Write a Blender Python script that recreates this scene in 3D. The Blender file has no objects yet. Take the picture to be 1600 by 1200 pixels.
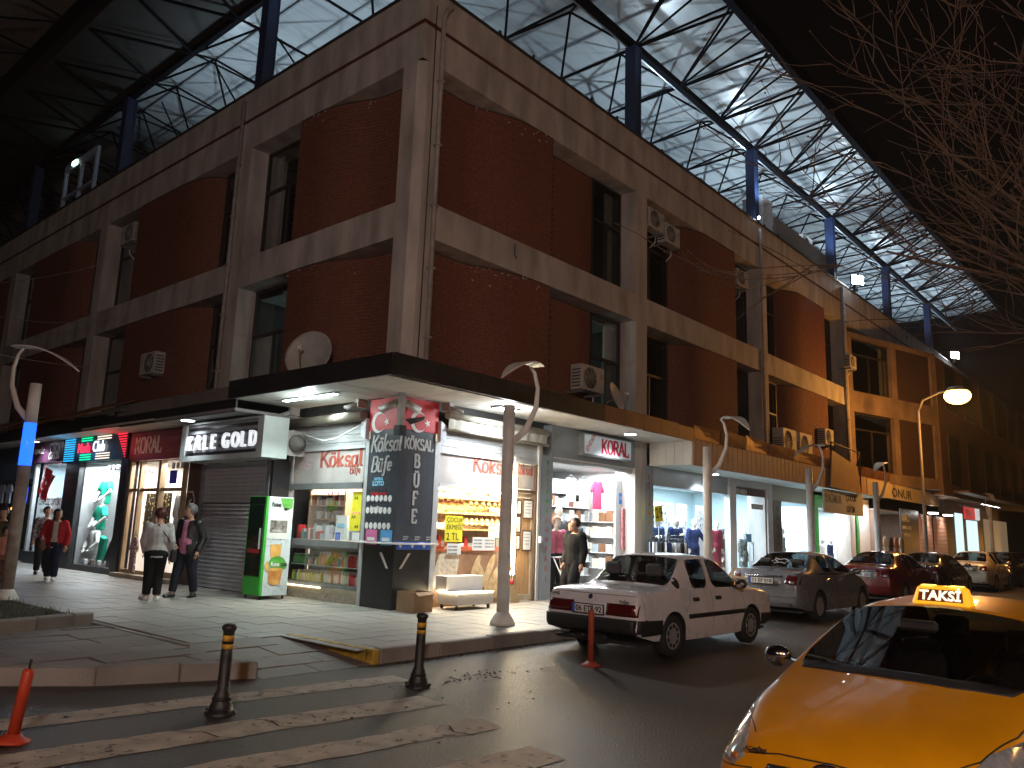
import bpy, bmesh, math, random
from mathutils import Vector, Matrix
from mathutils.bvhtree import BVHTree
rnd = random.Random(11)
SC = bpy.context.scene
COL = SC.collection
rad = math.radians

# ------------------------------------------------------------------ camera
F_PX, PITCH, ROLL, YAW = 1237.7, rad(10.456), rad(1.897), rad(48.721)
CAM = Vector((-9.62, -11.13, 1.62))
_fw = Vector((0, math.cos(PITCH), math.sin(PITCH)))
_u0 = Vector((0, -math.sin(PITCH), math.cos(PITCH)))
_r0 = Vector((1, 0, 0))
_r = math.cos(ROLL) * _r0 + math.sin(ROLL) * _u0
_u = -math.sin(ROLL) * _r0 + math.cos(ROLL) * _u0
# world X runs along the right facade, world Y along the left facade
_X = Vector((math.cos(YAW - math.pi / 2 + math.pi / 2 - 0), 0, 0))
_ax = Vector((math.sin(math.pi / 2 - YAW), math.cos(math.pi / 2 - YAW), 0))
_ay = Vector((-math.sin(YAW), math.cos(YAW), 0))
def _w(v): return Vector((v.dot(_ax), v.dot(_ay), v.z))
cam_data = bpy.data.cameras.new('camera')
cam = bpy.data.objects.new('camera', cam_data)
COL.objects.link(cam)
R3 = Matrix((_w(_r), _w(_u), -_w(_fw))).transposed()
cam.matrix_world = Matrix.Translation(CAM) @ R3.to_4x4()
cam_data.sensor_width = 36
cam_data.lens = F_PX * 36 / 1600
cam_data.clip_end = 500
cam_data.clip_start = .05
SC.camera = cam

# ------------------------------------------------------------------ sky (night) and exposure
world = bpy.data.worlds.new('World'); SC.world = world
world.use_nodes = True
wn = world.node_tree
sky = wn.nodes.new('ShaderNodeTexSky'); sky.sky_type = 'NISHITA'; sky.sun_disc = False
sky.sun_elevation = rad(-4); sky.sun_rotation = rad(200)
bg = wn.nodes['Background']
mx = wn.nodes.new('ShaderNodeMixRGB'); mx.blend_type = 'ADD'; mx.inputs[0].default_value = 1
mx.inputs[2].default_value = (.10, .062, .05, 1)      # the town's glow on the night sky
wn.links.new(sky.outputs[0], mx.inputs[1]); wn.links.new(mx.outputs[0], bg.inputs[0])
bg.inputs[1].default_value = .009
SC.view_settings.view_transform = 'Standard'
SC.view_settings.look = 'None'
SC.view_settings.exposure = .4
SC.view_settings.gamma = 1
SC.view_settings.use_curve_mapping = False
cy = SC.cycles
cy.max_bounces = 6; cy.diffuse_bounces = 3; cy.glossy_bounces = 3; cy.transmission_bounces = 5; cy.transparent_max_bounces = 12
cy.caustics_reflective = False; cy.caustics_refractive = False
cy.sample_clamp_indirect = 2.5; cy.sample_clamp_direct = 0
cy.use_denoising = True

def lamp(name, kind, loc, power, color, size=.1, target=None, spread=None, spot=None, parent=None, sizey=None):
    d = bpy.data.lights.new(name, kind); d.energy = power; d.color = color
    if kind == 'AREA':
        d.size = size
        if sizey: d.shape = 'RECTANGLE'; d.size_y = sizey
        if spread: d.spread = spread
    else:
        d.shadow_soft_size = size
    if kind == 'SPOT': d.spot_size = spot or rad(100); d.spot_blend = .6
    o = bpy.data.objects.new(name, d); COL.objects.link(o)
    o.location = loc
    if target is not None:
        o.rotation_euler = (Vector(target) - Vector(loc)).to_track_quat('-Z', 'Y').to_euler()
    if parent:
        o.parent = parent; o.location = Vector(loc) - parent.location
    return o

WHITE = (.86, .95, 1.0); COOL = (.66, .85, 1.0); WARM = (1, .78, .5); SODIUM = (1, .42, .085)

# ------------------------------------------------------------------ materials
def srgb(r, g, b):
    f = lambda c: (c / 255 / 12.92) if c / 255 <= .04045 else ((c / 255 + .055) / 1.055) ** 2.4
    return (f(r), f(g), f(b))
_mats = {}
def M(name, col=(.5, .5, .5), rough=.6, metal=0., emit=None, es=1., var=.12, nscale=6., bump=0., bscale=60., spec=.5, alpha=None, coat=0., trans=0., tint2=None, stretch=None, detail=4, bdist=.02):
    if name in _mats: return _mats[name]
    m = bpy.data.materials.new(name); m.use_nodes = True; _mats[name] = m
    nt = m.node_tree; b = nt.nodes['Principled BSDF']
    b.inputs['Base Color'].default_value = (*col, 1); b.inputs['Roughness'].default_value = rough
    b.inputs['Metallic'].default_value = metal; b.inputs['Specular IOR Level'].default_value = spec
    b.inputs['Coat Weight'].default_value = coat; b.inputs['Transmission Weight'].default_value = trans
    if alpha is not None: b.inputs['Alpha'].default_value = alpha
    if emit:
        b.inputs['Emission Color'].default_value = (*emit, 1); b.inputs['Emission Strength'].default_value = es
    if var or bump:
        tc = nt.nodes.new('ShaderNodeTexCoord'); co = tc.outputs['Object']
        if stretch:
            mp = nt.nodes.new('ShaderNodeMapping'); mp.inputs['Scale'].default_value = stretch
            nt.links.new(co, mp.inputs[0]); co = mp.outputs[0]
    if var:
        n = nt.nodes.new('ShaderNodeTexNoise'); n.inputs['Scale'].default_value = nscale; n.inputs['Detail'].default_value = detail
        nt.links.new(co, n.inputs['Vector'])
        cr = nt.nodes.new('ShaderNodeValToRGB')
        c2 = tint2 if tint2 else tuple(min(1, c * (1 + var)) for c in col)
        c1 = tuple(c * (1 - var) for c in col)
        cr.color_ramp.elements[0].position = .3; cr.color_ramp.elements[1].position = .7
        cr.color_ramp.elements[0].color = (*c1, 1); cr.color_ramp.elements[1].color = (*c2, 1)
        nt.links.new(n.outputs[0], cr.inputs[0]); nt.links.new(cr.outputs[0], b.inputs['Base Color'])
        mr = nt.nodes.new('ShaderNodeMapRange'); mr.inputs['To Min'].default_value = max(.02, rough * .8); mr.inputs['To Max'].default_value = min(1, rough * 1.2)
        nt.links.new(n.outputs[0], mr.inputs[0]); nt.links.new(mr.outputs[0], b.inputs['Roughness'])
    if bump:
        n2 = nt.nodes.new('ShaderNodeTexNoise'); n2.inputs['Scale'].default_value = bscale; n2.inputs['Detail'].default_value = 5
        nt.links.new(co, n2.inputs['Vector'])
        bp = nt.nodes.new('ShaderNodeBump'); bp.inputs['Strength'].default_value = bump; bp.inputs['Distance'].default_value = bdist
        nt.links.new(n2.outputs[0], bp.inputs['Height']); nt.links.new(bp.outputs[0], b.inputs['Normal'])
    return m
def glow(name, col=(1, 1, 1), s=1):
    return M(name, (.02, .02, .02), emit=col, es=s, var=0)
def glass_mat(name, tint=(.8, .85, .85), mixg=.12, rough=.02):
    """thin pane: mostly lets light through, with a mirror sheen"""
    if name in _mats: return _mats[name]
    m = bpy.data.materials.new(name); m.use_nodes = True; _mats[name] = m
    nt = m.node_tree; nt.nodes.clear()
    out = nt.nodes.new('ShaderNodeOutputMaterial'); mix = nt.nodes.new('ShaderNodeMixShader')
    tr = nt.nodes.new('ShaderNodeBsdfTransparent'); tr.inputs[0].default_value = (*tint, 1)
    gl = nt.nodes.new('ShaderNodeBsdfGlossy'); gl.inputs[0].default_value = (1, 1, 1, 1); gl.inputs[1].default_value = rough
    lw = nt.nodes.new('ShaderNodeLayerWeight'); lw.inputs[0].default_value = .25
    mr = nt.nodes.new('ShaderNodeMapRange'); mr.inputs['To Min'].default_value = mixg * .4; mr.inputs['To Max'].default_value = min(.9, mixg * 3)
    nt.links.new(lw.outputs['Fresnel'], mr.inputs[0]); nt.links.new(mr.outputs[0], mix.inputs[0])
    nt.links.new(tr.outputs[0], mix.inputs[1]); nt.links.new(gl.outputs[0], mix.inputs[2])
    nt.links.new(mix.outputs[0], out.inputs[0])
    return m

# ------------------------------------------------------------------ mesh builder
def RF(u, d, z): return Vector((u, -d, z))            # right facade: u along X, d outwards
def LF(u, d, z): return Vector((-d, u, z))            # left facade: u along Y, d outwards
def ID(x, y, z): return Vector((x, y, z))
class MB:
    def __init__(s, fr=ID): s.v = []; s.f = []; s.mi = []; s.fr = fr; s.sm = []; s.cm = 0
    def P(s, p): s.v.append(s.fr(*p)); return len(s.v) - 1
    def face(s, idx, smooth=False): s.f.append(tuple(idx)); s.mi.append(s.cm); s.sm.append(smooth)
    def poly(s, pts, smooth=False): s.face([s.P(p) for p in pts], smooth)
    def box(s, x0, x1, y0, y1, z0, z1, skip=()):
        i = [s.P(p) for p in ((x0,y0,z0),(x1,y0,z0),(x1,y1,z0),(x0,y1,z0),(x0,y0,z1),(x1,y0,z1),(x1,y1,z1),(x0,y1,z1))]
        for k, q in enumerate(((0,3,2,1),(4,5,6,7),(0,1,5,4),(2,3,7,6),(1,2,6,5),(0,4,7,3))):
            if k not in skip: s.face([i[j] for j in q])
    def hexa(s, b, t):
        """bottom loop b and top loop t of equal length, closed"""
        n = len(b); i = [s.P(p) for p in b]; j = [s.P(p) for p in t]
        s.face(i[::-1]); s.face(j)
        for k in range(n): s.face((i[k], i[(k+1)%n], j[(k+1)%n], j[k]))
    def prism(s, pts, a, b, plane='uz'):
        """2-D outline extruded from a to b along the third axis"""
        def mk(p, w):
            return {'uz': (p[0], w, p[1]), 'ud': (p[0], p[1], w), 'dz': (w, p[0], p[1])}[plane]
        s.hexa([mk(p, a) for p in pts], [mk(p, b) for p in pts])
    def tube(s, pts, r, n=8, cap=True, smooth=True, flat=1.0):
        """pts in frame coordinates, r one radius or a list"""
        W = [Vector(s.fr(*p)) for p in pts]; m = len(W)
        rs = r if isinstance(r, (list, tuple)) else [r] * m
        base = len(s.v); ref = None
        for k in range(m):
            t = (W[min(k+1, m-1)] - W[max(k-1, 0)])
            t = t.normalized() if t.length > 1e-9 else Vector((0, 0, 1))
            if ref is None:
                ref = Vector((0, 0, 1)) if abs(t.z) < .9 else Vector((1, 0, 0))
            a = (ref - t * ref.dot(t)).normalized(); b = t.cross(a); ref = a
            for q in range(n):
                an = 2 * math.pi * (q + .5) / n
                s.v.append(W[k] + a * (math.cos(an) * rs[k]) + b * (math.sin(an) * rs[k] * flat))
        for k in range(m - 1):
            for q in range(n):
                i0 = base + k*n + q; i1 = base + k*n + (q+1) % n
                s.face((i0, i1, i1 + n, i0 + n), smooth)
        if cap:
            s.face([base + q for q in range(n)][::-1]); s.face([base + (m-1)*n + q for q in range(n)])
    def lathe(s, prof, c=(0, 0, 0), n=16, smooth=True, axis=2):
        base = len(s.v); m = len(prof)
        for (r, h) in prof:
            for q in range(n):
                an = 2*math.pi*q/n; a, b = r*math.cos(an), r*math.sin(an)
                p = (a, b, h) if axis == 2 else ((h, a, b) if axis == 0 else (a, h, b))
                s.v.append(s.fr(c[0]+p[0], c[1]+p[1], c[2]+p[2]))
        for k in range(m-1):
            for q in range(n):
                i0 = base+k*n+q; i1 = base+k*n+(q+1)%n
                s.face((i0, i1, i1+n, i0+n), smooth)
        if prof[0][0] > 1e-6: s.face([base+q for q in range(n)][::-1])
        if prof[-1][0] > 1e-6: s.face([base+(m-1)*n+q for q in range(n)])
    def ball(s, c, r, n=10, m=7, sc=(1, 1, 1)):
        base = len(s.v)
        for k in range(m+1):
            ph = math.pi*k/m
            for q in range(n):
                an = 2*math.pi*q/n
                s.v.append(s.fr(c[0]+r*sc[0]*math.sin(ph)*math.cos(an), c[1]+r*sc[1]*math.sin(ph)*math.sin(an), c[2]+r*sc[2]*math.cos(ph)))
        for k in range(m):
            for q in range(n):
                i0 = base+k*n+q; i1 = base+k*n+(q+1)%n
                s.face((i0, i0+n, i1+n, i1), True)
    def mesh(s, name, mats, bevel=0, merge=True):
        me = bpy.data.meshes.new(name); bm = bmesh.new()
        vs = [bm.verts.new(v) for v in s.v]
        for f, mi, sm in zip(s.f, s.mi, s.sm):
            try: fc = bm.faces.new([vs[i] for i in f])
            except ValueError: continue
            fc.material_index = mi; fc.smooth = sm
        if merge: bmesh.ops.remove_doubles(bm, verts=bm.verts, dist=1e-5)
        bmesh.ops.recalc_face_normals(bm, faces=bm.faces)
        if bevel:
            bmesh.ops.bevel(bm, geom=[e for e in bm.edges if len(e.link_faces) == 2 and e.calc_face_angle(0) > .5], offset=bevel, segments=1, affect='EDGES', clamp_overlap=True)
        bm.to_mesh(me); bm.free()
        for m in (mats if isinstance(mats, (list, tuple)) else [mats]): me.materials.append(m)
        return me
    def build(s, name, mats, parent=None, bevel=0, merge=True, loc=None):
        o = bpy.data.objects.new(name, s.mesh(name, mats, bevel, merge)); COL.objects.link(o)
        if parent is not None: o.parent = parent
        if parent is not None and loc is None and s.fr is not ID: 
            pass
        if loc is not None: o.location = loc
        return o

def tag(o, label=None, cat=None, group=None, kind=None):
    if label: o['label'] = label
    if cat: o['category'] = cat
    if group: o['group'] = group
    if kind: o['kind'] = kind
    return o
def thing(name, label, cat, loc=(0, 0, 0), rz=0, group=None):
    o = bpy.data.objects.new(name, None); COL.objects.link(o); o.empty_display_size = .1
    o.location = loc; o.rotation_euler = (0, 0, rz)
    return tag(o, label, cat, group)
def copy_tree(o, parent=None):
    c = o.copy(); COL.objects.link(c)
    if parent is not None: c.parent = parent
    for ch in list(o.children): copy_tree(ch, c)
    return c
def at(fr, base):
    """frame shifted so geometry authored in frame coordinates lands local to a thing standing at base (world)"""
    b = Vector(base)
    return lambda u, d, z: fr(u, d, z) - b

# ------------------------------------------------------------------ lettering
def plane_matrix(origin, xdir, up=(0, 0, 1)):
    x = Vector(xdir).normalized(); y = Vector(up).normalized(); z = x.cross(y)
    m = Matrix((x, y, z)).transposed().to_4x4(); m.translation = Vector(origin)
    return m
RX = (1, 0, 0); LX = (0, -1, 0)
def text_mesh(s, size, ext=.004, bold=0., shear=0., sx=1., align='LEFT', bevel=0.):
    c = bpy.data.curves.new('lettering', 'FONT'); c.body = s; c.size = size; c.extrude = ext; c.offset = bold; c.shear = shear
    c.align_x = align; c.resolution_u = 3; c.bevel_depth = bevel
    o = bpy.data.objects.new('lettering', c); COL.objects.link(o)
    dg = bpy.context.evaluated_depsgraph_get()
    me = bpy.data.meshes.new_from_object(o.evaluated_get(dg))
    bpy.data.objects.remove(o); bpy.data.curves.remove(c)
    for v in me.vertices: v.co.x *= sx
    return me
def text(s, origin, xdir, size, mat, parent=None, ext=.004, bold=0., shear=0., sx=1., align='LEFT', name='lettering', up=(0, 0, 1), bevel=0.):
    me = text_mesh(s, size, ext, bold, shear, sx, align, bevel); me.name = name
    me.materials.clear(); me.materials.append(mat)
    m = plane_matrix(origin, xdir, up)
    o = bpy.data.objects.new(name, me); COL.objects.link(o)
    if parent is not None:
        o.parent = parent; m.translation = m.translation - parent.matrix_basis.translation
    o.matrix_basis = m
    return o
# serif / script strokes: glyph = (advance, [polyline...]) on a unit em, baseline 0, caps 1, x-height .62
def arc(cx, cy, rx, ry, a0, a1, n=9):
    return [(cx + rx*math.cos(rad(a0+(a1-a0)*i/(n-1))), cy + ry*math.sin(rad(a0+(a1-a0)*i/(n-1)))) for i in range(n)]
GL = {
 'K': (.82, [[(.14,0),(.14,1)], [(.72,1),(.16,.42)], [(.30,.58),(.76,0)]]),
 'O': (.86, [arc(.42,.5,.34,.5,90,450,17)]),
 'Ö': (.86, [arc(.42,.5,.34,.5,90,450,17), [(.28,1.14),(.30,1.2)], [(.54,1.14),(.56,1.2)]]),
 'R': (.82, [[(.14,0),(.14,1)], [(.14,1),(.42,1)]+arc(.42,.76,.26,.24,90,-90)+[(.14,.52)], [(.40,.52),(.76,0)]]),
 'A': (.82, [[(.06,0),(.40,1)], [(.40,1),(.76,0)], [(.18,.34),(.64,.34)]]),
 'L': (.72, [[(.14,1),(.14,0)], [(.14,0),(.64,0),(.64,.2)]]),
 'S': (.70, [arc(.36,.74,.24,.26,20,270,12)+arc(.36,.25,.25,.25,90,-160,12)]),
 'B': (.78, [[(.14,0),(.14,1)], [(.14,1),(.40,1)]+arc(.40,.76,.22,.24,90,-90)+[(.14,.52)], [(.14,.52),(.42,.52)]+arc(.42,.26,.27,.26,90,-90)+[(.14,0)]]),
 'Ü': (.84, [[(.14,1),(.14,.35)]+arc(.41,.32,.27,.32,180,360,10)+[(.68,1)], [(.28,1.14),(.30,1.2)], [(.54,1.14),(.56,1.2)]]),
 'F': (.70, [[(.14,0),(.14,1)], [(.14,1),(.64,1),(.64,.84)], [(.14,.52),(.5,.52)]]),
 'E': (.72, [[(.14,0),(.14,1)], [(.14,1),(.64,1),(.64,.84)], [(.14,.52),(.5,.52)], [(.14,0),(.66,0),(.66,.18)]]),
 'P': (.74, [[(.14,0),(.14,1)], [(.14,1),(.42,1)]+arc(.42,.74,.26,.26,90,-90)+[(.14,.48)]]),
 'I': (.40, [[(.2,0),(.2,1)]]), 'İ': (.40, [[(.2,0),(.2,1)], [(.19,1.16),(.21,1.22)]]),
 'J': (.60, [[(.44,1),(.44,.22)]+arc(.25,.22,.19,.22,0,-170,8)]),
 'M': (1.0, [[(.12,0),(.14,1)], [(.14,1),(.50,.1)], [(.50,.1),(.86,1)], [(.86,1),(.88,0)]]),
 'N': (.86, [[(.14,0),(.14,1)], [(.14,1),(.70,0)], [(.70,0),(.70,1)]]),
 'D': (.84, [[(.14,0),(.14,1)], [(.14,1),(.34,1)]+arc(.34,.5,.40,.5,90,-90,12)+[(.14,0)]]),
 'U': (.84, [[(.14,1),(.14,.35)]+arc(.41,.32,.27,.32,180,360,10)+[(.68,1)]]),
 'Y': (.78, [[(.06,1),(.39,.48)], [(.72,1),(.39,.48)], [(.39,.48),(.39,0)]]),
 'Z': (.74, [[(.10,.84),(.10,1),(.66,1),(.08,0),(.68,0),(.68,.16)]]),
 'k': (.66, [[(.12,0),(.12,1)]+arc(.2,.98,.08,.07,180,40,5), [(.52,.6),(.14,.28)], [(.24,.36),(.40,.05),(.58,.06)]]),
 'ö': (.64, [arc(.3,.31,.24,.31,90,450,14), [(.2,.78),(.22,.83)], [(.4,.78),(.42,.83)]]),
 's': (.54, [arc(.27,.46,.18,.16,30,270,9)+arc(.27,.15,.19,.15,90,-150,9)]),
 'a': (.64, [arc(.28,.3,.22,.3,70,400,13), [(.5,.62),(.5,.12)]+arc(.58,.12,.08,.11,180,300,5)]),
 'l': (.34, [[(.14,1),(.14,.12)]+arc(.22,.12,.08,.11,180,310,5)]),
 'ü': (.68, [[(.1,.62),(.1,.2)]+arc(.29,.2,.19,.2,180,360,8)+[(.48,.62)], [(.48,.62),(.48,.08),(.58,.02)], [(.2,.78),(.22,.83)], [(.4,.78),(.42,.83)]]),
 'f': (.44, [arc(.36,.86,.16,.16,40,180,6)+[(.2,-.12)]+arc(.12,-.14,.08,.12,0,-150,5), [(.04,.6),(.38,.6)]]),
 'e': (.58, [[(.08,.32),(.48,.36)]+arc(.28,.34,.2,.28,10,320,12)]),
 ' ': (.4, []),
}
def stroke_text(s, origin, xdir, size, mat, parent=None, weight=.13, thin=.55, serif=.0, shear=0., ext=.004, sx=1., name='lettering', vertical=None, one=True):
    """thick-and-thin strokes with slab ends, as flat relief lettering"""
    mb = MB(); pen = 0; row = 0
    for ch in s:
        adv, strokes = GL.get(ch, GL.get(ch.upper(), GL[' ']))
        ox = (-adv/2 if vertical else pen); oy = -row*(vertical or 0)
        for st in strokes:
            pts = [Vector((ox + p[0] + shear*p[1], oy + p[1])) for p in st]
            closed = (pts[0]-pts[-1]).length < 1e-4 and len(pts) > 3
            L, Rr = [], []
            for i, p in enumerate(pts):
                a = pts[i-1] if i else (pts[-2] if closed else p); b = pts[i+1] if i < len(pts)-1 else (pts[1] if closed else p)
                t = (b-a); t = t.normalized() if t.length else Vector((1, 0))
                w = weight*(thin + (1-thin)*abs(t.y))/2
                nrm = Vector((-t.y, t.x)); e = .0
                if not closed and i == 0: p = p - t*w*.4
                if not closed and i == len(pts)-1: p = p + t*w*.4
                L.append(p+nrm*w); Rr.append(p-nrm*w)
            for i in range(len(pts)-1):
                q = [L[i], L[i+1], Rr[i+1], Rr[i]]
                mb.hexa([(v.x*sx*size, v.y*size, -ext) for v in q], [(v.x*sx*size, v.y*size, ext) for v in q])
            if serif and not closed:
                for p, nb in ((pts[0], pts[1]), (pts[-1], pts[-2])):
                    if abs(p.y-oy) < .02 or abs(p.y-oy-1) < .02:
                        if abs((p-nb).y) > .3:
                            h = weight*thin*.5; top = abs(p.y-oy-1) < .02
                            y0, y1 = (p.y-h, p.y+h*.2) if top else (p.y-h*.2, p.y+h)
                            q = [(p.x-serif, y0), (p.x+serif, y0), (p.x+serif, y1), (p.x-serif, y1)]
                            mb.hexa([(v[0]*sx*size, v[1]*size, -ext*.9) for v in q], [(v[0]*sx*size, v[1]*size, ext*.9) for v in q])
        pen += adv; row += 1
    me = mb.mesh(name, mat, merge=False)
    o = bpy.data.objects.new(name, me); COL.objects.link(o)
    m = plane_matrix(origin, xdir)
    if parent is not None:
        o.parent = parent; m.translation = m.translation - parent.matrix_basis.translation
    o.matrix_basis = m
    return o
def stroke_width(s, size, sx=1.): return sum(GL.get(c, GL[' '])[0] for c in s)*size*sx
# ================================================================== GROUND
def rz(y): return 0. if y > -3.3 else max(-.32, -.031 * (-3.3 - y))
asphalt = M('asphalt', (.046, .035, .028), rough=.40, var=.55, nscale=1.3, bump=1., bscale=85, spec=.6, detail=8, bdist=.03)
def rand_mat(name, col, amt=.25, rough=.65, bump=.25, bscale=40, ribs=0, nscale=2.5):
    """colour varies from piece to piece and inside a piece"""
    m = M(name, col, rough=rough, var=.22, nscale=nscale, bump=bump, bscale=bscale, detail=6)
    nt = m.node_tree; b = nt.nodes['Principled BSDF']
    oi = nt.nodes.new('ShaderNodeObjectInfo'); mr = nt.nodes.new('ShaderNodeMapRange')
    mr.inputs['To Min'].default_value = 1-amt; mr.inputs['To Max'].default_value = 1+amt
    nt.links.new(oi.outputs['Random'], mr.inputs[0])
    mu = nt.nodes.new('ShaderNodeVectorMath'); mu.operation = 'SCALE'
    src = b.inputs['Base Color'].links[0].from_socket
    nt.links.new(src, mu.inputs[0]); nt.links.new(mr.outputs[0], mu.inputs['Scale']); nt.links.new(mu.outputs[0], b.inputs['Base Color'])
    if ribs:
        tc = nt.nodes.new('ShaderNodeTexCoord'); wv = nt.nodes.new('ShaderNodeTexWave'); wv.bands_direction = 'Y'
        wv.inputs['Scale'].default_value = ribs; wv.inputs['Distortion'].default_value = .3
        nt.links.new(tc.outputs['Object'], wv.inputs[0])
        bp = nt.nodes.new('ShaderNodeBump'); bp.inputs['Strength'].default_value = .5; bp.inputs['Distance'].default_value = .006
        nt.links.new(wv.outputs[0], bp.inputs['Height'])
        old = b.inputs['Normal'].links[0].from_node
        nt.links.new(bp.outputs[0], old.inputs['Normal'])
    return m
tile_m = rand_mat('paving_tile', (.25, .228, .20), .06, .45, .2, 60, ribs=9, nscale=1.1)
slab_m = rand_mat('stone_slab', (.20, .165, .14), .16, .6, .35, 25)
kerb_m = rand_mat('kerb_stone', (.25, .225, .20), .14, .75, .4, 45)
bed_m = M('mortar_bed', (.10, .09, .078), rough=.9, var=.3, nscale=5, bump=.5)
yellow_m = M('worn_yellow_paint', (.50, .30, .03), rough=.6, var=.5, nscale=7, tint2=(.62, .40, .05), bump=.4, bscale=30)

mb = MB()
ys = [120, -3.3, -5, -7, -9, -11, -13.4, -70]; xs = [-90, -12, -6, 0, 8, 20, 50, 160]
for a, b in zip(xs, xs[1:]):
    for c, d in zip(ys, ys[1:]):
        mb.poly([(a, c, rz(c)), (b, c, rz(c)), (b, d, rz(d)), (a, d, rz(d))])
road = tag(mb.build('road', asphalt), kind='structure')

PZ = .15
pav = MB()
pav.box(-3.2, 70, -3.3, .8, -.2, PZ - .012); pav.box(-4.56, -3.2, -1.6, 40, -.2, PZ-.012); pav.box(-3.2, .8, .8, 40, -.2, PZ-.012)
pavement = tag(pav.build('pavement', bed_m), kind='structure')
def tile_mesh(w, d, h, mat, bev=.006):
    t = MB(); t.box(-w/2, w/2, -d/2, d/2, -h, 0, skip=(0,))
    me = t.mesh('tile', mat)
    return me
TS = .4
tm = tile_mesh(TS-.006, TS-.006, .012, tile_m)
cells = []
x = -4.56 + TS/2
while x < 40:
    y = -3.3 + TS/2
    while y < 24:
        if (x > -3.2 and y < .1) or (x < .1 and y > -1.6):
            if not (x > 20 and y > .1): cells.append((x, y))
        y += TS
    x += TS
def in_view(x, y, z=PZ):
    v = R3.transposed() @ (Vector((x, y, z)) - CAM)
    if v.z > -.5: return 1e9
    px = 800 + F_PX * v.x / -v.z; py = 600 - F_PX * v.y / -v.z
    return -v.z if -30 < px < 1630 and -30 < py < 1230 else 1e9
cells.sort(key=lambda c: in_view(*c))
rest = MB()
for i, (x, y) in enumerate(cells):
    dz = rnd.uniform(-.0025, .0025)
    if i < 290 and in_view(x, y) < 1e8:
        o = bpy.data.objects.new('tile', tm); COL.objects.link(o); o.parent = pavement
        o.location = (x, y, PZ + dz); o.rotation_euler = (rnd.uniform(-.004, .004), rnd.uniform(-.004, .004), 0)
    else:
        h = TS/2 - .003
        rest.box(x-h, x+h, y-h, y+h, PZ-.012+dz, PZ+dz, skip=(0,))
tag(rest.build('paving_tiles', tile_m, pavement), kind='stuff')

# kerb of the right pavement: one stone per metre
km = MB(); km.box(-.495, .495, -.15, 0, -.35, .165)
kme = km.mesh('kerb_stone', kerb_m, bevel=.015)
for i in range(46):
    o = bpy.data.objects.new('kerb_stone', kme); COL.objects.link(o); o.parent = pavement
    o.location = (-2.62 + i, -3.32 + rnd.uniform(-.008, .008), rnd.uniform(-.006, .006)); o.rotation_euler = (0, 0, rnd.uniform(-.006, .006))
k = MB(); k.hexa([(-3.24, -3.47, -.3), (-3.12, -3.47, -.3), (-3.12, -3.30, -.3), (-3.24, -3.30, -.3)], [(-3.22, -3.45, .16), (-3.12, -3.47, .165), (-3.12, -3.32, .165), (-3.22, -3.32, .16)])
k.build('kerb_stone', yellow_m, pavement, bevel=.02)
# the sloping yellow flank between pavement and ramp
w = MB(); n = 9
for i in range(n):
    y0 = -1.62 - (3.30-1.62)*i/n; y1 = -1.62 - (3.30-1.62)*(i+1)/n
    r0 = .03*math.sin(i*1.9); r1 = .03*math.sin((i+1)*1.9)
    w.hexa([(-3.23+r0*.3, y0, -.3), (-3.13, y0, -.3), (-3.13, y1, -.3), (-3.23+r1*.3, y1, -.3)],
           [(-3.215+r0*.2, y0, .156), (-3.13, y0, .158), (-3.13, y1, .158), (-3.215+r1*.2, y1, .156)])
w.build('yellow_kerb_flank', yellow_m, pavement)
# ramp with slabs
def ramp_z(y): return .148 - max(0, (-1.62 - y)) * .148 / 1.85
rb = MB(); rb.hexa([(-4.75, -3.5, -.3), (-3.2, -3.5, -.3), (-3.2, -1.6, -.3), (-4.75, -1.6, -.3)], [(-4.75, -3.5, -.012), (-3.2, -3.5, -.012), (-3.2, -1.6, .135), (-4.75, -1.6, .135)])
ramp = tag(rb.build('ramp', bed_m), kind='structure')
rows = [(-1.62, -2.12), (-2.135, -2.62), (-2.635, -3.08), (-3.095, -3.47)]
for i, (a, b) in enumerate(rows):
    cuts = [-4.7, -4.2 + .25*(i % 2), -3.65 + .2*(i % 2), -3.245]
    for p, q in zip(cuts, cuts[1:]):
        s = MB(); g = .007; j = rnd.uniform(-.004, .006)
        s.hexa([(p+g, b+g, ramp_z(b)-.02), (q-g, b+g, ramp_z(b)-.02), (q-g, a-g, ramp_z(a)-.02), (p+g, a-g, ramp_z(a)-.02)],
               [(p+g, b+g, ramp_z(b)+j), (q-g, b+g, ramp_z(b)+j+rnd.uniform(-.004, .004)), (q-g, a-g, ramp_z(a)+j), (p+g, a-g, ramp_z(a)+j)])
        s.build('slab', slab_m, ramp)

# left island with uneven slabs
isl = [(-4.72, -3.38), (-4.72, 1.0), (-12, .2), (-12, 4), (-10.5, 1.2), (-8.1, -1.1), (-6.85, -2.2), (-6.13, -2.78)]
isl = [(-4.72, -3.38), (-4.72, 6), (-11.6, 6), (-11.4, 2.0), (-8.1, -1.1), (-6.85, -2.2), (-6.13, -2.78)]
def clip(poly, a, b):
    out = []
    for i, p in enumerate(poly):
        q = poly[(i+1) % len(poly)]
        sp = (b[0]-a[0])*(p[1]-a[1]) - (b[1]-a[1])*(p[0]-a[0]); sq = (b[0]-a[0])*(q[1]-a[1]) - (b[1]-a[1])*(q[0]-a[0])
        if sp >= 0: out.append(p)
        if (sp >= 0) != (sq >= 0):
            t = sp/(sp-sq); out.append((p[0]+t*(q[0]-p[0]), p[1]+t*(q[1]-p[1])))
    return out
ib = MB(); ib.prism(isl, -.3, PZ-.02, 'ud'); 
ib = MB(); ib.hexa([(x, y, -.3) for x, y in isl], [(x, y, PZ-.02) for x, y in isl])
island = tag(ib.build('terrace', bed_m), kind='structure')
ns = 0
y = -3.4; row = 0
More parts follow.
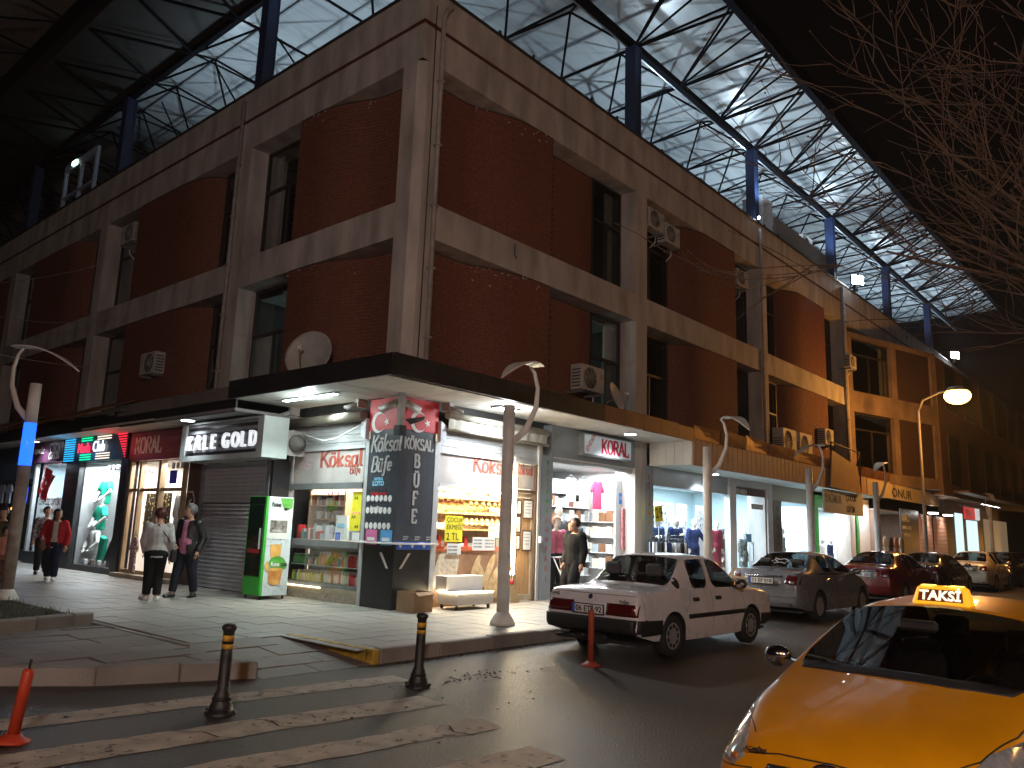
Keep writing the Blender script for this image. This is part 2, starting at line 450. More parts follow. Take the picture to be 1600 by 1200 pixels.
inner = [(-4.76, -3.2), (-4.76, .9), (-11.3, .1), (-11.2, 1.9), (-8.0, -.95), (-6.8, -2.02), (-6.1, -2.6)]
inner = [(-4.76, -3.20), (-4.76, .86), (-6.5, .38), (-9.3, .38), (-8.02, -.95), (-6.8, -2.02), (-6.1, -2.62)]
while y < 1:
    d = .46; x = -11 + .37*(row % 2)
    while x < -4.6:
        wd = rnd.choice((.6, .75, .9)); P = [(x+.006, y+.006), (x+wd-.006, y+.006), (x+wd-.006, y+d-.006), (x+.006, y+d-.006)]
        for i in range(len(inner)):
            if len(P) < 3: break
            a, b = inner[i], inner[(i+1) % len(inner)]
            P = clip(P, b, a) if False else clip(P, a, b)
        if len(P) >= 3:
            ar = abs(sum(P[i][0]*P[(i+1) % len(P)][1]-P[(i+1) % len(P)][0]*P[i][1] for i in range(len(P))))/2
            if ar > .02:
                tx, ty, j = rnd.uniform(-.012, .012), rnd.uniform(-.012, .012), rnd.uniform(-.003, .008)
                s = MB(); s.hexa([(p[0], p[1], PZ-.03) for p in P], [(p[0], p[1], PZ+j+tx*(p[0]-x)+ty*(p[1]-y)) for p in P])
                s.build('slab', slab_m, island); ns += 1
        x += wd
    y += d; row += 1
def kerb_run(pts, parent, h=.168, w=.17, step=.8, mat=kerb_m, z0=-.3):
    for (a, b) in zip(pts, pts[1:]):
        a = Vector(a); b = Vector(b); L = (b-a).length; n = max(1, round(L/step)); t = (b-a)/L; nn = Vector((-t.y, t.x))*w
        for i in range(n):
            p = a+t*(L*i/n+.005); q = a+t*(L*(i+1)/n-.005); j = rnd.uniform(-.006, .006)
            s = MB(); s.hexa([(p.x, p.y, z0), (q.x, q.y, z0), ((q+nn).x, (q+nn).y, z0), ((p+nn).x, (p+nn).y, z0)], [(p.x, p.y, h+j), (q.x, q.y, h+j), ((q+nn).x, (q+nn).y, h+j), ((p+nn).x, (p+nn).y, h+j)])
            s.build('kerb_stone', kerb_m if mat is None else mat, parent, bevel=.014)
kerb_run([(-11.4, 2.0), (-8.1, -1.1), (-6.85, -2.22), (-6.13, -2.8), (-4.72, -3.4)], island)
# edging between island and walkway, and the planting bed
kerb_run([(-4.64, -1.8), (-4.64, 6.0)], island, h=.158, w=.10, step=1.0)
bed = thing('planting_bed', 'raised planting bed with rough grass behind worn stone blocks', 'planting bed', (-5.6, 2.5, PZ))
def bedkerb(p, q):
    a, b = Vector(p), Vector(q); t = (b-a).normalized(); nn = Vector((-t.y, t.x))*.16
    s = MB(lambda x, y, z: Vector((x+5.6, y-2.5, z-PZ)))
    s.hexa([(a.x, a.y, PZ-.05), (b.x, b.y, PZ-.05), ((b+nn).x, (b+nn).y, PZ-.05), ((a+nn).x, (a+nn).y, PZ-.05)], [(a.x, a.y, .29), (b.x, b.y, .29), ((b+nn).x, (b+nn).y, .29), ((a+nn).x, (a+nn).y, .29)])
    s.build('stone_block', kerb_m, bed, bevel=.02)
for p, q in (((-4.99, .80), (-4.70, .88)), ((-5.50, .66), (-5.0, .797)), ((-6.35, .42), (-5.51, .655)), ((-7.4, .30), (-6.36, .417))): bedkerb(p, q)
s = MB(lambda x, y, z: Vector((x+5.6, y-2.5, z-PZ)))
s.hexa([(-8, .5, PZ-.02), (-6.3, .62, PZ-.02), (-4.74, 1.06, PZ-.02), (-4.74, 6, PZ-.02), (-8, 6, PZ-.02)], [(-8, .5, .20), (-6.3, .62, .20), (-4.74, 1.06, .2), (-4.74, 6, .2), (-8, 6, .20)])
s.build('soil', M('soil', (.05, .035, .025), rough=.95, var=.5, nscale=9, bump=1), bed)
gm = M('grass_blade', (.045, .07, .02), rough=.6, var=.5, nscale=3)
g = MB(lambda x, y, z: Vector((x+5.6, y-2.5, z-PZ)))
for i in range(4200):
    x = rnd.uniform(-7.2, -4.78); y = rnd.uniform(1.15, 5.9)
    if rnd.random() < .35 + .5*math.sin(x*3.1+y*2)**2*.6:
        h = rnd.uniform(.04, .13); a = rnd.uniform(0, 6.3); l = rnd.uniform(-.06, .06); m_ = rnd.uniform(-.06, .06)
        g.poly([(x-.006*math.cos(a), y-.006*math.sin(a), .2), (x+.006*math.cos(a), y+.006*math.sin(a), .2), (x+l, y+m_, .2+h)])
tag(g.build('grass', gm, bed, merge=False), kind='stuff')

# zebra stripes, worn, following the fall of the road
paint = M('worn_road_paint', (.48, .42, .34), rough=.6, var=.3, nscale=5, tint2=(.60, .54, .45), bump=.6, bscale=80, detail=8)
nt = paint.node_tree; pb = nt.nodes['Principled BSDF']
nz = nt.nodes.new('ShaderNodeTexNoise'); nz.inputs['Scale'].default_value = 9; nz.inputs['Detail'].default_value = 9; nz.inputs['Roughness'].default_value = .75
cr = nt.nodes.new('ShaderNodeValToRGB'); cr.color_ramp.elements[0].position = .36; cr.color_ramp.elements[1].position = .44
nt.links.new(nt.nodes['Texture Coordinate'].outputs['Object'], nz.inputs[0]); nt.links.new(nz.outputs[0], cr.inputs[0]); nt.links.new(cr.outputs[0], pb.inputs['Alpha'])
def stripe(a, b, c, d, n=28, jag=.018):
    """a,b: left/right of the upper edge; c,d: left/right of the lower edge"""
    s = MB(); up = []; lo = []
    for i in range(n+1):
        t = i/n; u = Vector(a).lerp(Vector(b), t); l = Vector(c).lerp(Vector(d), t)
        u.y += rnd.uniform(-jag, jag); l.y += rnd.uniform(-jag, jag)
        up.append(u); lo.append(l)
    for i in range(n):
        q = [up[i], up[i+1], lo[i+1], lo[i]]
        m1 = [up[i].lerp(lo[i], .5), up[i+1].lerp(lo[i+1], .5)]
        for quad in ((up[i], up[i+1], m1[1], m1[0]), (m1[0], m1[1], lo[i+1], lo[i])):
            s.poly([(p.x, p.y, rz(p.y)+.004) for p in quad])
    tag(s.build('zebra_stripe', paint), kind='structure')
stripe((-10.6, -3.28), (-3.43, -4.05), (-10.6, -3.64), (-3.42, -4.38), 48)
stripe((-11, -4.26), (-3.83, -4.96), (-11, -4.72), (-3.86, -5.36), 48)
stripe((-10.5, -5.13), (-3.98, -5.90), (-10.5, -5.5), (-4.05, -6.25), 44, .03)
stripe((-10.5, -6.08), (-4.28, -6.78), (-10.5, -6.5), (-4.33, -7.2), 40, .03)
stripe((-10.5, -7.0), (-4.4, -7.72), (-10.5, -7.4), (-4.45, -8.12), 36, .03)
# cracks across the stripes
ck = M('tar_crack', (.015, .014, .013), rough=.9, var=.2)
for pts in ([(-5.05, -3.86), (-4.95, -4.0), (-4.83, -4.06), (-4.8, -4.2), (-4.72, -4.26)], [(-6.3, -4.72), (-6.2, -4.85), (-6.12, -4.9), (-6.1, -5.1), (-6.0, -5.2)], [(-5.6, -4.8), (-5.52, -4.93), (-5.56, -5.1), (-5.45, -5.22)], [(-4.4, -5.95), (-4.5, -6.1), (-4.44, -6.28)]):
    s = MB()
    for p, q in zip(pts, pts[1:]):
        t = (Vector(q)-Vector(p)).normalized(); w_ = rnd.uniform(.005, .011)
        s.poly([(p[0]-t.y*w_, p[1]+t.x*w_, rz(p[1])+.008), (q[0]-t.y*w_, q[1]+t.x*w_, rz(q[1])+.008), (q[0]+t.y*w_, q[1]-t.x*w_, rz(q[1])+.008), (p[0]+t.y*w_, p[1]-t.x*w_, rz(p[1])+.008)])
    tag(s.build('road_crack', ck), kind='structure')
# ================================================================== THE CORNER BUILDING
plaster = M('painted_plaster', (.46, .41, .375), rough=.8, var=.34, nscale=1.6, bump=.15, bscale=35, detail=9, stretch=(1.3, 1.3, .35))
brick_m = M('brick', (.185, .062, .038), rough=.75, var=.25, nscale=16, bump=.5, bscale=70, tint2=(.25, .088, .052), detail=3)
mortar_m = M('mortar', (.06, .036, .028), rough=.95, var=.3, nscale=10)
stripe_m = M('maroon_band', (.10, .022, .018), rough=.6, var=.2)
frame_m = M('dark_window_frame', (.03, .026, .024), rough=.5, var=.2)
pane_m = glass_mat('window_glass', (.55, .6, .6), .12)
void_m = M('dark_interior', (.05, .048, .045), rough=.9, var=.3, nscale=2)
ceil_m = M('ceiling_tile', (.45, .47, .46), rough=.8, var=.1)
dirty = M('grey_downpipe', (.33, .30, .28), rough=.6, var=.2)
B = thing('commercial_building', 'three storey brick and plaster corner building above the lit shops', 'building', (0, 0, 0))

def brickwork(fr, path, z0, z1, detailed=True, single=0):
    """one curved brick panel: mortar backing plus real brick courses"""
    pts = []
    P = [Vector(p) for p in path]
    # smooth the plan line
    for i in range(len(P)-1):
        a, b = P[i], P[i+1]; m0 = (P[i+1]-P[i-1])/2 if i else b-a; m1 = (P[i+2]-P[i])/2 if i+2 < len(P) else b-a
        if len(path) == 2: m0 = m1 = b-a
        n = 1 if len(path) == 2 else 6
        for k in range(n):
            t = k/n; h = [2*t**3-3*t*t+1, t**3-2*t*t+t, -2*t**3+3*t*t, t**3-t*t]
            pts.append(a*h[0]+m0*h[1]+b*h[2]+m1*h[3])
    pts.append(P[-1])
    cum = [0]
    for a, b in zip(pts, pts[1:]): cum.append(cum[-1]+(b-a).length)
    def at_len(s):
        s = max(0, min(cum[-1], s)); i = 0
        while i < len(cum)-2 and cum[i+1] < s: i += 1
        t = (s-cum[i])/max(1e-9, cum[i+1]-cum[i]); return pts[i].lerp(pts[i+1], t)
    bk = MB(fr)
    for a, b in zip(pts, pts[1:]):
        bk.hexa([(a.x, a.y-.012, z0), (b.x, b.y-.012, z0), (b.x, b.y-.25, z0), (a.x, a.y-.25, z0)], [(a.x, a.y-.012, z1), (b.x, b.y-.012, z1), (b.x, b.y-.25, z1), (a.x, a.y-.25, z1)])
    panel = bk.build('brick_panel', mortar_m if detailed else brick_m, B)
    if not detailed: return panel
    br = MB(fr); BL, BH = .215, .075; z = z0; row = 0
    while z + BH < z1 + .001:
        s = -(BL/2)*(row % 2)
        while s < cum[-1]-.03:
            e = min(s+BL-.010, cum[-1]); a = at_len(max(0, s)); b = at_len(e); j = rnd.uniform(-.003, .003)
            t = (b-a); nn = Vector((t.y, -t.x)).normalized()*-1 if t.length else Vector((0, 1))
            if nn.y < 0 and abs(nn.y) > abs(nn.x): nn = -nn
            o = nn*(.002+j)
            if t.length > .02:
                zt = z+BH-.010
                q = [(a.x, a.y-.014), (b.x, b.y-.014), (b.x+o.x, b.y+o.y), (a.x+o.x, a.y+o.y)]
                if single: keep = br; br = MB(fr)
                i0 = [br.P((p[0], p[1], z)) for p in q]; i1 = [br.P((p[0], p[1], zt)) for p in q]
                br.face((i0[2], i0[3], i1[3], i1[2])); br.face((i0[3], i0[0], i1[0], i1[3])); br.face((i0[1], i0[2], i1[2], i1[1]))
                br.face((i0[0], i0[1], i0[2], i0[3])); br.face((i1[0], i1[1], i1[2], i1[3]))
                if single: br.build('brick', brick_m, panel, merge=False); br = keep; single -= 1
            s += BL
        z += BH; row += 1
    o = br.build('bricks', brick_m, panel, merge=False); o['kind'] = 'stuff'
    return panel

def window(fr, u0, u1, d, z0, z1, cols=2, transom=.62, lit=None):
    """dark aluminium window: frame with mullions and separate panes"""
    fb = MB(fr); t = .055
    fb.box(u0, u1, d-.06, d+.02, z0, z0+t); fb.box(u0, u1, d-.06, d+.02, z1-t, z1)
    fb.box(u0, u0+t, d-.06, d+.02, z0+t, z1-t); fb.box(u1-t, u1, d-.06, d+.02, z0+t, z1-t)
    zt = z0+(z1-z0)*transom
    fb.box(u0+t, u1-t, d-.055, d+.018, zt-.035, zt+.035)
    step = (u1-u0-2*t)/cols
    for k in range(1, cols): fb.box(u0+t+step*k-.025, u0+t+step*k+.025, d-.055, d+.018, z0+t, zt-.035)
    w = fb.build('window', frame_m, B)
    for k in range(cols):
        g = MB(fr); a = u0+t+step*k+(.025 if k else 0); b = u0+t+step*(k+1)-(.025 if k < cols-1 else 0)
        g.poly([(a, d-.02, z0+t), (b, d-.02, z0+t), (b, d-.02, zt-.035), (a, d-.02, zt-.035)]); g.build('pane', pane_m, w)
    g = MB(fr); g.poly([(u0+t, d-.02, zt+.035), (u1-t, d-.02, zt+.035), (u1-t, d-.02, z1-t), (u0+t, d-.02, z1-t)]); g.build('pane', pane_m, w)
    cw = rnd.uniform(.25, .55); ca = u0+.08 if rnd.random() < .5 else u1-.08-cw; cu_ = MB(fr); nn = 8
    for i in range(nn): cu_.poly([(ca+cw*i/nn, d-.22+.025*(i % 2), z0+.05), (ca+cw*(i+1)/nn, d-.22+.025*((i+1) % 2), z0+.05), (ca+cw*(i+1)/nn, d-.22+.025*((i+1) % 2), z1-.05), (ca+cw*i/nn, d-.22+.025*(i % 2), z1-.05)])
    cu_.build('curtain', M('window_curtain', (.30, .28, .25), var=.2), w)
    return w

ZS = [(4.15, 7.26), (8.0, 10.97)]          # storeys between the bands
RC = [(0, .57), (8.0, 8.57), (16.0, 16.57), (24.3, 24.9)]
LC = [(.003, .58), (6.36, 6.93), (14.97, 15.54), (23.5, 24.1), (32, 32.6)]
# bands, parapet, columns
def facade(fr, cols, end, start):
    for (z0, z1) in ((7.26, 8.0),):
        for a, b in zip(cols, cols[1:]+[(end, end)]):
            mbb = MB(fr); mbb.box(a[1], b[0], -.6, 0, z0, z1); mbb.build('beam', plaster, B)
    mbb = MB(fr); mbb.box(start, end, -.6, .0, 10.97, 11.76); mbb.build('parapet', plaster, B)
    mbb = MB(fr); mbb.box(start, end, -.45, -.02, 11.76, 11.86); mbb.build('maroon_band', stripe_m, B)
    mbb = MB(fr); mbb.box(start, end, -.3, .0, 11.86, 12.62); mbb.build('parapet', plaster, B)
    mbb = MB(fr); mbb.box(start, end, -.36, .035, 12.622, 12.68); mbb.build('coping', frame_m, B)
facade(RF, RC, 70, .003)
facade(LF, LC, 40, .003)
cbm = MB(); cbm.hexa([(.0, .16, 0), (.16, .0, 0), (.57, .0, 0), (.57, .58, 0), (0, .58, 0)], [(0, .16, 10.97), (.16, 0, 10.97), (.57, 0, 10.97), (.57, .58, 10.97), (0, .58, 10.97)])
cbm.build('column', plaster, B)
for a, b in RC[1:]:
    c = MB(RF); c.box(a, b, -.6, .004, .1, 10.97); c.build('column', plaster, B)
for a, b in LC[1:]:
    c = MB(LF); c.box(a, b, -.6, .004, .1, 10.97); c.build('column', plaster, B)
# floors and back wall of the rooms behind the windows
for zf in (3.9, 7.5, 11.0):
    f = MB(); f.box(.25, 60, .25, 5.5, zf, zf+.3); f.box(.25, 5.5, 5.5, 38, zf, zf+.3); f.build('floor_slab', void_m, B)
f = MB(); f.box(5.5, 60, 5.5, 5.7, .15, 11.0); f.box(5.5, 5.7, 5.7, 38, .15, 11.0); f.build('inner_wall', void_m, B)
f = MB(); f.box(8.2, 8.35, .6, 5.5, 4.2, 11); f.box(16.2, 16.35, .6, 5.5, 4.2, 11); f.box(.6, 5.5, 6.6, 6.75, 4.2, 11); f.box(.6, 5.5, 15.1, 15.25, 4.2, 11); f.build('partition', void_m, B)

# bays, right facade
for k, (z0, z1) in enumerate(ZS):
    brickwork(RF, [(.575, -.5), (1.3, -.5), (1.95, -.47), (2.5, -.24), (3.1, -.03), (3.7, .02), (4.27, .025)], z0, z1+(.0 if k else -.004), single=0 if k else 290)
    brickwork(RF, [(4.28, -.30), (4.28, -.62)], z0, z1)
    brickwork(RF, [(4.55, -.80), (4.85, -.60), (5.1, -.50), (6.6, -.50)], z0, z1)
    window(RF, 6.62, 7.99, -.5, z0+.05, z1, 2)
    window(RF, 8.58, 10.6, -.55, z0+.05, z1, 2)
    brickwork(RF, [(10.62, -.72), (10.85, -.45), (11.3, -.16), (11.9, .0), (12.6, .025), (14.05, .025)], z0, z1)
    window(RF, 14.2, 15.99, -.5, z0+.05, z1, 2)
    window(RF, 16.58, 18.5, -.55, z0+.05, z1, 2)
    brickwork(RF, [(18.5, -.65), (18.9, -.3), (19.4, -.05), (20.0, .02), (22.2, .025)], z0, z1)
    window(RF, 22.3, 24.29, -.5, z0+.05, z1, 2)
    # left facade
    brickwork(LF, [(.59, -.5), (1.3, -.5), (1.9, -.42), (2.5, -.18), (3.1, .0), (3.6, .025), (4.18, .025)], z0, z1)
    window(LF, 4.3, 6.35, -.5, z0+.05, z1, 2)
    window(LF, 6.94, 8.4, -.5, z0+.05, z1, 2)
    brickwork(LF, [(8.45, -.6), (8.7, -.3), (9.1, -.1), (9.7, .0), (10.4, .025), (12.6, .025)], z0, z1)
    window(LF, 12.7, 14.96, -.5, z0+.05, z1, 2)
    window(LF, 15.55, 17.0, -.5, z0+.05, z1, 2)
    brickwork(LF, [(17.05, -.6), (17.3, -.3), (17.8, -.05), (18.6, .025), (21.3, .025)], z0, z1, detailed=(k == 0))
    window(LF, 21.4, 23.49, -.5, z0+.05, z1, 2)
    brickwork(LF, [(24.2, -.3), (25.2, .0), (28.6, .02)], z0, z1, False)
    window(LF, 28.7, 31.9, -.5, z0+.05, z1, 3)
# crumbs of plaster left where the brick meets the beams
fl = MB(RF); fl2 = MB(LF)
for k, (z0, z1) in enumerate(ZS):
    for i in range(34):
        q = fl if i % 2 else fl2; u = rnd.uniform(1.9, 4.2); r = rnd.uniform(.008, .035); d = .035 if u > 3.2 else (-.40+.42*max(0, (u-1.9)/1.3)); z = z1-.05-abs(rnd.gauss(0, .14))
        q.hexa([(u, d-.02, z), (u+r*2, d-.02, z), (u+r*2, d+.008, z), (u, d+.008, z)], [(u+r*.3, d-.02, z+r), (u+r*1.6, d-.02, z+r*1.1), (u+r*1.6, d+.004, z+r*1.1), (u+r*.3, d+.004, z+r)])
for q in (fl, fl2): o = q.build('plaster_flecks', plaster, B); o['kind'] = 'stuff'
# diagonal wing beyond the fourth column, sodium-lit
wing = [(24.9, 0.0), (30.5, 2.3)]
def WF(u, d, z):
    a = Vector((24.92, .0)); t = Vector((.963, -.27)); n = Vector((-.27, -.963)); p = a+t*u+n*d
    return Vector((p.x, p.y, z))
wing_plaster_m = M('wing_plaster', (.22, .15, .11), rough=.85, var=.3, nscale=1.3)  # darker, browner plaster than the main facade
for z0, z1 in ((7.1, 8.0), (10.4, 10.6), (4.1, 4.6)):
    w = MB(WF); w.box(.0, 7, -.4, 0, z0, z1); w.build('beam', wing_plaster_m, B)
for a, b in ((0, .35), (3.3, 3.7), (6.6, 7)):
    w = MB(WF); w.box(a, b, -.42, -.02, 4.6, 7.1); w.box(a, b, -.42, -.02, 8.0, 10.4); w.build('column', wing_plaster_m, B)
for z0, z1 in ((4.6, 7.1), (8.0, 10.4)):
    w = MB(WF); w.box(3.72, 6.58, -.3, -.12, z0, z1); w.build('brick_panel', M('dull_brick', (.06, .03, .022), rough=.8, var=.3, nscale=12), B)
    window(WF, .37, 3.28, -.2, z0+.03, z1-.02, 2, .72)
w = MB(); w.hexa([(31.6, -1.9, 3.9), (70, -1.9, 3.9), (70, 0, 3.9), (31.6, 0, 3.9)], [(31.6, -1.9, 10.5), (70, -1.9, 10.5), (70, 0, 10.5), (31.6, 0, 10.5)])
w.build('brick_panel', M('far_brown_wall', (.16, .085, .05), rough=.8, var=.25, nscale=.6), B)
for k in range(8):
    for z0 in (4.5, 8.1):
        w = MB(); x = 33+k*4; w.box(x, x+2.2, -1.95, -1.87, z0, z0+2.4); w.build('window', frame_m, B)
# drainpipes with clips on the columns
def pipe(fr, pts, r=.05):
    m_ = MB(fr); m_.tube(pts, r, 8)
    o = m_.build('drainpipe', dirty, B)
    c = MB(fr)
    for z in (5.2, 6.6, 7.9, 9.2, 10.6):
        c.box(pts[-1][0]-r-.015, pts[-1][0]+r+.015, .0, pts[-1][1]+r+.012, z, z+.04)
    c.build('pipe_clip', dirty, o)
pipe(RF, [(.75, -.1, 12.45), (.62, .12, 12.42), (.50, .09, 12.25), (.46, .07, 12.1), (.46, .07, 4.45)], .05)
pipe(RF, [(16.02, .07, 12.4), (16.02, .07, 4.4)], .05)
pipe(RF, [(24.35, .08, 12.4), (24.35, .08, 4.4)], .08)
pipe(LF, [(6.86, .07, 12.4), (6.86, .07, 4.4)], .05)
# conduit and small pits on the plaster
m_ = MB(RF); m_.tube([(.3, .012, 12.3), (.31, .012, 9.0), (.29, .012, 4.4)], .012, 5); m_.build('cable', frame_m, B)
m_ = MB(RF); m_.tube([(0.02, .015, 4.62), (.3, .015, 4.58), (.57, .015, 4.62)], .008, 5); m_.build('cable', frame_m, B)
m_ = MB(RF); m_.tube([(2.98, .02, 7.9), (2.98, .02, 7.62), (3.05, .03, 7.58)], .012, 5); m_.build('cable', frame_m, B)
# two rooms with dim lights left on
for (x0, x1, y0, y1) in ((.6, 8.1, .7, 5.4), (.7, 5.4, .7, 6.5)):
    c = MB(); nx = 10; ny = 7
    for i in range(nx):
        for j in range(ny):
            a = x0+(x1-x0)*i/nx; b = y0+(y1-y0)*j/ny
            c.box(a+.012, a+(x1-x0)/nx-.012, b+.012, b+(y1-y0)/ny-.012, 7.12, 7.15)
    c.build('suspended_ceiling', ceil_m, B)
lamp('room_light', 'POINT', (5.6, 3.0, 6.0), 30, (.75, 1, .95), .3)
lamp('room_light', 'POINT', (3.0, 5.0, 6.0), 30, (.75, 1, .95), .3)
s = MB(); s.box(7.60, 7.72, .72, .8, 4.3, 7.1); s.build('curtain', M('pale_curtain', (.5, .52, .5), var=.1), B)

# ------------------------------------------------------------------ canopy over the pavement
black_fascia = M('black_sheet_fascia', (.02, .019, .019), rough=.45, var=.3, nscale=2)
soffit_m = M('white_soffit', (.58, .56, .52), rough=.6, var=.12, nscale=1.5)
brown_sheet = M('brown_sheet_metal', (.16, .085, .055), rough=.45, metal=.3, var=.3, nscale=2)
cop = M('copper_flashing', (.22, .10, .05), rough=.4, metal=.5, var=.4, nscale=3, bump=.6, bscale=3)
def canopy_panel(name, fr, u0, u1, d0, d1, z0, z1, mat):
    m_ = MB(fr); m_.box(u0, u1, d0, d1, z0, z1); return m_.build(name, mat, B)
# top deck and black fascia
c = MB(); c.hexa([(-1.55, -1.52, 4.06), (8.6, -1.3, 4.06), (8.6, 0, 4.06), (0, 0, 4.06), (0, 3.35, 4.06), (-1.6, 3.35, 4.06)], [(-1.55, -1.52, 4.33), (8.6, -1.3, 4.33), (8.6, 0, 4.33), (0, 0, 4.33), (0, 3.35, 4.33), (-1.6, 3.35, 4.33)])
c.build('canopy_deck', black_fascia, B)
c = MB()
def wall_strip(m_, a, b, z0, z1, t=.03):
    a = Vector(a); b = Vector(b); tt = (b-a).normalized(); n = Vector((tt.y, -tt.x))*t
    m_.hexa([(a.x, a.y, z0), (b.x, b.y, z0), (b.x+n.x, b.y+n.y, z0), (a.x+n.x, a.y+n.y, z0)], [(a.x, a.y, z1), (b.x, b.y, z1), (b.x+n.x, b.y+n.y, z1), (a.x+n.x, a.y+n.y, z1)])
n_ = 6
for i in range(n_):
    s = MB(); p = Vector((-1.57, -1.54)).lerp(Vector((4.5, -1.42)), i/n_); q = Vector((-1.57, -1.54)).lerp(Vector((4.5, -1.42)), (i+1)/n_-.002)
    wall_strip(s, p, q, 4.0, 4.36+rnd.uniform(-.004, .004)); s.build('fascia_panel', black_fascia, B)
for i in range(5):
    s = MB(); p = Vector((4.5, -1.42)).lerp(Vector((8.62, -1.34)), i/5); q = Vector((4.5, -1.42)).lerp(Vector((8.62, -1.34)), (i+1)/5-.003)
    wall_strip(s, p, q, 4.0+rnd.uniform(-.01, .02), 4.36+rnd.uniform(-.02, .03)); s.build('fascia_panel', brown_sheet, B)
for i in range(4):
    s = MB(); p = Vector((-1.62, 3.36)).lerp(Vector((-1.57, -1.54)), i/4); q = Vector((-1.62, 3.36)).lerp(Vector((-1.57, -1.54)), (i+1)/4-.002)
    wall_strip(s, p, q, 4.0, 4.36); s.build('fascia_panel', black_fascia, B)
# soffit boards
for i in range(17):
    u = -1.5+i*.6
    if u > 8.5: break
    s = MB(RF); s.box(u+.006, min(8.6, u+.594), .012, 1.30, 4.02, 4.05); s.build('soffit_panel', soffit_m, B)
for i in range(6):
    u = .012+i*.556
    s = MB(LF); s.box(u+.006, u+.55, .012, 1.52, 4.02, 4.05); s.build('soffit_panel', soffit_m, B)
# lower boxed canopy over the far right shops: white end, brown ribbed front
white_board = M('white_cladding_board', (.62, .60, .55), rough=.6, var=.1, nscale=2)
for i in range(5):
    s = MB(RF); s.box(8.62, 8.66, .06+i*.25, .304+i*.25, 3.42, 4.03); s.build('cladding_board', white_board, B)
s = MB(RF); s.box(8.662, 25.3, .02, 1.30, 3.42, 3.46); s.build('soffit', M('pale_green_soffit', (.55, .58, .54), rough=.6, var=.1), B)
rib = M('brown_ribbed_cladding', (.46, .30, .21), rough=.55, var=.15, nscale=3)
i = 0; u = 8.64
while u < 25.2:
    s = MB(RF); s.box(u+.004, u+.146, 1.302, 1.335+.006*(i % 2), 3.40, 4.10); s.build('cladding_board', rib, B); u += .15; i += 1
s = MB(RF); s.box(8.662, 25.3, 0.01, 1.30, 4.03, 4.10); s.build('canopy_deck', brown_sheet, B)
for i, (a, b) in enumerate([(8.64, 10.1), (10.1, 11.7), (11.7, 13.2), (13.2, 15.2), (15.2, 17.2), (17.2, 19.4), (19.4, 21.6), (21.6, 25.2)]):
    s = MB(RF); t = rnd.uniform(-.05, .10) if i < 4 else 0
    s.hexa([(a+.01, 1.342, 4.08), (b-.01, 1.342, 4.08), (b-.01, 1.36, 4.08), (a+.01, 1.36, 4.08)], [(a+.01, 1.342+.08*(i % 2), 4.42+t), (b-.01, 1.342+.05, 4.42), (b-.01, 1.36+.05, 4.42), (a+.01, 1.36+.08*(i % 2), 4.42+t)])
    s.build('flashing', cop, B)
# left canopy beyond the corner shops: soffit, grey fascia, brown metal awning sheets
s = MB(LF); s.box(3.40, 6.9, -.5, 1.45, 3.80, 3.86); s.build('soffit', M('grey_soffit', (.28, .27, .26), rough=.6, var=.15), B)
s = MB(LF); s.box(6.92, 11.0, -.5, 1.45, 3.83, 3.88); s.build('soffit', M('cream_soffit', (.55, .48, .40), rough=.7, var=.1), B)
s = MB(LF); s.box(11.02, 24, -.5, 1.35, 3.86, 3.9); s.build('soffit', M('cream_soffit'), B)
gf = M('grey_sheet_fascia', (.17, .145, .125), rough=.5, var=.2, nscale=2)
for i in range(4):
    s = MB(LF); a = 3.40+i*1.35; s.box(a+.005, a+1.345, 1.46, 1.50, 4.04, 4.30); s.build('fascia_panel', gf, B)
    s = MB(LF); s.box(a+.005, a+1.345, 1.40, 1.44, 3.78, 4.03); s.build('fascia_panel', black_fascia, B)
for i in range(7):
    s = MB(LF); a = 8.8+i*1.9; s.box(a+.005, a+1.895, 1.40, 1.44, 3.80, 4.10); s.build('fascia_panel', black_fascia, B)
awn = M('orange_brown_awning', (.26, .12, .05), rough=.6, var=.3, nscale=2)
for i, (a, b) in enumerate(((8.3, 11.0), (11.1, 14.0), (14.1, 18), (18.1, 23))):
    s = MB(LF); dz = .1*(i % 2)
    s.hexa([(a, .05, 4.75+dz), (b, .05, 4.75+dz), (b, 1.62, 4.12+dz*.5), (a, 1.62, 4.12+dz*.5)], [(a, .05, 4.78+dz), (b, .05, 4.78+dz), (b, 1.62, 4.15+dz*.5), (a, 1.62, 4.15+dz*.5)])
    s.build('awning_sheet', awn if i else gf, B)
s = MB(LF); s.box(3.4, 24, -.5, -.45, 3.8, 4.2); s.box(3.4, 24, -.45, 1.4, 4.05, 4.1); s.build('canopy_deck', black_fascia, B)

# ------------------------------------------------------------------ roof over the terrace
steel = M('dark_blue_steel', (.004, .005, .008), rough=.8, spec=.05, metal=.0, var=.2)
steel_b = M('blue_column_paint', (.018, .032, .09), rough=.5, var=.2)
panel_m = M('roof_sheet', (.46, .49, .50), rough=.28, var=.12, nscale=.8, stretch=(.25, 3, 1), spec=.7, detail=3)
roof = thing('terrace_roof', 'wide steel truss roof lit from below over the rooftop terrace', 'roof', (0, 0, 12.7))
RO = Vector((0, 0, 12.7))
def W0(x, y, z): return Vector((x, y, z)) - RO
OUT = -2.25
ZB, ZP = 15.62, 16.75
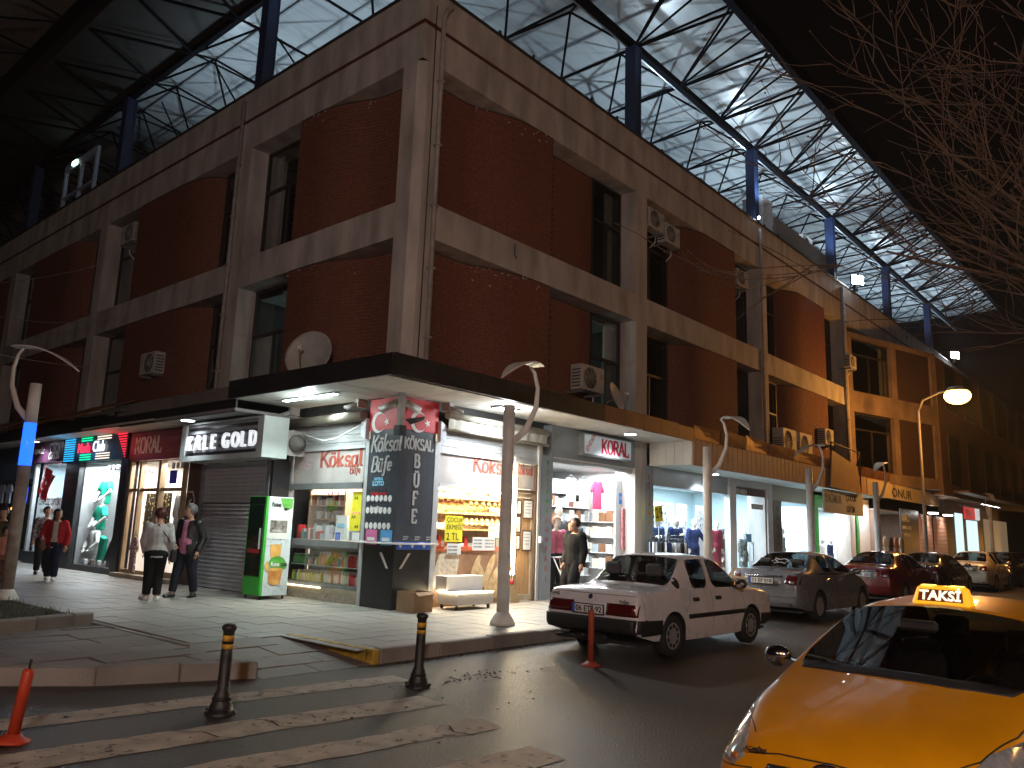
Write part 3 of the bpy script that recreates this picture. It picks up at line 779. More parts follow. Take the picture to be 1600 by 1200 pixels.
# sheets: right wing (x grows), left wing (y grows), in strips with a lap
for i in range(19):
    x0 = OUT+i*2.667
    s = MB(W0); y1 = 22
    s.box(x0, x0+2.66, OUT, y1 if i else .3, ZP+.004*(i % 2), ZP+.05+.004*(i % 2)); s.build('roof_sheet', panel_m, roof)
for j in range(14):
    s = MB(W0); s.box(OUT, .40, .31+4.1*j, .31+4.1*j+4.09, ZB+.19, ZB+.24); s.build('shade_board', M('overhang_shade', (.035, .032, .028), rough=.7, var=.3), roof)  # added boards; the unlit overhang's shade is put into their colour
s = MB(W0); s.box(OUT, 22, 22.01, 60, ZP, ZP+.05); s.build('roof_sheet', panel_m, roof)
s = MB(W0); s.box(-7.5, OUT-.3, -1, 60, ZP-.2, ZP-.15); s.build('roof_sheet', M('unlit_roof_sheet', (.16, .13, .11), rough=.7, var=.2), roof)  # darker copy of the sheet, its lack of light put into the colour
# edge gutters
for nm, bx in (('gutter', (OUT-.15, 48.5, OUT-.22, OUT, ZP-.42, ZP+.10)), ('gutter', (OUT-.22, OUT, OUT+.003, 60, ZP-.42, ZP+.10))):
    s = MB(W0); s.box(*bx); s.build(nm, steel, roof)
# purlins under the sheets
for i in range(38):
    x0 = OUT+1.33*i
    s = MB(W0); s.box(x0-.03, x0+.025, OUT, 20, ZP-.07, ZP-.005); s.build('purlin', M('purlin_steel', (.25, .27, .30), rough=.5, var=.1), roof)
# bottom chords and diagonals of the space frame
G = 2.667
def bar(a, b, r=.044, nm='truss_bar', mat=steel):
    s = MB(W0); s.tube([a, b], r, 6, cap=False); return s.build(nm, mat, roof)
main = MB(W0); main.box(.22, 48, .22, .38, ZB-.02, ZB+.18); main.build('edge_beam', steel, roof)
main = MB(W0); main.box(.22, .38, .381, 60, ZB-.02, ZB+.18); main.build('edge_beam', steel, roof)
shiny = M('bright_steel_strip', (.5, .55, .62), rough=.3, metal=.6, var=.1)
main = MB(W0); main.box(.5, 48, .381, .42, ZB-.05, ZB-.02); main.build('steel_strip', shiny, roof)
nx = 18
for i in range(nx):
    x = .3+G*i
    e0 = (x-G/2, OUT+.05, ZP-.3); e1 = (x+G/2, OUT+.05, ZP-.3); mid = (x+G/2, -.95, ZB+.02)
    bar((x, .3, ZB), (x+G/2, OUT+.08, ZP-.05), .036); bar((x+G, .3, ZB), (x+G/2, OUT+.08, ZP-.05), .036)
    bar((x, .3, ZB), e0); bar((x, .3, ZB), e1); bar((x, .3, ZB), (x, OUT+.1, ZP-.2), .034)
    for j in range(2):
        y = .3+G*j; yn = y+G
        if i % 1 == 0:
            bar((x, y, ZB), (x, yn, ZB), .04)
            bar((x, y, ZB), (x+G/2, y+G/2, ZP-.12), .036); bar((x, yn, ZB), (x+G/2, y+G/2, ZP-.12), .036)
            bar((x+G, y, ZB), (x+G/2, y+G/2, ZP-.12), .036); bar((x+G, yn, ZB), (x+G/2, y+G/2, ZP-.12), .036)
    if i < 17: bar((x, .3+G, ZB), (x+G, .3+G, ZB), .04); bar((x, .3+2*G, ZB), (x+G, .3+2*G, ZB), .04)
for i in range(14):
    y = .3+G*i
    e0 = (OUT+.05, y-G/2, ZB+.05); e1 = (OUT+.05, y+G/2, ZB+.05)
    bar((.3, y, ZB), e0); bar((.3, y, ZB), e1)
    bar((OUT, y, ZP-.35), (-4.9, y+G/2, ZP-.9), .035); bar((OUT, y, ZP-.35), (-4.9, y-G/2, ZP-.9), .035); bar((-4.9, y+G/2, ZP-.9), (-7.5, y, ZP-.3), .035); bar((-4.9, y+G/2, ZP-.9), (-7.5, y+G, ZP-.3), .035)
    if i > 2:
        for j in range(2):
            x = .3+G*j; xn = x+G
            bar((x, y, ZB), (xn, y, ZB), .03); bar((x, y, ZB), (x+G/2, y+G/2, ZP-.12), .036); bar((xn, y, ZB), (x+G/2, y+G/2, ZP-.12), .036)
            bar((x, y+G, ZB), (x+G/2, y+G/2, ZP-.12), .036); bar((xn, y+G, ZB), (x+G/2, y+G/2, ZP-.12), .036)
            bar((xn, y, ZB), (xn, y+G, ZB), .035)
main = MB(W0); main.tube([(-4.9, -1, ZP-.9), (-4.9, 40, ZP-.9)], .12, 8); main.build('edge_beam', steel, roof)
# terrace columns
for x, y in [(.29, .3)]+[(8.29+8*i, .3) for i in range(5)]+[(.3, 6.65), (.3, 15.25), (.3, 23.8), (8.29, 8.3), (16.29, 8.3), (8.3, 15.2)]:
    s = MB(W0); s.box(x-.15, x+.15, y-.15, y+.15, 12.6, ZB); s.box(x-.17, x-.13, y-.17, y+.17, 12.6, ZB-.03); s.box(x+.13, x+.17, y-.17, y+.17, 12.6, ZB-.03)
    s.build('column', steel_b, roof)
# terrace floor, low rails, a cabin and a bare partition
terr_m = M('terrace_floor', (.25, .25, .25), rough=.8, var=.2)
s = MB(W0); s.box(.3, 60, .3, 20, 11.4, 11.5); s.box(.3, 20, 20.01, 50, 11.4, 11.5); s.build('terrace_floor', terr_m, roof)
for y0 in (1.6, 3.0):
    s = MB(W0)
    for z in (13.4, 13.9, 14.3): s.tube([(11.5, y0, z), (16, y0, z)], .025, 6)
    for i in range(5): s.tube([(11.5+i*1.1, y0, 12), (11.5+i*1.1, y0, 14.3)], .025, 6)
    s.build('railing', steel_b, roof)
grey_p = M('grey_partition', (.22, .23, .24), rough=.7, var=.2)
s = MB(W0); s.box(9.5, 17.0, 5.9, 6.0, 11.5, ZP-.02); s.build('partition', grey_p, roof)
s = MB(W0); s.hexa([(9.4, 3.9, 14.6), (16.2, 3.9, 14.6), (16.2, 5.9, 14.6), (9.4, 5.9, 14.6)], [(9.4, 3.9, 14.7), (16.2, 3.9, 14.7), (16.2, 5.9, 14.7), (9.4, 5.9, 14.7)]); s.build('partition', grey_p, roof)
s = MB(W0); s.box(18.4, 23.8, -.02+.35, .43, 12.7, 13.75); s.build('grey_screen', M('grey_screen', (.20, .20, .21), rough=.6, var=.1), roof)
s = MB(W0); s.box(17.4, 17.5, .4, 1.2, 12.6, 14.2); s.box(18.2, 18.3, .4, 1.2, 12.6, 14.2); s.box(17.4, 18.3, .4, 1.2, 14.2, 14.3); s.build('door_frame', M('white_steel', (.6, .65, .7), var=.1), roof)
s = MB(W0); s.tube([(.4, y, 0) for y in (1, 2)], .01); 
for i, y0 in enumerate((8.0, 11.5, 5.0)):
    s = MB(W0); s.tube([(.8, y0, 13.2), (.8, y0+2.6, 13.2)], .03, 6); s.tube([(.8, y0+.2, 12.6), (.8, y0+2.5, 15.3)], .025, 6); s.build('railing', steel, roof)
# white steel door frame with an exit light at the far left end
s = MB(W0); s.box(.5, .62, 21.2, 21.35, 12.6, 15.0); s.box(.5, .62, 18.3, 18.42, 12.6, 15.0); s.box(.5, .62, 18.42, 21.2, 14.72, 15.0); s.box(.5, .62, 18.42, 21.2, 13.6, 13.68); s.box(.5, .62, 19.7, 19.8, 12.6, 14.72)
s.build('door_frame', M('blue_white_frame', (.42, .50, .66), rough=.5, var=.1), roof)
s = MB(W0); s.box(.44, .49, 20.1, 20.5, 14.8, 14.95); s.build('exit_light', glow('exit_light', (.7, 1, .8), 6), roof)
# spikes and bolts along the parapet
for i in range(14):
    s = MB(W0); x = 2.3+i*1.2; s.lathe([(.0, .10), (.035, .08), (.03, .04), (.045, .0), (.045, -.06)], (x, .05, 12.74), 8); s.build('parapet_stud', frame_m, roof)
# lights washing the underside of the roof
def uplight(x, y, z, p, tgt): lamp('roof_floodlight', 'SPOT', (x, y, z), p, COOL, .15, tgt, spot=rad(150))
for x, y, p in ((2.4, 4.5, 190), (5.0, 7.5, 150), (2.6, 10.5, 260), (3.2, 14.5, 130), (12.5, 1.8, 420), (20.5, 2.6, 560), (31, 2.6, 560), (39.5, 2.6, 620), (45, 2.6, 300)):
    uplight(x, y, 12.9, p, (x, y-.6, 17))
for x, p in ((9.5, 120), (16.2, 320), (23.0, 400), (34, 260), (43, 300)):
    lamp('roof_floodlight', 'SPOT', (x, -.35, 13.3), p, COOL, .12, (x+.6, -1.0, 17), spot=rad(130))
# ================================================================== FIGURES
def remeshed(mb, voxel, smooth=3):
    me = mb.mesh('tmp', [], merge=True)
    o = bpy.data.objects.new('tmp', me); COL.objects.link(o)
    r = o.modifiers.new('r', 'REMESH'); r.mode = 'VOXEL'; r.voxel_size = voxel; r.use_smooth_shade = True
    s = o.modifiers.new('s', 'SMOOTH'); s.factor = .5; s.iterations = smooth
    out = bpy.data.meshes.new_from_object(o.evaluated_get(bpy.context.evaluated_depsgraph_get()))
    bpy.data.objects.remove(o); bpy.data.meshes.remove(me)
    for p in out.polygons: p.use_smooth = True
    return out
def put(name, me, mat, parent):
    me.materials.clear()
    for m in (mat if isinstance(mat, (list, tuple)) else [mat]): me.materials.append(m)
    me.name = name
    o = bpy.data.objects.new(name, me); COL.objects.link(o); o.parent = parent
    return o
def join_mb(me, mb, mi):
    """append simple geometry (fingers, features) to a mesh with material slot mi"""
    bm = bmesh.new(); bm.from_mesh(me)
    vs = [bm.verts.new(v) for v in mb.v]
    for f, sm in zip(mb.f, mb.sm):
        try: fc = bm.faces.new([vs[i] for i in f]); fc.material_index = mi; fc.smooth = sm
        except ValueError: pass
    bm.to_mesh(me); bm.free()
def rings(mb, rs, n=14):
    """rs: (cx, cy, z, rx, ry) stacked ellipses"""
    base = len(mb.v)
    for (cx, cy_, z, rx, ry) in rs:
        for q in range(n):
            a = 2*math.pi*q/n; mb.v.append(mb.fr(cx+rx*math.cos(a), cy_+ry*math.sin(a), z))
    for k in range(len(rs)-1):
        for q in range(n):
            i0 = base+k*n+q; i1 = base+k*n+(q+1) % n; mb.face((i0, i1, i1+n, i0+n), True)
    mb.face([base+q for q in range(n)][::-1]); mb.face([base+(len(rs)-1)*n+q for q in range(n)])
REST = dict(ls=(0, .104, .800), rs=(0, -.104, .800), le=(-.012, .136, .635), re=(-.012, -.136, .635), lw=(.03, .142, .485), rw=(.03, -.142, .485),
            lh=(0, .052, .52), rh=(0, -.052, .52), lk=(.012, .058, .285), rk=(.012, -.058, .285), la=(-.012, .062, .045), ra=(-.012, -.062, .045), turn=0, nod=0, lf=0, rf=0)
eye_m = M('eye_dark', (.02, .015, .012), rough=.2, var=0)
lip_m = M('lips', (.30, .10, .08), rough=.5, var=0)
def human(name, label, cat, loc, rz, h=1.7, pose=None, skin=None, top=None, sleeve=1., hem=.47, trousers=None, shoes=None, hair=None, style='short', jacket=None, jacket_hem=.45, open_front=True, skirt=None, skirt_hem=.08, belly=0, vox=.016, group=None, bust=False, face=True, slim=1.0):
    P = dict(REST); P.update(pose or {})
    J = {k: Vector(v)*h if isinstance(v, tuple) else v for k, v in P.items()}
    t = thing(name, label, cat, loc, rz, group)
    tz = Vector(P.get('chest', (0, 0, 0)))*h       # sideways lean of the upper body
    def X(z, dx=0): return dx*h + tz.x*max(0, (z-.5)/.33), tz.y*max(0, (z-.5)/.33)
    for k in ('ls', 'rs', 'le', 're', 'lw', 'rw'): J[k] = J[k] + tz
    def torso(mb, infl, z0, z1=.845, bel=0):
        zz = [(.845, .034, .042), (.828, .045, .068), (.805, .058, .100), (.775, .066, .118), (.73, .070, .116), (.66, .066, .102), (.60, .062, .095), (.55, .068, .105), (.50, .070, .108), (.46, .066, .106), (.40, .066, .108), (.30, .07, .11), (.2, .075, .115), (.08, .085, .13)]
        rs_ = []
        for z, rx, ry in zz:
            if z0-.012 <= z <= z1:
                b = bel*max(0, 1-abs(z-.6)/.12)
                cx, cy_ = X(z, b*.5); rs_.append((cx, cy_, z*h, (rx*slim+b+infl)*h, (ry*slim+b*.5+infl)*h))
        rings(mb, rs_)
    b = MB(); torso(b, 0, .5)
    hx, hy = X(.93)
    nk = Vector((hx, hy, .83*h)); hd = Vector((hx+.018*h, hy, .93*h))
    b.tube([(nk.x, nk.y, .80*h), (hx+.004*h, hy, .885*h)], [.036*h, .031*h], 10)
    ct, st = math.cos(P['turn']), math.sin(P['turn'])
    def H(x, y, z): return (hd.x+(x*ct-y*st)*h, hd.y+(x*st+y*ct)*h, hd.z+z*h)
    hb = MB(lambda x, y, z: Vector(H(x, y, z)))
    hb.ball((0, 0, .012), .058, 14, 10, (1.05, .86, 1.12)); hb.ball((.018, 0, -.028), .04, 12, 8, (1.0, .92, 1.05))
    hb.ball((.062, 0, -.008), .012, 8, 6, (1, .8, 1.3)); hb.ball((0, .05, -.004), .013, 8, 6, (.8, .4, 1.3)); hb.ball((0, -.05, -.004), .013, 8, 6, (.8, .4, 1.3))
    o0 = len(b.v); b.v += hb.v; b.f += [tuple(i+o0 for i in f) for f in hb.f]; b.mi += hb.mi; b.sm += hb.sm
    legs = not bust
    for sd in 'lr':
        b.ball(tuple(J[sd+'s']), .042*h*slim); b.tube([J[sd+'s'], J[sd+'e'], J[sd+'w']], [.040*h*slim, .031*h*slim, .020*h], 9)
        w = J[sd+'w']; dr = (w-J[sd+'e']).normalized(); palm = w+dr*.045*h
        b.tube([w, palm], [.019*h, .021*h], 8)
        if legs:
            b.tube([J[sd+'h'], J[sd+'k'], J[sd+'a']], [.068*h*slim, .044*h*slim, .027*h], 10)
            f = P[sd+'f']; fx = Vector((math.cos(f), math.sin(f), 0))
            a = J[sd+'a']; b.tube([a-fx*.025*h-Vector((0, 0, .02*h)), a+fx*.05*h-Vector((0, 0, .022*h)), a+fx*.105*h-Vector((0, 0, .028*h))], [.025*h, .027*h, .017*h], 9)
    me = remeshed(b, vox*h/1.7, 2)
    fg = MB()
    for sd in 'lr':
        w = J[sd+'w']; dr = (w-J[sd+'e']).normalized(); palm = w+dr*.048*h
        side = dr.cross(Vector((0, 0, 1)) if abs(dr.z) < .9 else Vector((0, 1, 0))).normalized(); cu = dr.cross(side).normalized()
        for i, ln in enumerate((.036, .042, .039, .03)):
            q = palm+side*(i-1.5)*.011*h
            fg.tube([q-dr*.01*h, q+dr*ln*.55*h, q+dr*ln*h+cu*.012*h], [.0058*h, .0054*h, .0042*h], 6)
        q = w+dr*.02*h-side*.018*h; fg.tube([q, q-side*.016*h+dr*.02*h, q-side*.016*h+dr*.038*h], [.007*h, .006*h, .0045*h], 6)
    join_mb(me, fg, 0)
    if face:
        ft = MB(lambda x, y, z: Vector(H(x, y, z)))
        for sy in (-1, 1):
            ft.ball((.052, sy*.021, .008), .0075, 8, 6, (.6, 1.25, .7)); 
            ft.box(.053, .060, sy*.021-.013, sy*.021+.013, .022, .0265)
        join_mb(me, ft, 1)
        ft = MB(lambda x, y, z: Vector(H(x, y, z))); ft.ball((.055, 0, -.037), .009, 8, 6, (.5, 1.7, .5)); join_mb(me, ft, 2)
    put('body', me, [skin, eye_m, lip_m], t)
    v2 = vox*h/1.7
    if trousers and legs:
        g = MB(); rings(g, [(0, 0, .555*h, (.070*slim+.008)*h, (.103*slim+.006)*h), (0, 0, .50*h, (.074*slim+.006)*h, (.112*slim+.006)*h), (0, 0, .455*h, .07*h*slim, .11*h*slim)])
        for sd in 'lr':
            a = J[sd+'a']; k = J[sd+'k']; g.tube([J[sd+'h'], k, a+(k-a)*.06], [.072*h*slim, .054*h*slim, .042*h*slim], 10)
        put('trousers', remeshed(g, v2), trousers, t)
    if skirt:
        g = MB(); torso(g, .012, skirt_hem, .60); put('skirt', remeshed(g, v2), skirt, t)
    if shoes and legs:
        g = MB()
        for sd in 'lr':
            f = P[sd+'f']; fx = Vector((math.cos(f), math.sin(f), 0)); a = J[sd+'a']
            g.tube([a-fx*.032*h-Vector((0, 0, .02*h)), a+fx*.05*h-Vector((0, 0, .022*h)), a+fx*.115*h-Vector((0, 0, .028*h))], [.029*h, .031*h, .020*h], 10)
            g.box(a.x-.03*h*abs(fx.x)-.01*h, a.x+.1*h*fx.x+.01*h, a.y-.024*h, a.y+.024*h, a.z-.045*h, a.z-.03*h) if abs(fx.x) > .7 else None
        put('shoes', remeshed(g, v2*.8), shoes, t)
    def upper(nm, mat, infl, z0, sl, opened=False, bel=0):
        g = MB(); torso(g, infl, z0, .84, bel)
        for sd in 'lr':
            s_, e, w = J[sd+'s'], J[sd+'e'], J[sd+'w']
            g.ball(tuple(s_), (.044*slim+infl*.8)*h, 12, 9)
            if sl > .6: g.tube([s_, e, e.lerp(w, min(1, (sl-.5)*2)*.97)], [(.042*slim+infl*.8)*h, (.034*slim+infl*.8)*h, (.026+infl*.8)*h], 10)
            elif sl > 0: g.tube([s_, s_.lerp(e, sl*1.6)], [(.046*slim+infl)*h, (.042*slim+infl)*h], 10)
            else: g.ball(tuple(s_), .03*h)
        me = remeshed(g, v2)
        if opened:
            bm = bmesh.new(); bm.from_mesh(me)
            kill = [f for f in bm.faces if f.calc_center_median().x > .03*h and abs(f.calc_center_median().y - tz.y*.6) < (.028+.03*(1-f.calc_center_median().z/(.84*h)))*h and f.calc_center_median().z < .83*h]
            bmesh.ops.delete(bm, geom=kill, context='FACES'); bm.to_mesh(me); bm.free()
        return put(nm, me, mat, t)
    if top: upper('shirt', top, .008, hem, sleeve, bel=belly)
    if jacket: upper('jacket', jacket, .014, jacket_hem, 1., open_front, bel=belly*.7)
    if hair:
        g = MB(lambda x, y, z: Vector(H(x, y, z)))
        if style == 'short':
            g.ball((-.012, 0, .024), .066, 14, 9, (1.05, .97, 1.04)); 
        elif style == 'scarf':
            g.ball((-.006, 0, .014), .066, 14, 9, (1.05, .95, 1.12)); g.tube([(-.02, 0, -.02), (-.015, 0, -.085)], [.052, .05], 10)
        else:
            g.ball((-.010, 0, .022), .063, 14, 9, (1.05, .96, 1.05)); g.tube([(-.02, 0, 0), (-.035, 0, -.09), (-.03, 0, -.15)], [.055, .05, .036], 10)
            for sy in (-1, 1): g.tube([(.006, sy*.047, .02), (.0, sy*.05, -.08), (.0, sy*.05, -.14)], [.02, .018, .012], 8)
        me = remeshed(g, .009*h/1.7*1.2, 1)
        bm = bmesh.new(); bm.from_mesh(me)
        fd = Vector((ct, st, 0))
        if style != 'scarf':
            kill = [f for f in bm.faces if (f.calc_center_median()-hd).dot(fd) > .030*h and (f.calc_center_median()-hd).z < .048*h]
        else:
            kill = [f for f in bm.faces if (f.calc_center_median()-hd).dot(fd) > .042*h and abs((f.calc_center_median()-hd).z) < .05*h]
        bmesh.ops.delete(bm, geom=kill, context='FACES'); bm.to_mesh(me); bm.free()
        put('hair' if style != 'scarf' else 'headscarf', me, hair, t)
    return t
def cloth(name, col=(.5, .5, .5), rough=.85, var=.15, nscale=12, **k): return M(name, col, spec=.15, rough=rough, var=var, nscale=nscale, bump=.25, bscale=18, **k)
skin_m = M('skin', (.42, .23, .155), rough=.5, var=.06)
hair_dark = M('dark_hair', (.014, .010, .008), rough=.45, var=.3, nscale=40, stretch=(1, 1, .2))
manq_m = M('mannequin_cream', (.62, .50, .40), rough=.35, var=.03)
manq_w = M('mannequin_white', (.72, .71, .69), rough=.35, var=.03)
# ================================================================== SHOPS
PV = PZ
def th(name, label, cat, fr, pos, group=None):
    base = fr(*pos); t = thing(name, label, cat, base, 0, group); return t, at(fr, base)
def bx(name, fr, mat, parent, *boxes, bevel=0):
    m_ = MB(fr)
    for b in boxes: m_.box(*b)
    return m_.build(name, mat, parent, bevel=bevel)
alu = M('aluminium_frame', (.55, .56, .57), rough=.4, metal=.3, var=.08)
alu_d = M('dark_aluminium', (.20, .21, .21), rough=.4, metal=.3, var=.1)
shut_m = M('shutter_slat', (.48, .49, .50), rough=.45, metal=.3, var=.12, nscale=3)
clear = glass_mat('shop_glass', (.93, .95, .95), .07)
white_wall = M('white_shop_wall', (.72, .73, .72), rough=.6, var=.05)
shop_floor = M('shop_floor_tile', (.45, .43, .40), rough=.3, var=.1)
wood = M('light_wood', (.42, .25, .12), rough=.5, var=.3, nscale=5, stretch=(8, 8, .6))
wood_d = M('dark_wood', (.10, .055, .032), rough=.5, var=.3, nscale=5, stretch=(8, 8, .6))
black_p = M('black_panel', (.018, .018, .02), rough=.35, var=.2)
slate = M('slate_grey_panel', (.055, .062, .075), rough=.35, var=.12)
red_flag = M('red_flag_print', (.60, .02, .03), rough=.5, var=.06)
white_ink = M('white_print', (.80, .80, .80), rough=.5, var=.03)
silver_ink = M('silver_lettering', (.62, .62, .62), rough=.35, metal=.3, var=.08)
yellow_card = M('yellow_card', (.80, .70, .03), rough=.7, var=.05)
black_ink = M('black_print', (.015, .015, .015), rough=.6, var=0)
paper = M('white_paper', (.75, .75, .73), rough=.7, var=.04)
blue_card = M('blue_card', (.03, .13, .62), rough=.6, var=.08)
pink_card = M('pink_card', (.62, .16, .36), rough=.6, var=.15)
red_ink = M('red_print', (.62, .03, .04), rough=.5, var=.05)

# ---- corner pillar cladding -------------------------------------------------
T, fR = th('pillar_cladding', 'dark corner pillar cladding lettered in silver, flags on top and a white ledge round it', 'pillar', RF, (0, 0, PV))
fL = at(LF, RF(0, 0, PV)); Z = lambda z: z-PV
def wrap(name, z0, z1, w, o, mat):
    m_ = MB(lambda x, y, z: Vector((x, y, z-PV)))
    m_.hexa([(-o, -o, z0), (w, -o, z0), (w, .45, z0), (.45, .45, z0), (.45, w, z0), (-o, w, z0)], [(-o, -o, z1), (w, -o, z1), (w, .45, z1), (.45, .45, z1), (.45, w, z1), (-o, w, z1)])
    return m_.build(name, mat, T)
wrap('lower_panel', PV, 1.30, .86, .02, black_p); wrap('upper_panel', 1.335, 3.40, .86, .02, slate)
wrap('ledge', 1.302, 1.333, .95, .16, paper)
wrap('flag_panel', 3.402, 4.0, .90, .035, red_flag)
bx('edge_trim', fR, alu, T, (.862, .96, -.3, .03, Z(PV), Z(3.40))); bx('edge_trim', fL, alu, T, (.862, .96, -.3, .03, Z(PV), Z(3.40)))
for fr in (fR, fL):
    m_ = MB(fr); m_.prism([(.92, Z(3.405)), (1.06, Z(3.46)), (1.06, Z(3.72)), (.92, Z(3.80))], .0, .10); m_.build('shutter_end_cap', M('cap_white', (.6, .62, .68), rough=.4, var=.05), T)
    m_ = MB(fr); m_.hexa([(.10, .03, Z(1.02)), (.14, .03, Z(1.02)), (.14, .055, Z(1.02)), (.10, .055, Z(1.02))], [(.30, .03, Z(1.295)), (.35, .03, Z(1.295)), (.35, .055, Z(1.295)), (.30, .055, Z(1.295))]); m_.build('bracket', paper, T)
def disc_ring(fr, cu, cz, d, r0, mat, nm, inner=None, off=(.0, .0), n=28):
    m_ = MB(fr)
    for k in range(n):
        a0, a1 = 2*math.pi*k/n, 2*math.pi*(k+1)/n
        if inner is None: m_.poly([(cu, d, cz), (cu+r0*math.cos(a0), d, cz+r0*math.sin(a0)), (cu+r0*math.cos(a1), d, cz+r0*math.sin(a1))])
    return m_.build(nm, mat, T)
def crescent(fr, cu, cz, d, r, mat, parent, flip=1):
    """moon and star as thin relief: outer arc minus inner arc"""
    m_ = MB(fr); n = 26; r2 = r*.8; c2 = r*.25
    outer, inner = [], []
    a0 = math.acos(((r*r-r2*r2+c2*c2)/(2*c2*r)))
    for k in range(n+1):
        a = a0+(2*math.pi-2*a0)*k/n; outer.append((cu+flip*r*math.cos(a), cz+r*math.sin(a)))
        b0 = math.atan2(r*math.sin(a0), r*math.cos(a0)-c2); a = b0+(2*math.pi-2*b0)*k/n; inner.append((cu+flip*(c2+r2*math.cos(a)), cz+r2*math.sin(a)))
    for k in range(n): m_.poly([(outer[k][0], d, outer[k][1]), (outer[k+1][0], d, outer[k+1][1]), (inner[k+1][0], d, inner[k+1][1]), (inner[k][0], d, inner[k][1])])
    sx, sr = cu+flip*r*1.18, r*.42
    st = [(sx+flip*-1*(sr if k % 2 == 0 else sr*.4)*math.cos(math.pi*k/5), cz+(sr if k % 2 == 0 else sr*.4)*math.sin(math.pi*k/5)) for k in range(10)]
    for k in range(10): m_.poly([(sx, d, cz), (st[k][0], d, st[k][1]), (st[(k+1) % 10][0], d, st[(k+1) % 10][1])])
    return m_.build('moon_and_star', mat, parent)
crescent(fR, .38, Z(3.72), .039, .20, white_ink, T); crescent(fL, .62, Z(3.70), .039, .20, white_ink, T, -1)
def LT(u, z, d=.026): return LF(u, d, z)
def RT(u, z, d=.026): return RF(u, d, z)
stroke_text('Köksal', LT(.82, 3.00), LX, .30, silver_ink, T, .19, .5, shear=.22, sx=.80)
stroke_text('Büfe', LT(.78, 2.62), LX, .28, silver_ink, T, .19, .5, shear=.22, sx=.85)
stroke_text('KÖKSAL', RT(.07, 3.05), RX, .20, silver_ink, T, .22, .5, serif=.12, sx=.78)
for ch, z in zip('BÜFE', (2.72, 2.36, 2.03, 1.70)): stroke_text(ch, RT(.34, z), RX, .235, silver_ink, T, .26, .55, serif=.15, sx=.80)
light_blue = M('light_blue_print', (.25, .60, .85), rough=.5, var=.03)
text('SAYISAL', LT(.66, 2.46), LX, .075, light_blue, T, .002, .002)
text('LOTO', LT(.70, 2.36), LX, .12, light_blue, T, .002, .006)
text('SÜPER LOTO', LT(.72, 2.18), LX, .075, red_ink, T, .002, .003, .2)
text('Şans Topu', LT(.74, 1.92), LX, .085, white_ink, T, .002, .003, .25)
text('ON NUMARA', LT(.72, 1.86), LX, .04, white_ink, T, .002, .001)
for z in (2.27, 2.05, 1.77):
    m_ = MB(fL)
    for i in range(6):
        m_.lathe([(.0, .032), (.05, .030), (.05, .02)], (0, 0, 0), 12, True, 1) if False else None
        cu = .80-i*.125
        pts = [(cu+.052*math.cos(2*math.pi*k/14), Z(z)+.062*math.sin(2*math.pi*k/14)) for k in range(14)]
        m_.hexa([(p[0], .021, p[1]) for p in pts], [(p[0], .027, p[1]) for p in pts])
    m_.build('number_balls', white_ink, T)
    text('1 7 2 9 4 5' if z > 2.2 else ('3 8 6 1 5 2' if z > 2 else '4 9 0 2 · 6'), LT(.815, z-.03, .029), LX, .085, black_ink, T, .001, 0, sx=1.46)
for u, m_ in ((.80, pink_card), (.38, M('sky_card', (.10, .36, .72), rough=.6, var=.2))):
    bx('poster', fL, m_, T, (u-.32, u, .021, .026, Z(1.42), Z(1.70)))
    bx('poster_print', fL, paper, T, (u-.26, u-.05, .0265, .028, Z(1.50), Z(1.56)))
bx('sticker_strip', fR, blue_card, T, (.02, .86, .021, .026, Z(1.36), Z(1.50)))
for u in (.08, .37, .66):
    m_ = MB(fR); m_.prism([(u, Z(1.46)), (u+.07, Z(1.46)), (u+.07, Z(1.42)), (u+.035, Z(1.385)), (u, Z(1.42))], .0265, .029); m_.build('shield_print', white_ink, T)
    text('buradan', RT(u+.085, 1.43, .028), RX, .04, white_ink, T, .001); text('geçerli', RT(u+.085, 1.39, .028), RX, .04, white_ink, T, .001)

# cameras and bracket on the corner post
cp_, cf = th('camera_post', 'grey square post hanging from canopy corner with two bullet cameras', 'camera post', RF, (-.22, .22, 3.3))
bx('post', cf, dirty, cp_, (-.27, -.17, .17, .27, 3.42, 4.02)); bx('junction_box', cf, black_p, cp_, (-.30, -.14, .14, .30, 3.24, 3.42))
def camera_unit(fr, u, d, z, du, dd, par, sc=1.):
    m_ = MB(fr); v = Vector((du, dd, -.25)).normalized()
    a = Vector((u, d, z)); b = a+v*.36*sc
    m_.tube([tuple(a), tuple(b)], .055*sc, 8); m_.tube([tuple(a+Vector((0, 0, .03))), tuple(b+v*.05+Vector((0, 0, .035)))], .06*sc, 4)
    o = m_.build('camera', M('camera_white', (.42, .40, .38), rough=.4, var=.05), par)
    m_ = MB(fr); m_.tube([tuple(b), tuple(b+v*.012)], .045*sc, 10); m_.build('lens', black_p, o)
camera_unit(cf, -.1, .18, 3.86, .8, -.05, cp_); camera_unit(cf, -.24, .12, 3.84, -.15, -.7, cp_)
s = MB(cf); s.poly([(-.12, .22, 3.55), (.35, .25, 3.66), (.30, .26, 3.58), (.0, .24, 3.46)]); s.poly([(-.12, .23, 3.55), (.0, .25, 3.46), (.30, .27, 3.58), (.35, .26, 3.66)]); s.build('bracket_plate', black_p, cp_)
for i, (fr, u, lab) in enumerate(((RF, 1.05, 'small white dome camera left of the green grey shutter awning, right face'), (LF, 1.1, 'small white camera under canopy by the left flag'), (LF, 3.35, 'small white camera under canopy above the fan'))):
    c, f_ = th('security_camera', lab, 'camera', fr, (u, .3, 3.9), 'small cameras under the canopy')
    camera_unit(f_, u, .2, 3.9, .4, .5, c, .6); bx('mount', f_, dirty, c, (u-.05, u+.05, .0, .22, 3.86, 4.02))

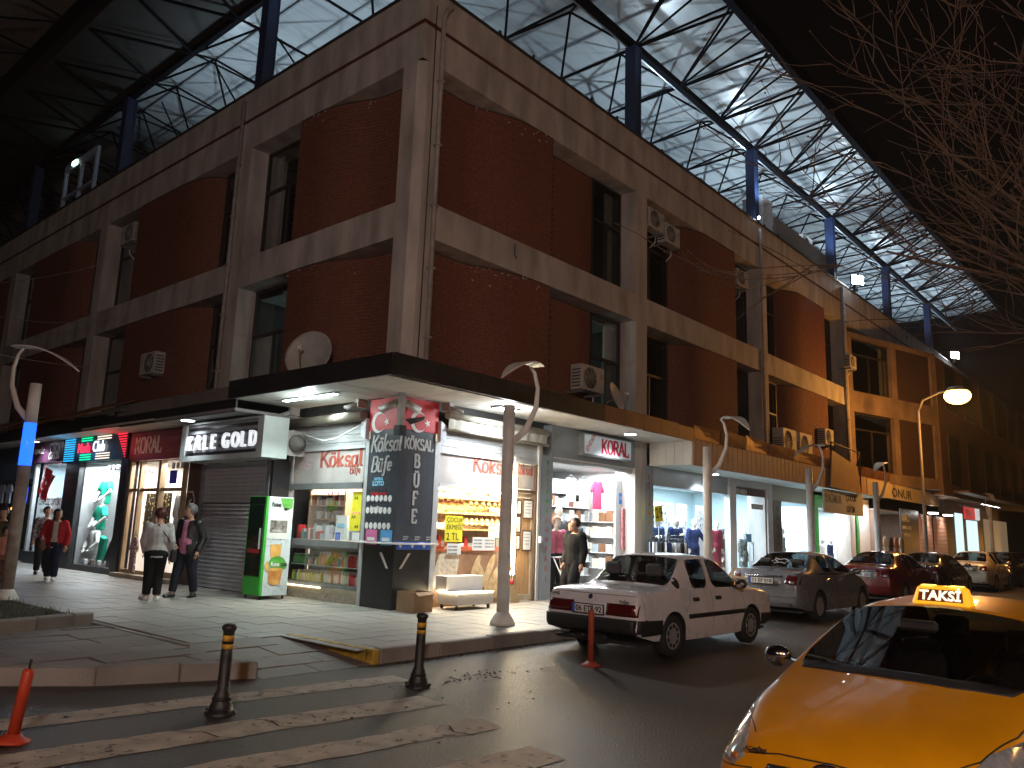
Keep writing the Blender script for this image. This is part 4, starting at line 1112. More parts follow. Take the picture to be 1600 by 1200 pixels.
# ---- corner kiosk: window towards the left street ------------------------------
K, k0 = th('kiosk_shop', 'corner kiosk with glazed window shelves, chilled counter and bread window', 'shop', RF, (0, 0, PV))
kL = at(LF, RF(0, 0, PV)); kR = k0
KW = M('kiosk_inner_wall', (.62, .55, .45), rough=.6, var=.1)
bx('floor', kR, shop_floor, K, (.5, 4.1, -4, -.1, Z(PV), Z(PV)+.02))
bx('inner_wall', kR, KW, K, (.9, 4.15, -4.0, -3.9, .0, 3.85), (4.16, 4.2, -3.9, -.02, .0, 3.85)); bx('ceiling', kR, white_wall, K, (.5, 4.15, -3.88, -.3, 3.55, 3.6))
# frames
bx('frame', kL, alu_d, K, (.965, 1.02, -.10, .0, Z(.62), Z(3.35)), (3.44, 3.54, -.10, .02, Z(PV), Z(3.75)), (1.02, 3.44, -.10, .02, Z(2.46), Z(2.58)), (1.02, 3.44, -.10, .015, Z(1.33), Z(1.46)))
for i in range(6):
    bx('shutter_slat', kL, shut_m, K, (1.0, 3.44, -.06, -.03+.01*(i % 2), Z(3.31+i*.075), Z(3.31+i*.075+.07)))
bx('shutter_bar', kL, alu, K, (1.0, 3.44, -.07, .0, Z(3.24), Z(3.305)))
m_ = MB(kL); m_.tube([(.98, .12, Z(3.84)), (3.5, .12, Z(3.84))], .10, 10); m_.build('awning_roll', M('olive_brown_awning', (.17, .15, .12), rough=.6, var=.15), K)
m_ = MB(kL); m_.tube([(1.0, .1, Z(3.70)), (1.8, .12, Z(3.45)), (2.2, .12, Z(3.42)), (2.8, .1, Z(3.55)), (3.3, .05, Z(3.72))], .012, 6); m_.build('cable', paper, K)
# printed glass above
film = M('printed_window_film', (.42, .38, .36), rough=.25, var=.2, nscale=1.4, tint2=(.52, .48, .46))
bx('printed_panel', kL, film, K, (1.02, 3.42, -.06, -.04, Z(2.58), Z(3.24)))
rose = M('rose_lettering', (.36, .09, .065), rough=.4, var=.08)
stroke_text('Köksal', LF(2.50, -.036, 2.76), LX, .33, rose, K, .2, .45, serif=.1, sx=1.16); stroke_text('Büfe', LF(1.50, -.036, 2.61), LX, .15, rose, K, .16, .5, sx=.9)
pinkp = M('pale_pink_print', (.70, .42, .40), rough=.4, var=.05)
for (u, z, r) in ((3.28, 2.80, .07), (3.30, 2.66, .05), (3.15, 2.97, .06), (2.96, 2.94, .07), (2.85, 2.93, .055)):
    m_ = MB(kL); n = 16
    for k in range(n):
        a0, a1 = 2*math.pi*k/n, 2*math.pi*(k+1)/n
        m_.poly([(u+r*math.cos(a0), -.038, Z(z)+r*math.sin(a0)), (u+r*math.cos(a1), -.038, Z(z)+r*math.sin(a1)), (u+r*.72*math.cos(a1), -.038, Z(z)+r*.72*math.sin(a1)), (u+r*.72*math.cos(a0), -.038, Z(z)+r*.72*math.sin(a0))])
    m_.build('ring_print', pinkp, K)
text('SAYISAL', LF(3.2, -.036, 3.06), LX, .07, pinkp, K, .001); text('LOTO', LF(3.0, -.036, 2.89), LX, .1, pinkp, K, .001)
for u0, u1 in ((1.03, 1.63), (1.64, 2.28), (2.29, 2.86), (2.87, 3.43)):
    m_ = MB(kL); m_.poly([(u0, -.05, Z(1.47)), (u1, -.05, Z(1.47)), (u1, -.05, Z(2.45)), (u0, -.05, Z(2.45))]); m_.build('pane', clear, K)
# shelving with packets behind the window
pal = [M('pack_%s' % n, c, rough=.4, var=.1) for n, c in (('red', (.5, .03, .03)), ('cream', (.7, .62, .48)), ('teal', (.12, .32, .33)), ('grey', (.32, .36, .38)), ('brown', (.22, .10, .05)), ('yellow', (.75, .55, .05)), ('white', (.75, .75, .72)), ('blue', (.06, .15, .45)), ('green', (.08, .30, .08)), ('orange', (.75, .28, .04)))]
def goods(fr, parent, u0, u1, d0, d1, z, wr, hr, cols, name='packets', gap=.008, rows=1):
    m_ = MB(fr); u = u0
    while u < u1-.02:
        w = rnd.uniform(*wr); h = rnd.uniform(*hr); m_.cm = cols[rnd.randrange(len(cols))] if len(cols) > 1 else cols[0]
        for r in range(rows): m_.box(u, min(u+w, u1), d0+rnd.uniform(0, .03), d1, z+r*h*1.03, z+r*h*1.03+h)
        u += w+gap
    o = m_.build(name, pal, parent); o['kind'] = 'stuff'; return o
def bottles(fr, parent, u0, u1, d, z, r, h, cols, name='bottles', step=None, cap=6):
    m_ = MB(fr); u = u0+r
    while u < u1-r:
        m_.cm = cols[rnd.randrange(len(cols))]
        m_.lathe([(r*.95, 0), (r, h*.1), (r, h*.62), (r*.4, h*.82), (r*.38, h*.92)], (u, d, z), 8); m_.cm = cap; m_.lathe([(r*.42, h*.92), (r*.42, h)], (u, d, z), 8)
        u += step or 2.15*r
    o = m_.build(name, pal, parent); o['kind'] = 'stuff'; return o
bx('shelf_frame', kL, wood, K, (3.30, 3.36, -.9, -.45, Z(1.46), Z(2.46)), (2.1, 2.16, -.9, -.45, Z(1.46), Z(2.46)), (2.1, 3.36, -.94, -.9, Z(1.46), Z(2.46)))
for z in (1.58, 1.86, 2.14, 2.36): bx('shelf', kL, wood, K, (2.165, 3.295, -.895, -.46, Z(z), Z(z)+.02)); goods(kL, K, 2.2, 3.27, -.8, -.55, Z(z)+.021, (.04, .09), (.07, .2 if z < 2.3 else .08), (0, 1, 2, 3, 4, 6))
bx('shelf_frame', kL, white_wall, K, (.98, 2.05, -1.1, -1.06, Z(1.2), Z(2.46)))
for z in (1.5, 1.74, 1.98, 2.22): bx('shelf', kL, white_wall, K, (1.0, 2.05, -1.055, -.75, Z(z), Z(z)+.015)); goods(kL, K, 1.02, 2.03, -1.0, -.85, Z(z)+.016, (.04, .1), (.1, .19), (6, 6, 3, 1, 8, 7))
goods(kL, K, 2.35, 3.35, -.38, -.2, Z(1.46), (.05, .12), (.1, .3), (0, 0, 3, 4, 2, 6)); goods(kL, K, 1.5, 2.2, -.5, -.3, Z(1.46), (.12, .2), (.15, .3), (3, 6, 7)); goods(kL, K, 1.9, 2.6, -.8, -.6, Z(1.46), (.1, .16), (.3, .5), (2, 3, 1, 2))
for (u0, u1, z0, z1, m_, lab) in ((1.04, 1.36, 2.02, 2.40, yellow_card, None), (1.08, 1.40, 1.66, 1.98, yellow_card, None), (1.04, 1.3, 1.48, 1.63, paper, None)):
    o = bx('notice', kL, m_, K, (u0, u1, -.048, -.044, Z(z0), Z(z1)))
    text('A4', LF(u1-.05, -.042, z0+.08), LX, .1, black_ink, K, .001)
m_ = MB(kL); m_.prism([(1.62, Z(1.46)), (2.05, Z(1.46)), (1.99, Z(1.95)), (1.68, Z(1.95))], -.24, -.18); m_.build('display_stand', paper, K)
bx('display_print', kL, light_blue, K, (1.70, 1.97, -.178, -.174, Z(1.72), Z(1.78))); bx('display_print', kL, blue_card, K, (1.84, 2.0, -.178, -.174, Z(1.47), Z(1.62)))
# chilled counter with bottles
bx('counter_top', kL, alu_d, K, (.97, 3.44, -.62, -.04, Z(1.27), Z(1.328)))
bx('fridge_back', kL, M('fridge_back', (.40, .36, .20), rough=.5, var=.1), K, (.98, 3.43, -.64, -.60, Z(.62), Z(1.26))); bx('shelf', kL, alu, K, (.98, 3.43, -.59, -.10, Z(.945), Z(.96)))
bx('fridge_base', kL, alu_d, K, (.97, 3.44, -.62, -.04, Z(.56), Z(.625)))
m_ = MB(kL); m_.poly([(.98, -.05, Z(.63)), (3.42, -.05, Z(.63)), (3.42, -.05, Z(1.26)), (.98, -.05, Z(1.26))]); m_.build('fridge_glass', clear, K)
for d in (-.45, -.3, -.17):
    bottles(kL, K, 1.0, 1.75, d, Z(.961), .03, .24, (0, 1, 1)); bottles(kL, K, 1.77, 1.93, d, Z(.961), .035, .17, (0, 7)); bottles(kL, K, 1.95, 2.08, d, Z(.961), .035, .17, (0, 0)); bottles(kL, K, 2.1, 2.5, d, Z(.961), .035, .25, (9, 9, 5)); bottles(kL, K, 2.52, 2.9, d, Z(.961), .035, .14, (1, 4)); bottles(kL, K, 2.9, 3.4, d, Z(.961), .03, .2, (8, 8))
    bottles(kL, K, 1.0, 2.0, d, Z(.626), .03, .24, (1, 1, 0)); bottles(kL, K, 2.02, 2.3, d, Z(.626), .035, .25, (1, 5)); bottles(kL, K, 2.35, 3.2, d, Z(.626), .035, .22, (5, 5, 1)); bottles(kL, K, 3.2, 3.4, d, Z(.626), .035, .2, (8, 5))
granite = M('speckled_granite', (.34, .27, .20), rough=.4, var=.6, nscale=45, tint2=(.50, .43, .34), detail=2)
bx('stone_panel', kL, M('beige_stone', (.34, .28, .20), rough=.5, var=.15), K, (.97, 3.44, -.3, -.02, Z(.45), Z(.55))); bx('stone_panel', kL, granite, K, (.97, 3.44, -.3, -.015, Z(.30), Z(.446))); bx('stone_panel', kL, M('beige_stone'), K, (.97, 3.44, -.3, -.02, Z(.225), Z(.296)))
bx('stone_plinth', kL, kerb_m, K, (.97, 3.46, -.3, .03, Z(PV), Z(.222)))
bx('led_strip', kL, glow('warm_led', (1, .84, .55), 9), K, (2.15, 3.40, -.012, .0, Z(.535), Z(.55)))
# ---- bread window towards the right street
bx('frame', kR, alu, K, (.965, 1.03, -.10, .0, Z(.45), Z(3.40)), (3.22, 3.28, -.10, .02, Z(PV), Z(3.35)), (4.02, 4.10, -.12, .03, Z(PV), Z(3.68)), (1.03, 3.22, -.10, .01, Z(2.56), Z(2.62)))
for i in range(5): bx('shutter_slat', kR, shut_m, K, (1.03, 4.02, -.06, -.03+.01*(i % 2), Z(3.27+i*.078), Z(3.27+i*.078+.073)))
bx('shutter_bar', kR, alu, K, (1.03, 4.02, -.07, .0, Z(3.20), Z(3.265)))
can_m = M('folded_awning_cloth', (.42, .40, .34), rough=.8, var=.2, nscale=4, bump=.4, bscale=8)
m_ = MB(kR); n = 40
P0, P1 = [], []
for i in range(n+1):
    u = 1.07+3.08*i/n; wv = .02*math.sin(i*1.7)+.012*math.sin(i*3.3)
    P0.append((u, .14+wv, Z(3.66))); P1.append((u, .15+wv*.6, Z(3.90)))
for i in range(n): m_.poly([P0[i], P0[i+1], P1[i+1], P1[i]], True)
m_.build('awning_cloth', can_m, K)
m_ = MB(kR); m_.tube([(1.05, .12, Z(3.93)), (4.2, .12, Z(3.93))], .075, 10); m_.tube([(1.05, .13, Z(3.655)), (4.2, .13, Z(3.655))], .03, 8); m_.build('awning_roll', M('olive_grey_cassette', (.36, .34, .28), rough=.5, var=.1), K)
bx('printed_panel', kR, film, K, (1.04, 3.21, -.06, -.04, Z(2.62), Z(3.2)))
stroke_text('Köksal', RF(1.98, -.036, 2.77), RX, .33, rose, K, .2, .45, serif=.1, sx=1.02); stroke_text('Büfe', RF(2.88, -.036, 2.66), RX, .18, rose, K, .16, .5, sx=.8)
for u, ch in ((1.25, 'L'), (1.38, 'O'), (1.53, 'T'), (1.66, 'O')): text(ch, RF(u, -.036, 2.92), RX, .16, pinkp, K, .001)
m_ = MB(kR); m_.poly([(1.03, -.05, Z(1.40)), (3.22, -.05, Z(1.40)), (3.22, -.05, Z(2.555)), (1.03, -.05, Z(2.555))]); m_.build('pane', clear, K)
for z in (1.74, 2.05, 2.34): bx('bread_shelf', kR, wood, K, (1.0, 3.2, -.62, -.12, Z(z), Z(z)+.025))
bx('shelf_back', kR, wood, K, (1.0, 3.2, -.72, -.66, Z(1.3), Z(2.9)))
bx('counter', kR, M('red_counter', (.45, .10, .04), rough=.5, var=.1), K, (1.0, 3.2, -.6, -.11, Z(1.30), Z(1.42)))
goods(kR, K, 1.05, 1.5, -.4, -.2, Z(1.42), (.06, .12), (.1, .26), (0, 6, 3)); goods(kR, K, 1.9, 3.1, -.4, -.2, Z(1.42), (.06, .14), (.06, .2), (6, 3, 0, 6, 4, 3))
goods(kR, K, 1.05, 1.5, -.4, -.2, Z(1.765), (.05, .1), (.06, .2), (6, 4, 6, 3)); goods(kR, K, 1.05, 3.1, -.4, -.2, Z(2.365), (.1, .2), (.06, .12), (1, 4, 6))
crust = M('bread_crust', (.55, .27, .07), rough=.6, var=.35, nscale=6, tint2=(.72, .46, .18), bump=.3, bscale=25); crust_d = M('dark_bread_crust', (.30, .12, .04), rough=.6, var=.3, nscale=7, bump=.3, bscale=25)
def loaf(u, d, z, L, r, mat, lab, grp, tilt=0, f=RF):
    base = f(u, d, z); t = bpy.data.objects.new('bread_loaf', None)
    m_ = MB(); n = 9
    pts = [(0, 0, 0)]
    prof = [(L*(-.5+i/n), r*math.sin(math.pi*(i+.35)/(n+.7))**.55) for i in range(n+1)]
    m_.tube([(0, p[0]*math.cos(tilt), r*.9+p[0]*math.sin(tilt)) for p in prof], [p[1] for p in prof], 10)
    me = m_.mesh('bread_loaf', mat); bpy.data.objects.remove(t)
    o = bpy.data.objects.new('bread_loaf', me); COL.objects.link(o); o.location = base; o.rotation_euler = (0, 0, rnd.uniform(-.15, .15))
    tag(o, lab, 'bread', grp)
for i in range(10): loaf(1.66+i*.155, -.27, 1.765, .40, .088, crust, 'golden bread loaf leaning in the lower row behind the kiosk window', 'golden loaves on the lower shelf', .7)
for i in range(4): loaf(1.24+i*.20, -.27, 2.075, .36, .098, crust_d, 'dark brown round loaf on the upper kiosk shelf', 'dark loaves on the upper shelf')
for i in range(6): loaf(2.06+i*.18, -.27, 2.075, .38, .092, crust, 'golden bread loaf on the upper shelf beside dark loaves', 'golden loaves on the upper shelf', .4)
gold = M('gold_lettering', (.55, .30, .05), rough=.4, var=.1)
text('EKMEKLİ', RF(1.86, -.045, 2.40), RX, .20, gold, K, .002, .004); 
# yellow price card and small notices on the glass
T2, f2 = th('price_card', 'yellow handwritten bread price card taped inside the kiosk window', 'price card', RF, (1.5, 0, 1.3))
bx('card', f2, yellow_card, T2, (1.24, 1.72, .002, .007, 1.36, 1.86))
for s_, z in (('ÇOLKU', 1.74), ('EKMEĞİ', 1.60), ('2 TL', 1.40)): text(s_ if s_ != 'ÇOLKU' else 'ÇOCUK', RF(1.28, .009, z), RX, .13 if z > 1.5 else .19, black_ink, T2, .001, sx=.95)
for u0, u1, z0, z1, lab in ((1.32, 1.70, 1.12, 1.33, 'single white notice under the yellow price card'), (2.02, 2.68, 1.20, 1.46, 'pair of white notices in the middle of bread window')):
    T2, f2 = th('paper_notice', lab, 'notice', RF, ((u0+u1)/2, 0, z0)); bx('sheet', f2, paper, T2, (u0, u1, .002, .006, z0, z1))
    for k in range(3):
        text('SICAK EKMEK', RF(u0+.03, .008, z1-.07-k*.065), RX, .04, black_ink, T2, .001)
        if u1-u0 > .5: text('GÜNLÜK TAZE', RF(u0+.36, .008, z1-.07-k*.065), RX, .04, black_ink, T2, .001)
# printed bread poster below
bx('bread_poster', kR, M('bread_poster_ground', (.30, .15, .075), rough=.4, var=.35, nscale=2, tint2=(.45, .26, .15)), K, (1.0, 3.2, -.10, -.02, Z(.22), Z(1.36)))
lp = [M('printed_loaf', (.68, .43, .20), rough=.4, var=.25, nscale=7, tint2=(.78, .60, .36)), M('printed_flat_bread', (.70, .60, .46), rough=.4, var=.25, nscale=14)]
def print_loaf(u, z, a, b, rot, mi, k):
    m_ = MB(kR); c, s_ = math.cos(rot), math.sin(rot); n = 20
    P = [(u+a*math.cos(2*math.pi*i/n)*c-b*math.sin(2*math.pi*i/n)*s_, Z(z)+a*math.cos(2*math.pi*i/n)*s_+b*math.sin(2*math.pi*i/n)*c) for i in range(n)]
    m_.hexa([(p[0], -.019, p[1]) for p in P], [(p[0], -.017+k*.0012, p[1]) for p in P]); m_.build('loaf_print', lp[mi], K)
for k, a in enumerate(((1.35, 1.0, .50, .30, 1.2, 1), (2.35, .86, .34, .09, -1.0, 0), (2.75, .85, .34, .09, .9, 0), (2.55, .95, .36, .09, 1.1, 0), (2.15, .98, .30, .085, 1.15, 0), (3.0, .8, .34, .09, -1.0, 0), (2.1, .68, .30, .11, -.1, 0), (2.65, .64, .22, .14, .3, 0), (2.95, .55, .30, .10, .4, 0), (2.4, .48, .3, .1, -.2, 0))): print_loaf(*a, k)
bx('poster_edge', kR, M('red_counter'), K, (1.0, 3.2, -.016, -.004, Z(1.33), Z(1.37)))
bx('led_strip', kR, glow('warm_led_bright', (1, .80, .45), 30), K, (1.05, 3.2, -.018, -.003, Z(2.50), Z(2.53)))
# door of the kiosk
bx('door_frame', kR, wood_d, K, (3.29, 3.33, -.14, .0, Z(.30), Z(2.62)), (3.97, 4.015, -.14, .0, Z(.30), Z(3.22)), (3.33, 3.97, -.14, .0, Z(2.58), Z(2.64)))
for i in range(7): bx('door_plank', kR, wood, K, (3.42+i*.067, 3.42+i*.067+.065, -.09, -.06, Z(.44), Z(2.46)))
bx('door_rail', kR, M('door_stile', (.40, .33, .24), rough=.5, var=.15), K, (3.335, 3.415, -.10, -.045, Z(.32), Z(2.57)), (3.895, 3.965, -.10, -.045, Z(.32), Z(2.57)), (3.415, 3.895, -.10, -.045, Z(.32), Z(.43)), (3.415, 3.895, -.10, -.045, Z(2.47), Z(2.57)))
for (u0, u1, z0, z1) in ((3.60, 3.92, 2.02, 2.44), (3.60, 3.90, 1.34, 1.78), (3.38, 3.54, 2.1, 2.42), (3.38, 3.53, 1.72, 2.08), (3.38, 3.52, 1.36, 1.68)):
    bx('framed_notice', kR, wood_d, K, (u0, u1, -.043, -.032, Z(z0), Z(z1))); bx('notice_paper', kR, paper, K, (u0+.03, u1-.03, -.0315, -.029, Z(z0)+.03, Z(z1)-.03))
    for k in range(4): bx('notice_lines', kR, M('grey_print', (.3, .3, .32), var=0), K, (u0+.05, u1-.06-.02*(k % 2), -.0285, -.0275, Z(z1)-.09-k*.07, Z(z1)-.075-k*.07))
bx('printed_panel', kR, film, K, (3.30, 3.96, -.08, -.06, Z(2.66), Z(3.19))); stroke_text('Köksal', RF(3.34, -.056, 2.82), RX, .22, rose, K, .16, .5, serif=.08, sx=.72)
bx('door_step', kR, kerb_m, K, (3.28, 4.02, -.25, .06, Z(PV), Z(.285)))
bx('door_handle', kR, paper, K, (4.07, 4.12, .03, .09, Z(1.52), Z(1.66)))
# warm vertical tube at the door
tube_t, tf = th('tube_light', 'upright glowing warm tube light between bread window and wooden door', 'tube light', RF, (3.12, .05, .7))
m_ = MB(tf); m_.tube([(3.15, .08, .72), (3.15, .08, 3.0)], .058, 8); m_.build('tube', glow('warm_tube', (1, .80, .50), 32), tube_t)
bx('holder', tf, alu, tube_t, (3.10, 3.20, .02, .035, .68, 3.04))
lamp('tube_glow', 'AREA', RF(3.15, .16, 1.9), 95, WARM, .1, RF(3.0, 2.5, .9), sizey=2.2)
lamp('kiosk_light', 'AREA', (2.2, 1.6, 3.5), 340, (1, .93, .82), 2.4, (2.2, 1.6, 0), sizey=2)
for zz, pw in ((2.32, 45), (2.03, 45), (1.72, 26)): lamp('bread_light', 'AREA', RF(2.1, -.09, zz), pw, (1, .80, .48), 2.0, RF(2.1, -.42, zz-.25), sizey=.05)
lamp('kiosk_light', 'AREA', (.5, 2.2, 2.42), 75, (1, .95, .88), 2.2, (1.2, 2.2, 1.6), sizey=.2)
lamp('fridge_light', 'AREA', (.12, 2.2, 1.24), 26, (1, .93, .65), 2.2, (.3, 2.2, .6), sizey=.06)

# white two-step stand glowing on castors, cardboard box, broom
T2, f2 = th('display_stand', 'white two step stand on castors in front of bread poster', 'stand', RF, (1.5, .5, PV))
wl = M('white_laminate', (.72, .70, .68), rough=.35, var=.04)
bx('lower_step', f2, wl, T2, (1.0, 1.98, .14, .66, .235, .47), bevel=.006); bx('upper_step', f2, wl, T2, (1.0, 1.98, .06, .36, .475, .74), bevel=.006)
for u, d in ((1.06, .58), (1.92, .58), (1.06, .2), (1.92, .2)):
    m_ = MB(f2); m_.tube([(u-.012, d, .185), (u+.012, d, .185)], .035, 10); m_.box(u-.02, u+.02, d-.02, d+.02, .2, .235); m_.build('castor', black_p, T2)
lamp('stand_glow', 'AREA', RF(1.5, .04, .52), 30, WARM, .9, RF(1.4, 1.5, .3), sizey=.12)
bx('led_strip', f2, glow('warm_led_bright'), T2, (.98, 1.96, .665, .67, .455, .468)); bx('led_strip', f2, glow('warm_led_bright'), T2, (.985, .995, .14, .66, .455, .468))
T2, f2 = th('cardboard_box', 'open brown cardboard box at the foot of dark corner pillar', 'box', RF, (.25, .35, PV))
cb = M('cardboard', (.27, .17, .09), rough=.85, var=.18, nscale=3)
bx('carton', f2, cb, T2, (.0, .46, .14, .15, PV, .5), (.0, .46, .57, .58, PV, .5), (.0, .01, .15, .57, PV, .5), (.45, .46, .15, .57, PV, .5), (.01, .45, .15, .57, PV, PV+.01))
m_ = MB(f2); m_.hexa([(.01, .58, .498), (.45, .58, .498), (.45, .585, .502), (.01, .585, .502)], [(.04, .66, .44), (.43, .66, .46), (.43, .665, .464), (.04, .665, .444)]); m_.build('flap', cb, T2)
T2, f2 = th('broom', 'straw broom leaning by the kiosk door', 'broom', RF, (3.1, .2, PV))
straw = M('broom_straw', (.38, .27, .13), rough=.8, var=.4, nscale=30, stretch=(6, 6, .5))
m_ = MB(f2)
for i in range(70):
    a = rnd.uniform(0, 6.28); r = math.sqrt(rnd.random())
    m_.tube([(3.10+.03*r*math.cos(a), .14+.02*r*math.sin(a), .58), (3.12+.14*r*math.cos(a)+.03, .2+.06*r*math.sin(a), PV+.005+.03*rnd.random())], .004, 3, cap=False)
m_.build('bristles', straw, T2, merge=False)
m_ = MB(f2); m_.tube([(3.10, .14, .55), (3.06, .05, 1.5)], .014, 8); m_.build('handle', wood, T2); m_ = MB(f2); m_.lathe([(.045, 0), (.04, .05), (.03, .09)], (3.10, .14, .53), 10); m_.build('binding', red_ink, T2)

# tea cabinet (green and white upright drinks fridge)
T2, f2 = th('drinks_fridge', 'tall upright drinks fridge with green front edge and iced tea print on its white side', 'fridge', LF, (3.1, .66, PV))
green = M('bright_green_panel', (.05, .42, .05), rough=.35, var=.08); dark_glass = M('dark_fridge_glass', (.008, .02, .012), rough=.08, var=.1, spec=.7)
U0, U1, D0, D1, H0, H1 = 2.74, 3.36, .34, .96, .22, 2.12
fprint = M('iced_tea_side', (.66, .74, .76), rough=.35, var=.06)
bx('cabinet', f2, fprint, T2, (U0, U1, D0, D1-.06, H0, H1), bevel=.006); bx('front_frame', f2, green, T2, (U0-.004, U1, D1-.059, D1, H0, H1), bevel=.004)
bx('glass_door', f2, dark_glass, T2, (U0+.05, U1-.05, D1, D1+.012, H0+.36, H1-.16)); bx('header', f2, dark_glass, T2, (U0+.03, U1-.03, D1, D1+.008, H1-.15, H1-.01)); bx('lower_panel', f2, green, T2, (U0+.02, U1-.02, D1, D1+.01, H0+.02, H0+.34))
bx('handle', f2, alu, T2, (U0+.10, U0+.115, D1+.012, D1+.04, 1.1, 1.5)); bx('bottles', f2, pal[0], T2, (U0+.1, U1-.1, D1+.0125, D1+.014, 1.02, 1.10))
for u, d in ((U0+.06, D0+.06), (U1-.06, D0+.06), (U0+.06, D1-.06), (U1-.06, D1-.06)):
    m_ = MB(f2); m_.lathe([(.022, 0), (.022, .07)], (u, d, PV), 8); m_.build('foot', black_p, T2)
# print on the side that faces the street corner (towards -Y): authored with X = outwards depth
sideY = U0-.0045
def SP(d, z): return Vector((-d, sideY, z))-LF(3.1, .66, PV)
def sprint(nm, pts, mat, k=0):
    m_ = MB(); m_.v = []; 
    P = [SP(p[0], p[1])-Vector((0, .0006*k+.0008, 0)) for p in pts]
    m_.v = P; m_.face(range(len(P))); return m_.build(nm, mat, T2)
amber = M('iced_tea_amber', (.75, .25, .05), rough=.35, var=.35, nscale=5, tint2=(.85, .48, .15)); peach = M('peach_print', (.80, .45, .12), rough=.35, var=.2)
leafg = M('leaf_green_print', (.10, .38, .06), rough=.4, var=.3)
sprint('print_patch', [(D1-.3, H1-.02), (D0+.03, H1-.02), (D0+.03, H1-.2), (D0+.2, H1-.28)], leafg, 1)
sprint('print_patch', [(D1-.1, 1.30), (D0+.08, 1.30), (D0+.08, 1.90), (D1-.1, 1.90)], paper, 1); sprint('print_photo', [(D1-.12, 1.42), (D0+.12, 1.42), (D0+.12, 1.66), (D1-.12, 1.66)], M('dark_photo_print', (.05, .045, .045), rough=.4, var=.9, nscale=9, tint2=(.4, .36, .33)), 2)
sprint('glass_print', [(D1-.18, .95), (D1-.16, 1.20), (D0+.2, 1.20), (D0+.22, .95)], peach, 1)
def circ(cd, cz, a, b, n=18): return [(cd+a*math.cos(2*math.pi*i/n), cz+b*math.sin(2*math.pi*i/n)) for i in range(n)]
sprint('print_patch', circ(.62, .84, .19, .13), leafg, 2); sprint('glass_print', [(.80, .72), (.78, .46), (.52, .46), (.48, .72)], amber, 3); sprint('glass_print', circ(.64, .46, .13, .04), amber, 4); sprint('glass_print', circ(.64, .72, .16, .035), peach, 5)
sprint('print_patch', circ(.46, .80, .06, .08), leafg, 3); sprint('print_patch', circ(.84, .78, .04, .10), peach, 2)
for i in range(46): sprint('splash_print', circ(rnd.uniform(D0+.04, D1-.1), rnd.choice((rnd.uniform(1.16, 1.32), rnd.uniform(.26, .44))), rnd.uniform(.003, .013), rnd.uniform(.003, .02), 6), M('splash_print', (.30, .42, .47), rough=.3, var=.1), 6)
text('fuse', LF(U0-.007, D1-.12, H1-.19), (1, 0, 0), .13, black_ink, T2, .0005, .003); text('tea', LF(U0-.007, D1-.36, H1-.19), (1, 0, 0), .13, leafg, T2, .0005, .003)
text('fuse', LF(U0-.010, D1-.20, .78), (1, 0, 0), .12, white_ink, T2, .0005, .003); text('tea', LF(U0-.010, D1-.42, .78), (1, 0, 0), .12, black_ink, T2, .0005, .003)
text('MANGO', LF(U0-.008, D1-.16, 1.44), (1, 0, 0), .06, white_ink, T2, .0005)

# ---- jeweller: boxed sign and closed shutter -------------------------------------
T2, f2 = th('shop_sign', 'boxed sign with striped steel face and raised white letters', 'sign', LF, (4.7, .9, 2.9))
frm = M('pale_sign_frame', (.50, .54, .53), rough=.4, var=.06)
SU0, SU1, SZ0, SZ1 = 3.02, 6.42, 2.90, 3.74
bx('box', f2, frm, T2, (SU0, SU1, .42, .92, SZ0, SZ1)); bx('frame', f2, frm, T2, (SU0, SU1, .92, 1.0, SZ0, SZ0+.11), (SU0, SU1, .92, 1.0, SZ1-.03, SZ1), (SU0, SU0+.22, .92, 1.0, SZ0+.11, SZ1-.03), (SU1-.20, SU1, .92, 1.0, SZ0+.11, SZ1-.03))
chrome = M('brushed_steel_slat', (.24, .25, .27), rough=.75, spec=.2, var=.1); dk = M('dark_slat', (.03, .022, .025), rough=.3, var=.1)
for i in range(10): bx('slat', f2, chrome if i % 2 else dk, T2, (SU0+.225, SU1-.205, .922, .945+.006*(i % 2), SZ0+.115+i*.0695, SZ0+.115+i*.0695+.066))
acr = M('white_acrylic_letter', (.80, .82, .82), rough=.3, emit=(.9, .95, 1), es=.6, var=.03)  # slight glow put into the letter colour to lift it off the slats
u = SU1-.26
for ch in 'KALE GOLD':
    if ch == ' ': u -= .16; continue
    o = text(ch, LF(u, .99, SZ0+.24), LX, .46, acr, T2, .03, .004, sx=.84, name='letter'); u -= (.375 if ch in 'KAOGD' else .315)
T2, f2 = th('roller_shutter', 'closed grey roller shutter under the boxed striped sign', 'shutter', LF, (5, .4, PV))
z = PV+.02; i = 0
while z < 2.88:
    if 1.62 < z < 2.0: 
        m_ = MB(f2); m_.tube([(3.68, .40, z+.035), (6.30, .40, z+.035)], .028, 6)
        for k in range(40): m_.box(3.70+k*.065, 3.715+k*.065, .385, .40, z-.03, z+.01)
        m_.build('open_slat', shut_m, T2)
    else:
        m_ = MB(f2); m_.hexa([(3.68, .37, z), (6.30, .37, z), (6.30, .40, z), (3.68, .40, z)], [(3.68, .37, z+.083), (6.30, .37, z+.083), (6.30, .385, z+.083), (3.68, .385, z+.083)])
        m_.v = m_.v; m_.build('slat', shut_m, T2)
    z += .088; i += 1
bx('guide_rail', f2, alu_d, T2, (3.56, 3.67, .30, .44, PV, 2.9), (6.31, 6.42, .30, .44, PV, 2.9)); bx('backing', f2, void_m, T2, (3.6, 6.4, .30, .35, PV, 2.9))
bx('side_panel', f2, M('maroon_side_panel', (.09, .04, .03), rough=.4, var=.1), T2, (6.43, 7.05, .36, .42, PV, 3.2)); bx('side_panel', f2, black_p, T2, (3.46, 3.555, .02, .42, PV, 2.9))
m_ = MB(f2)
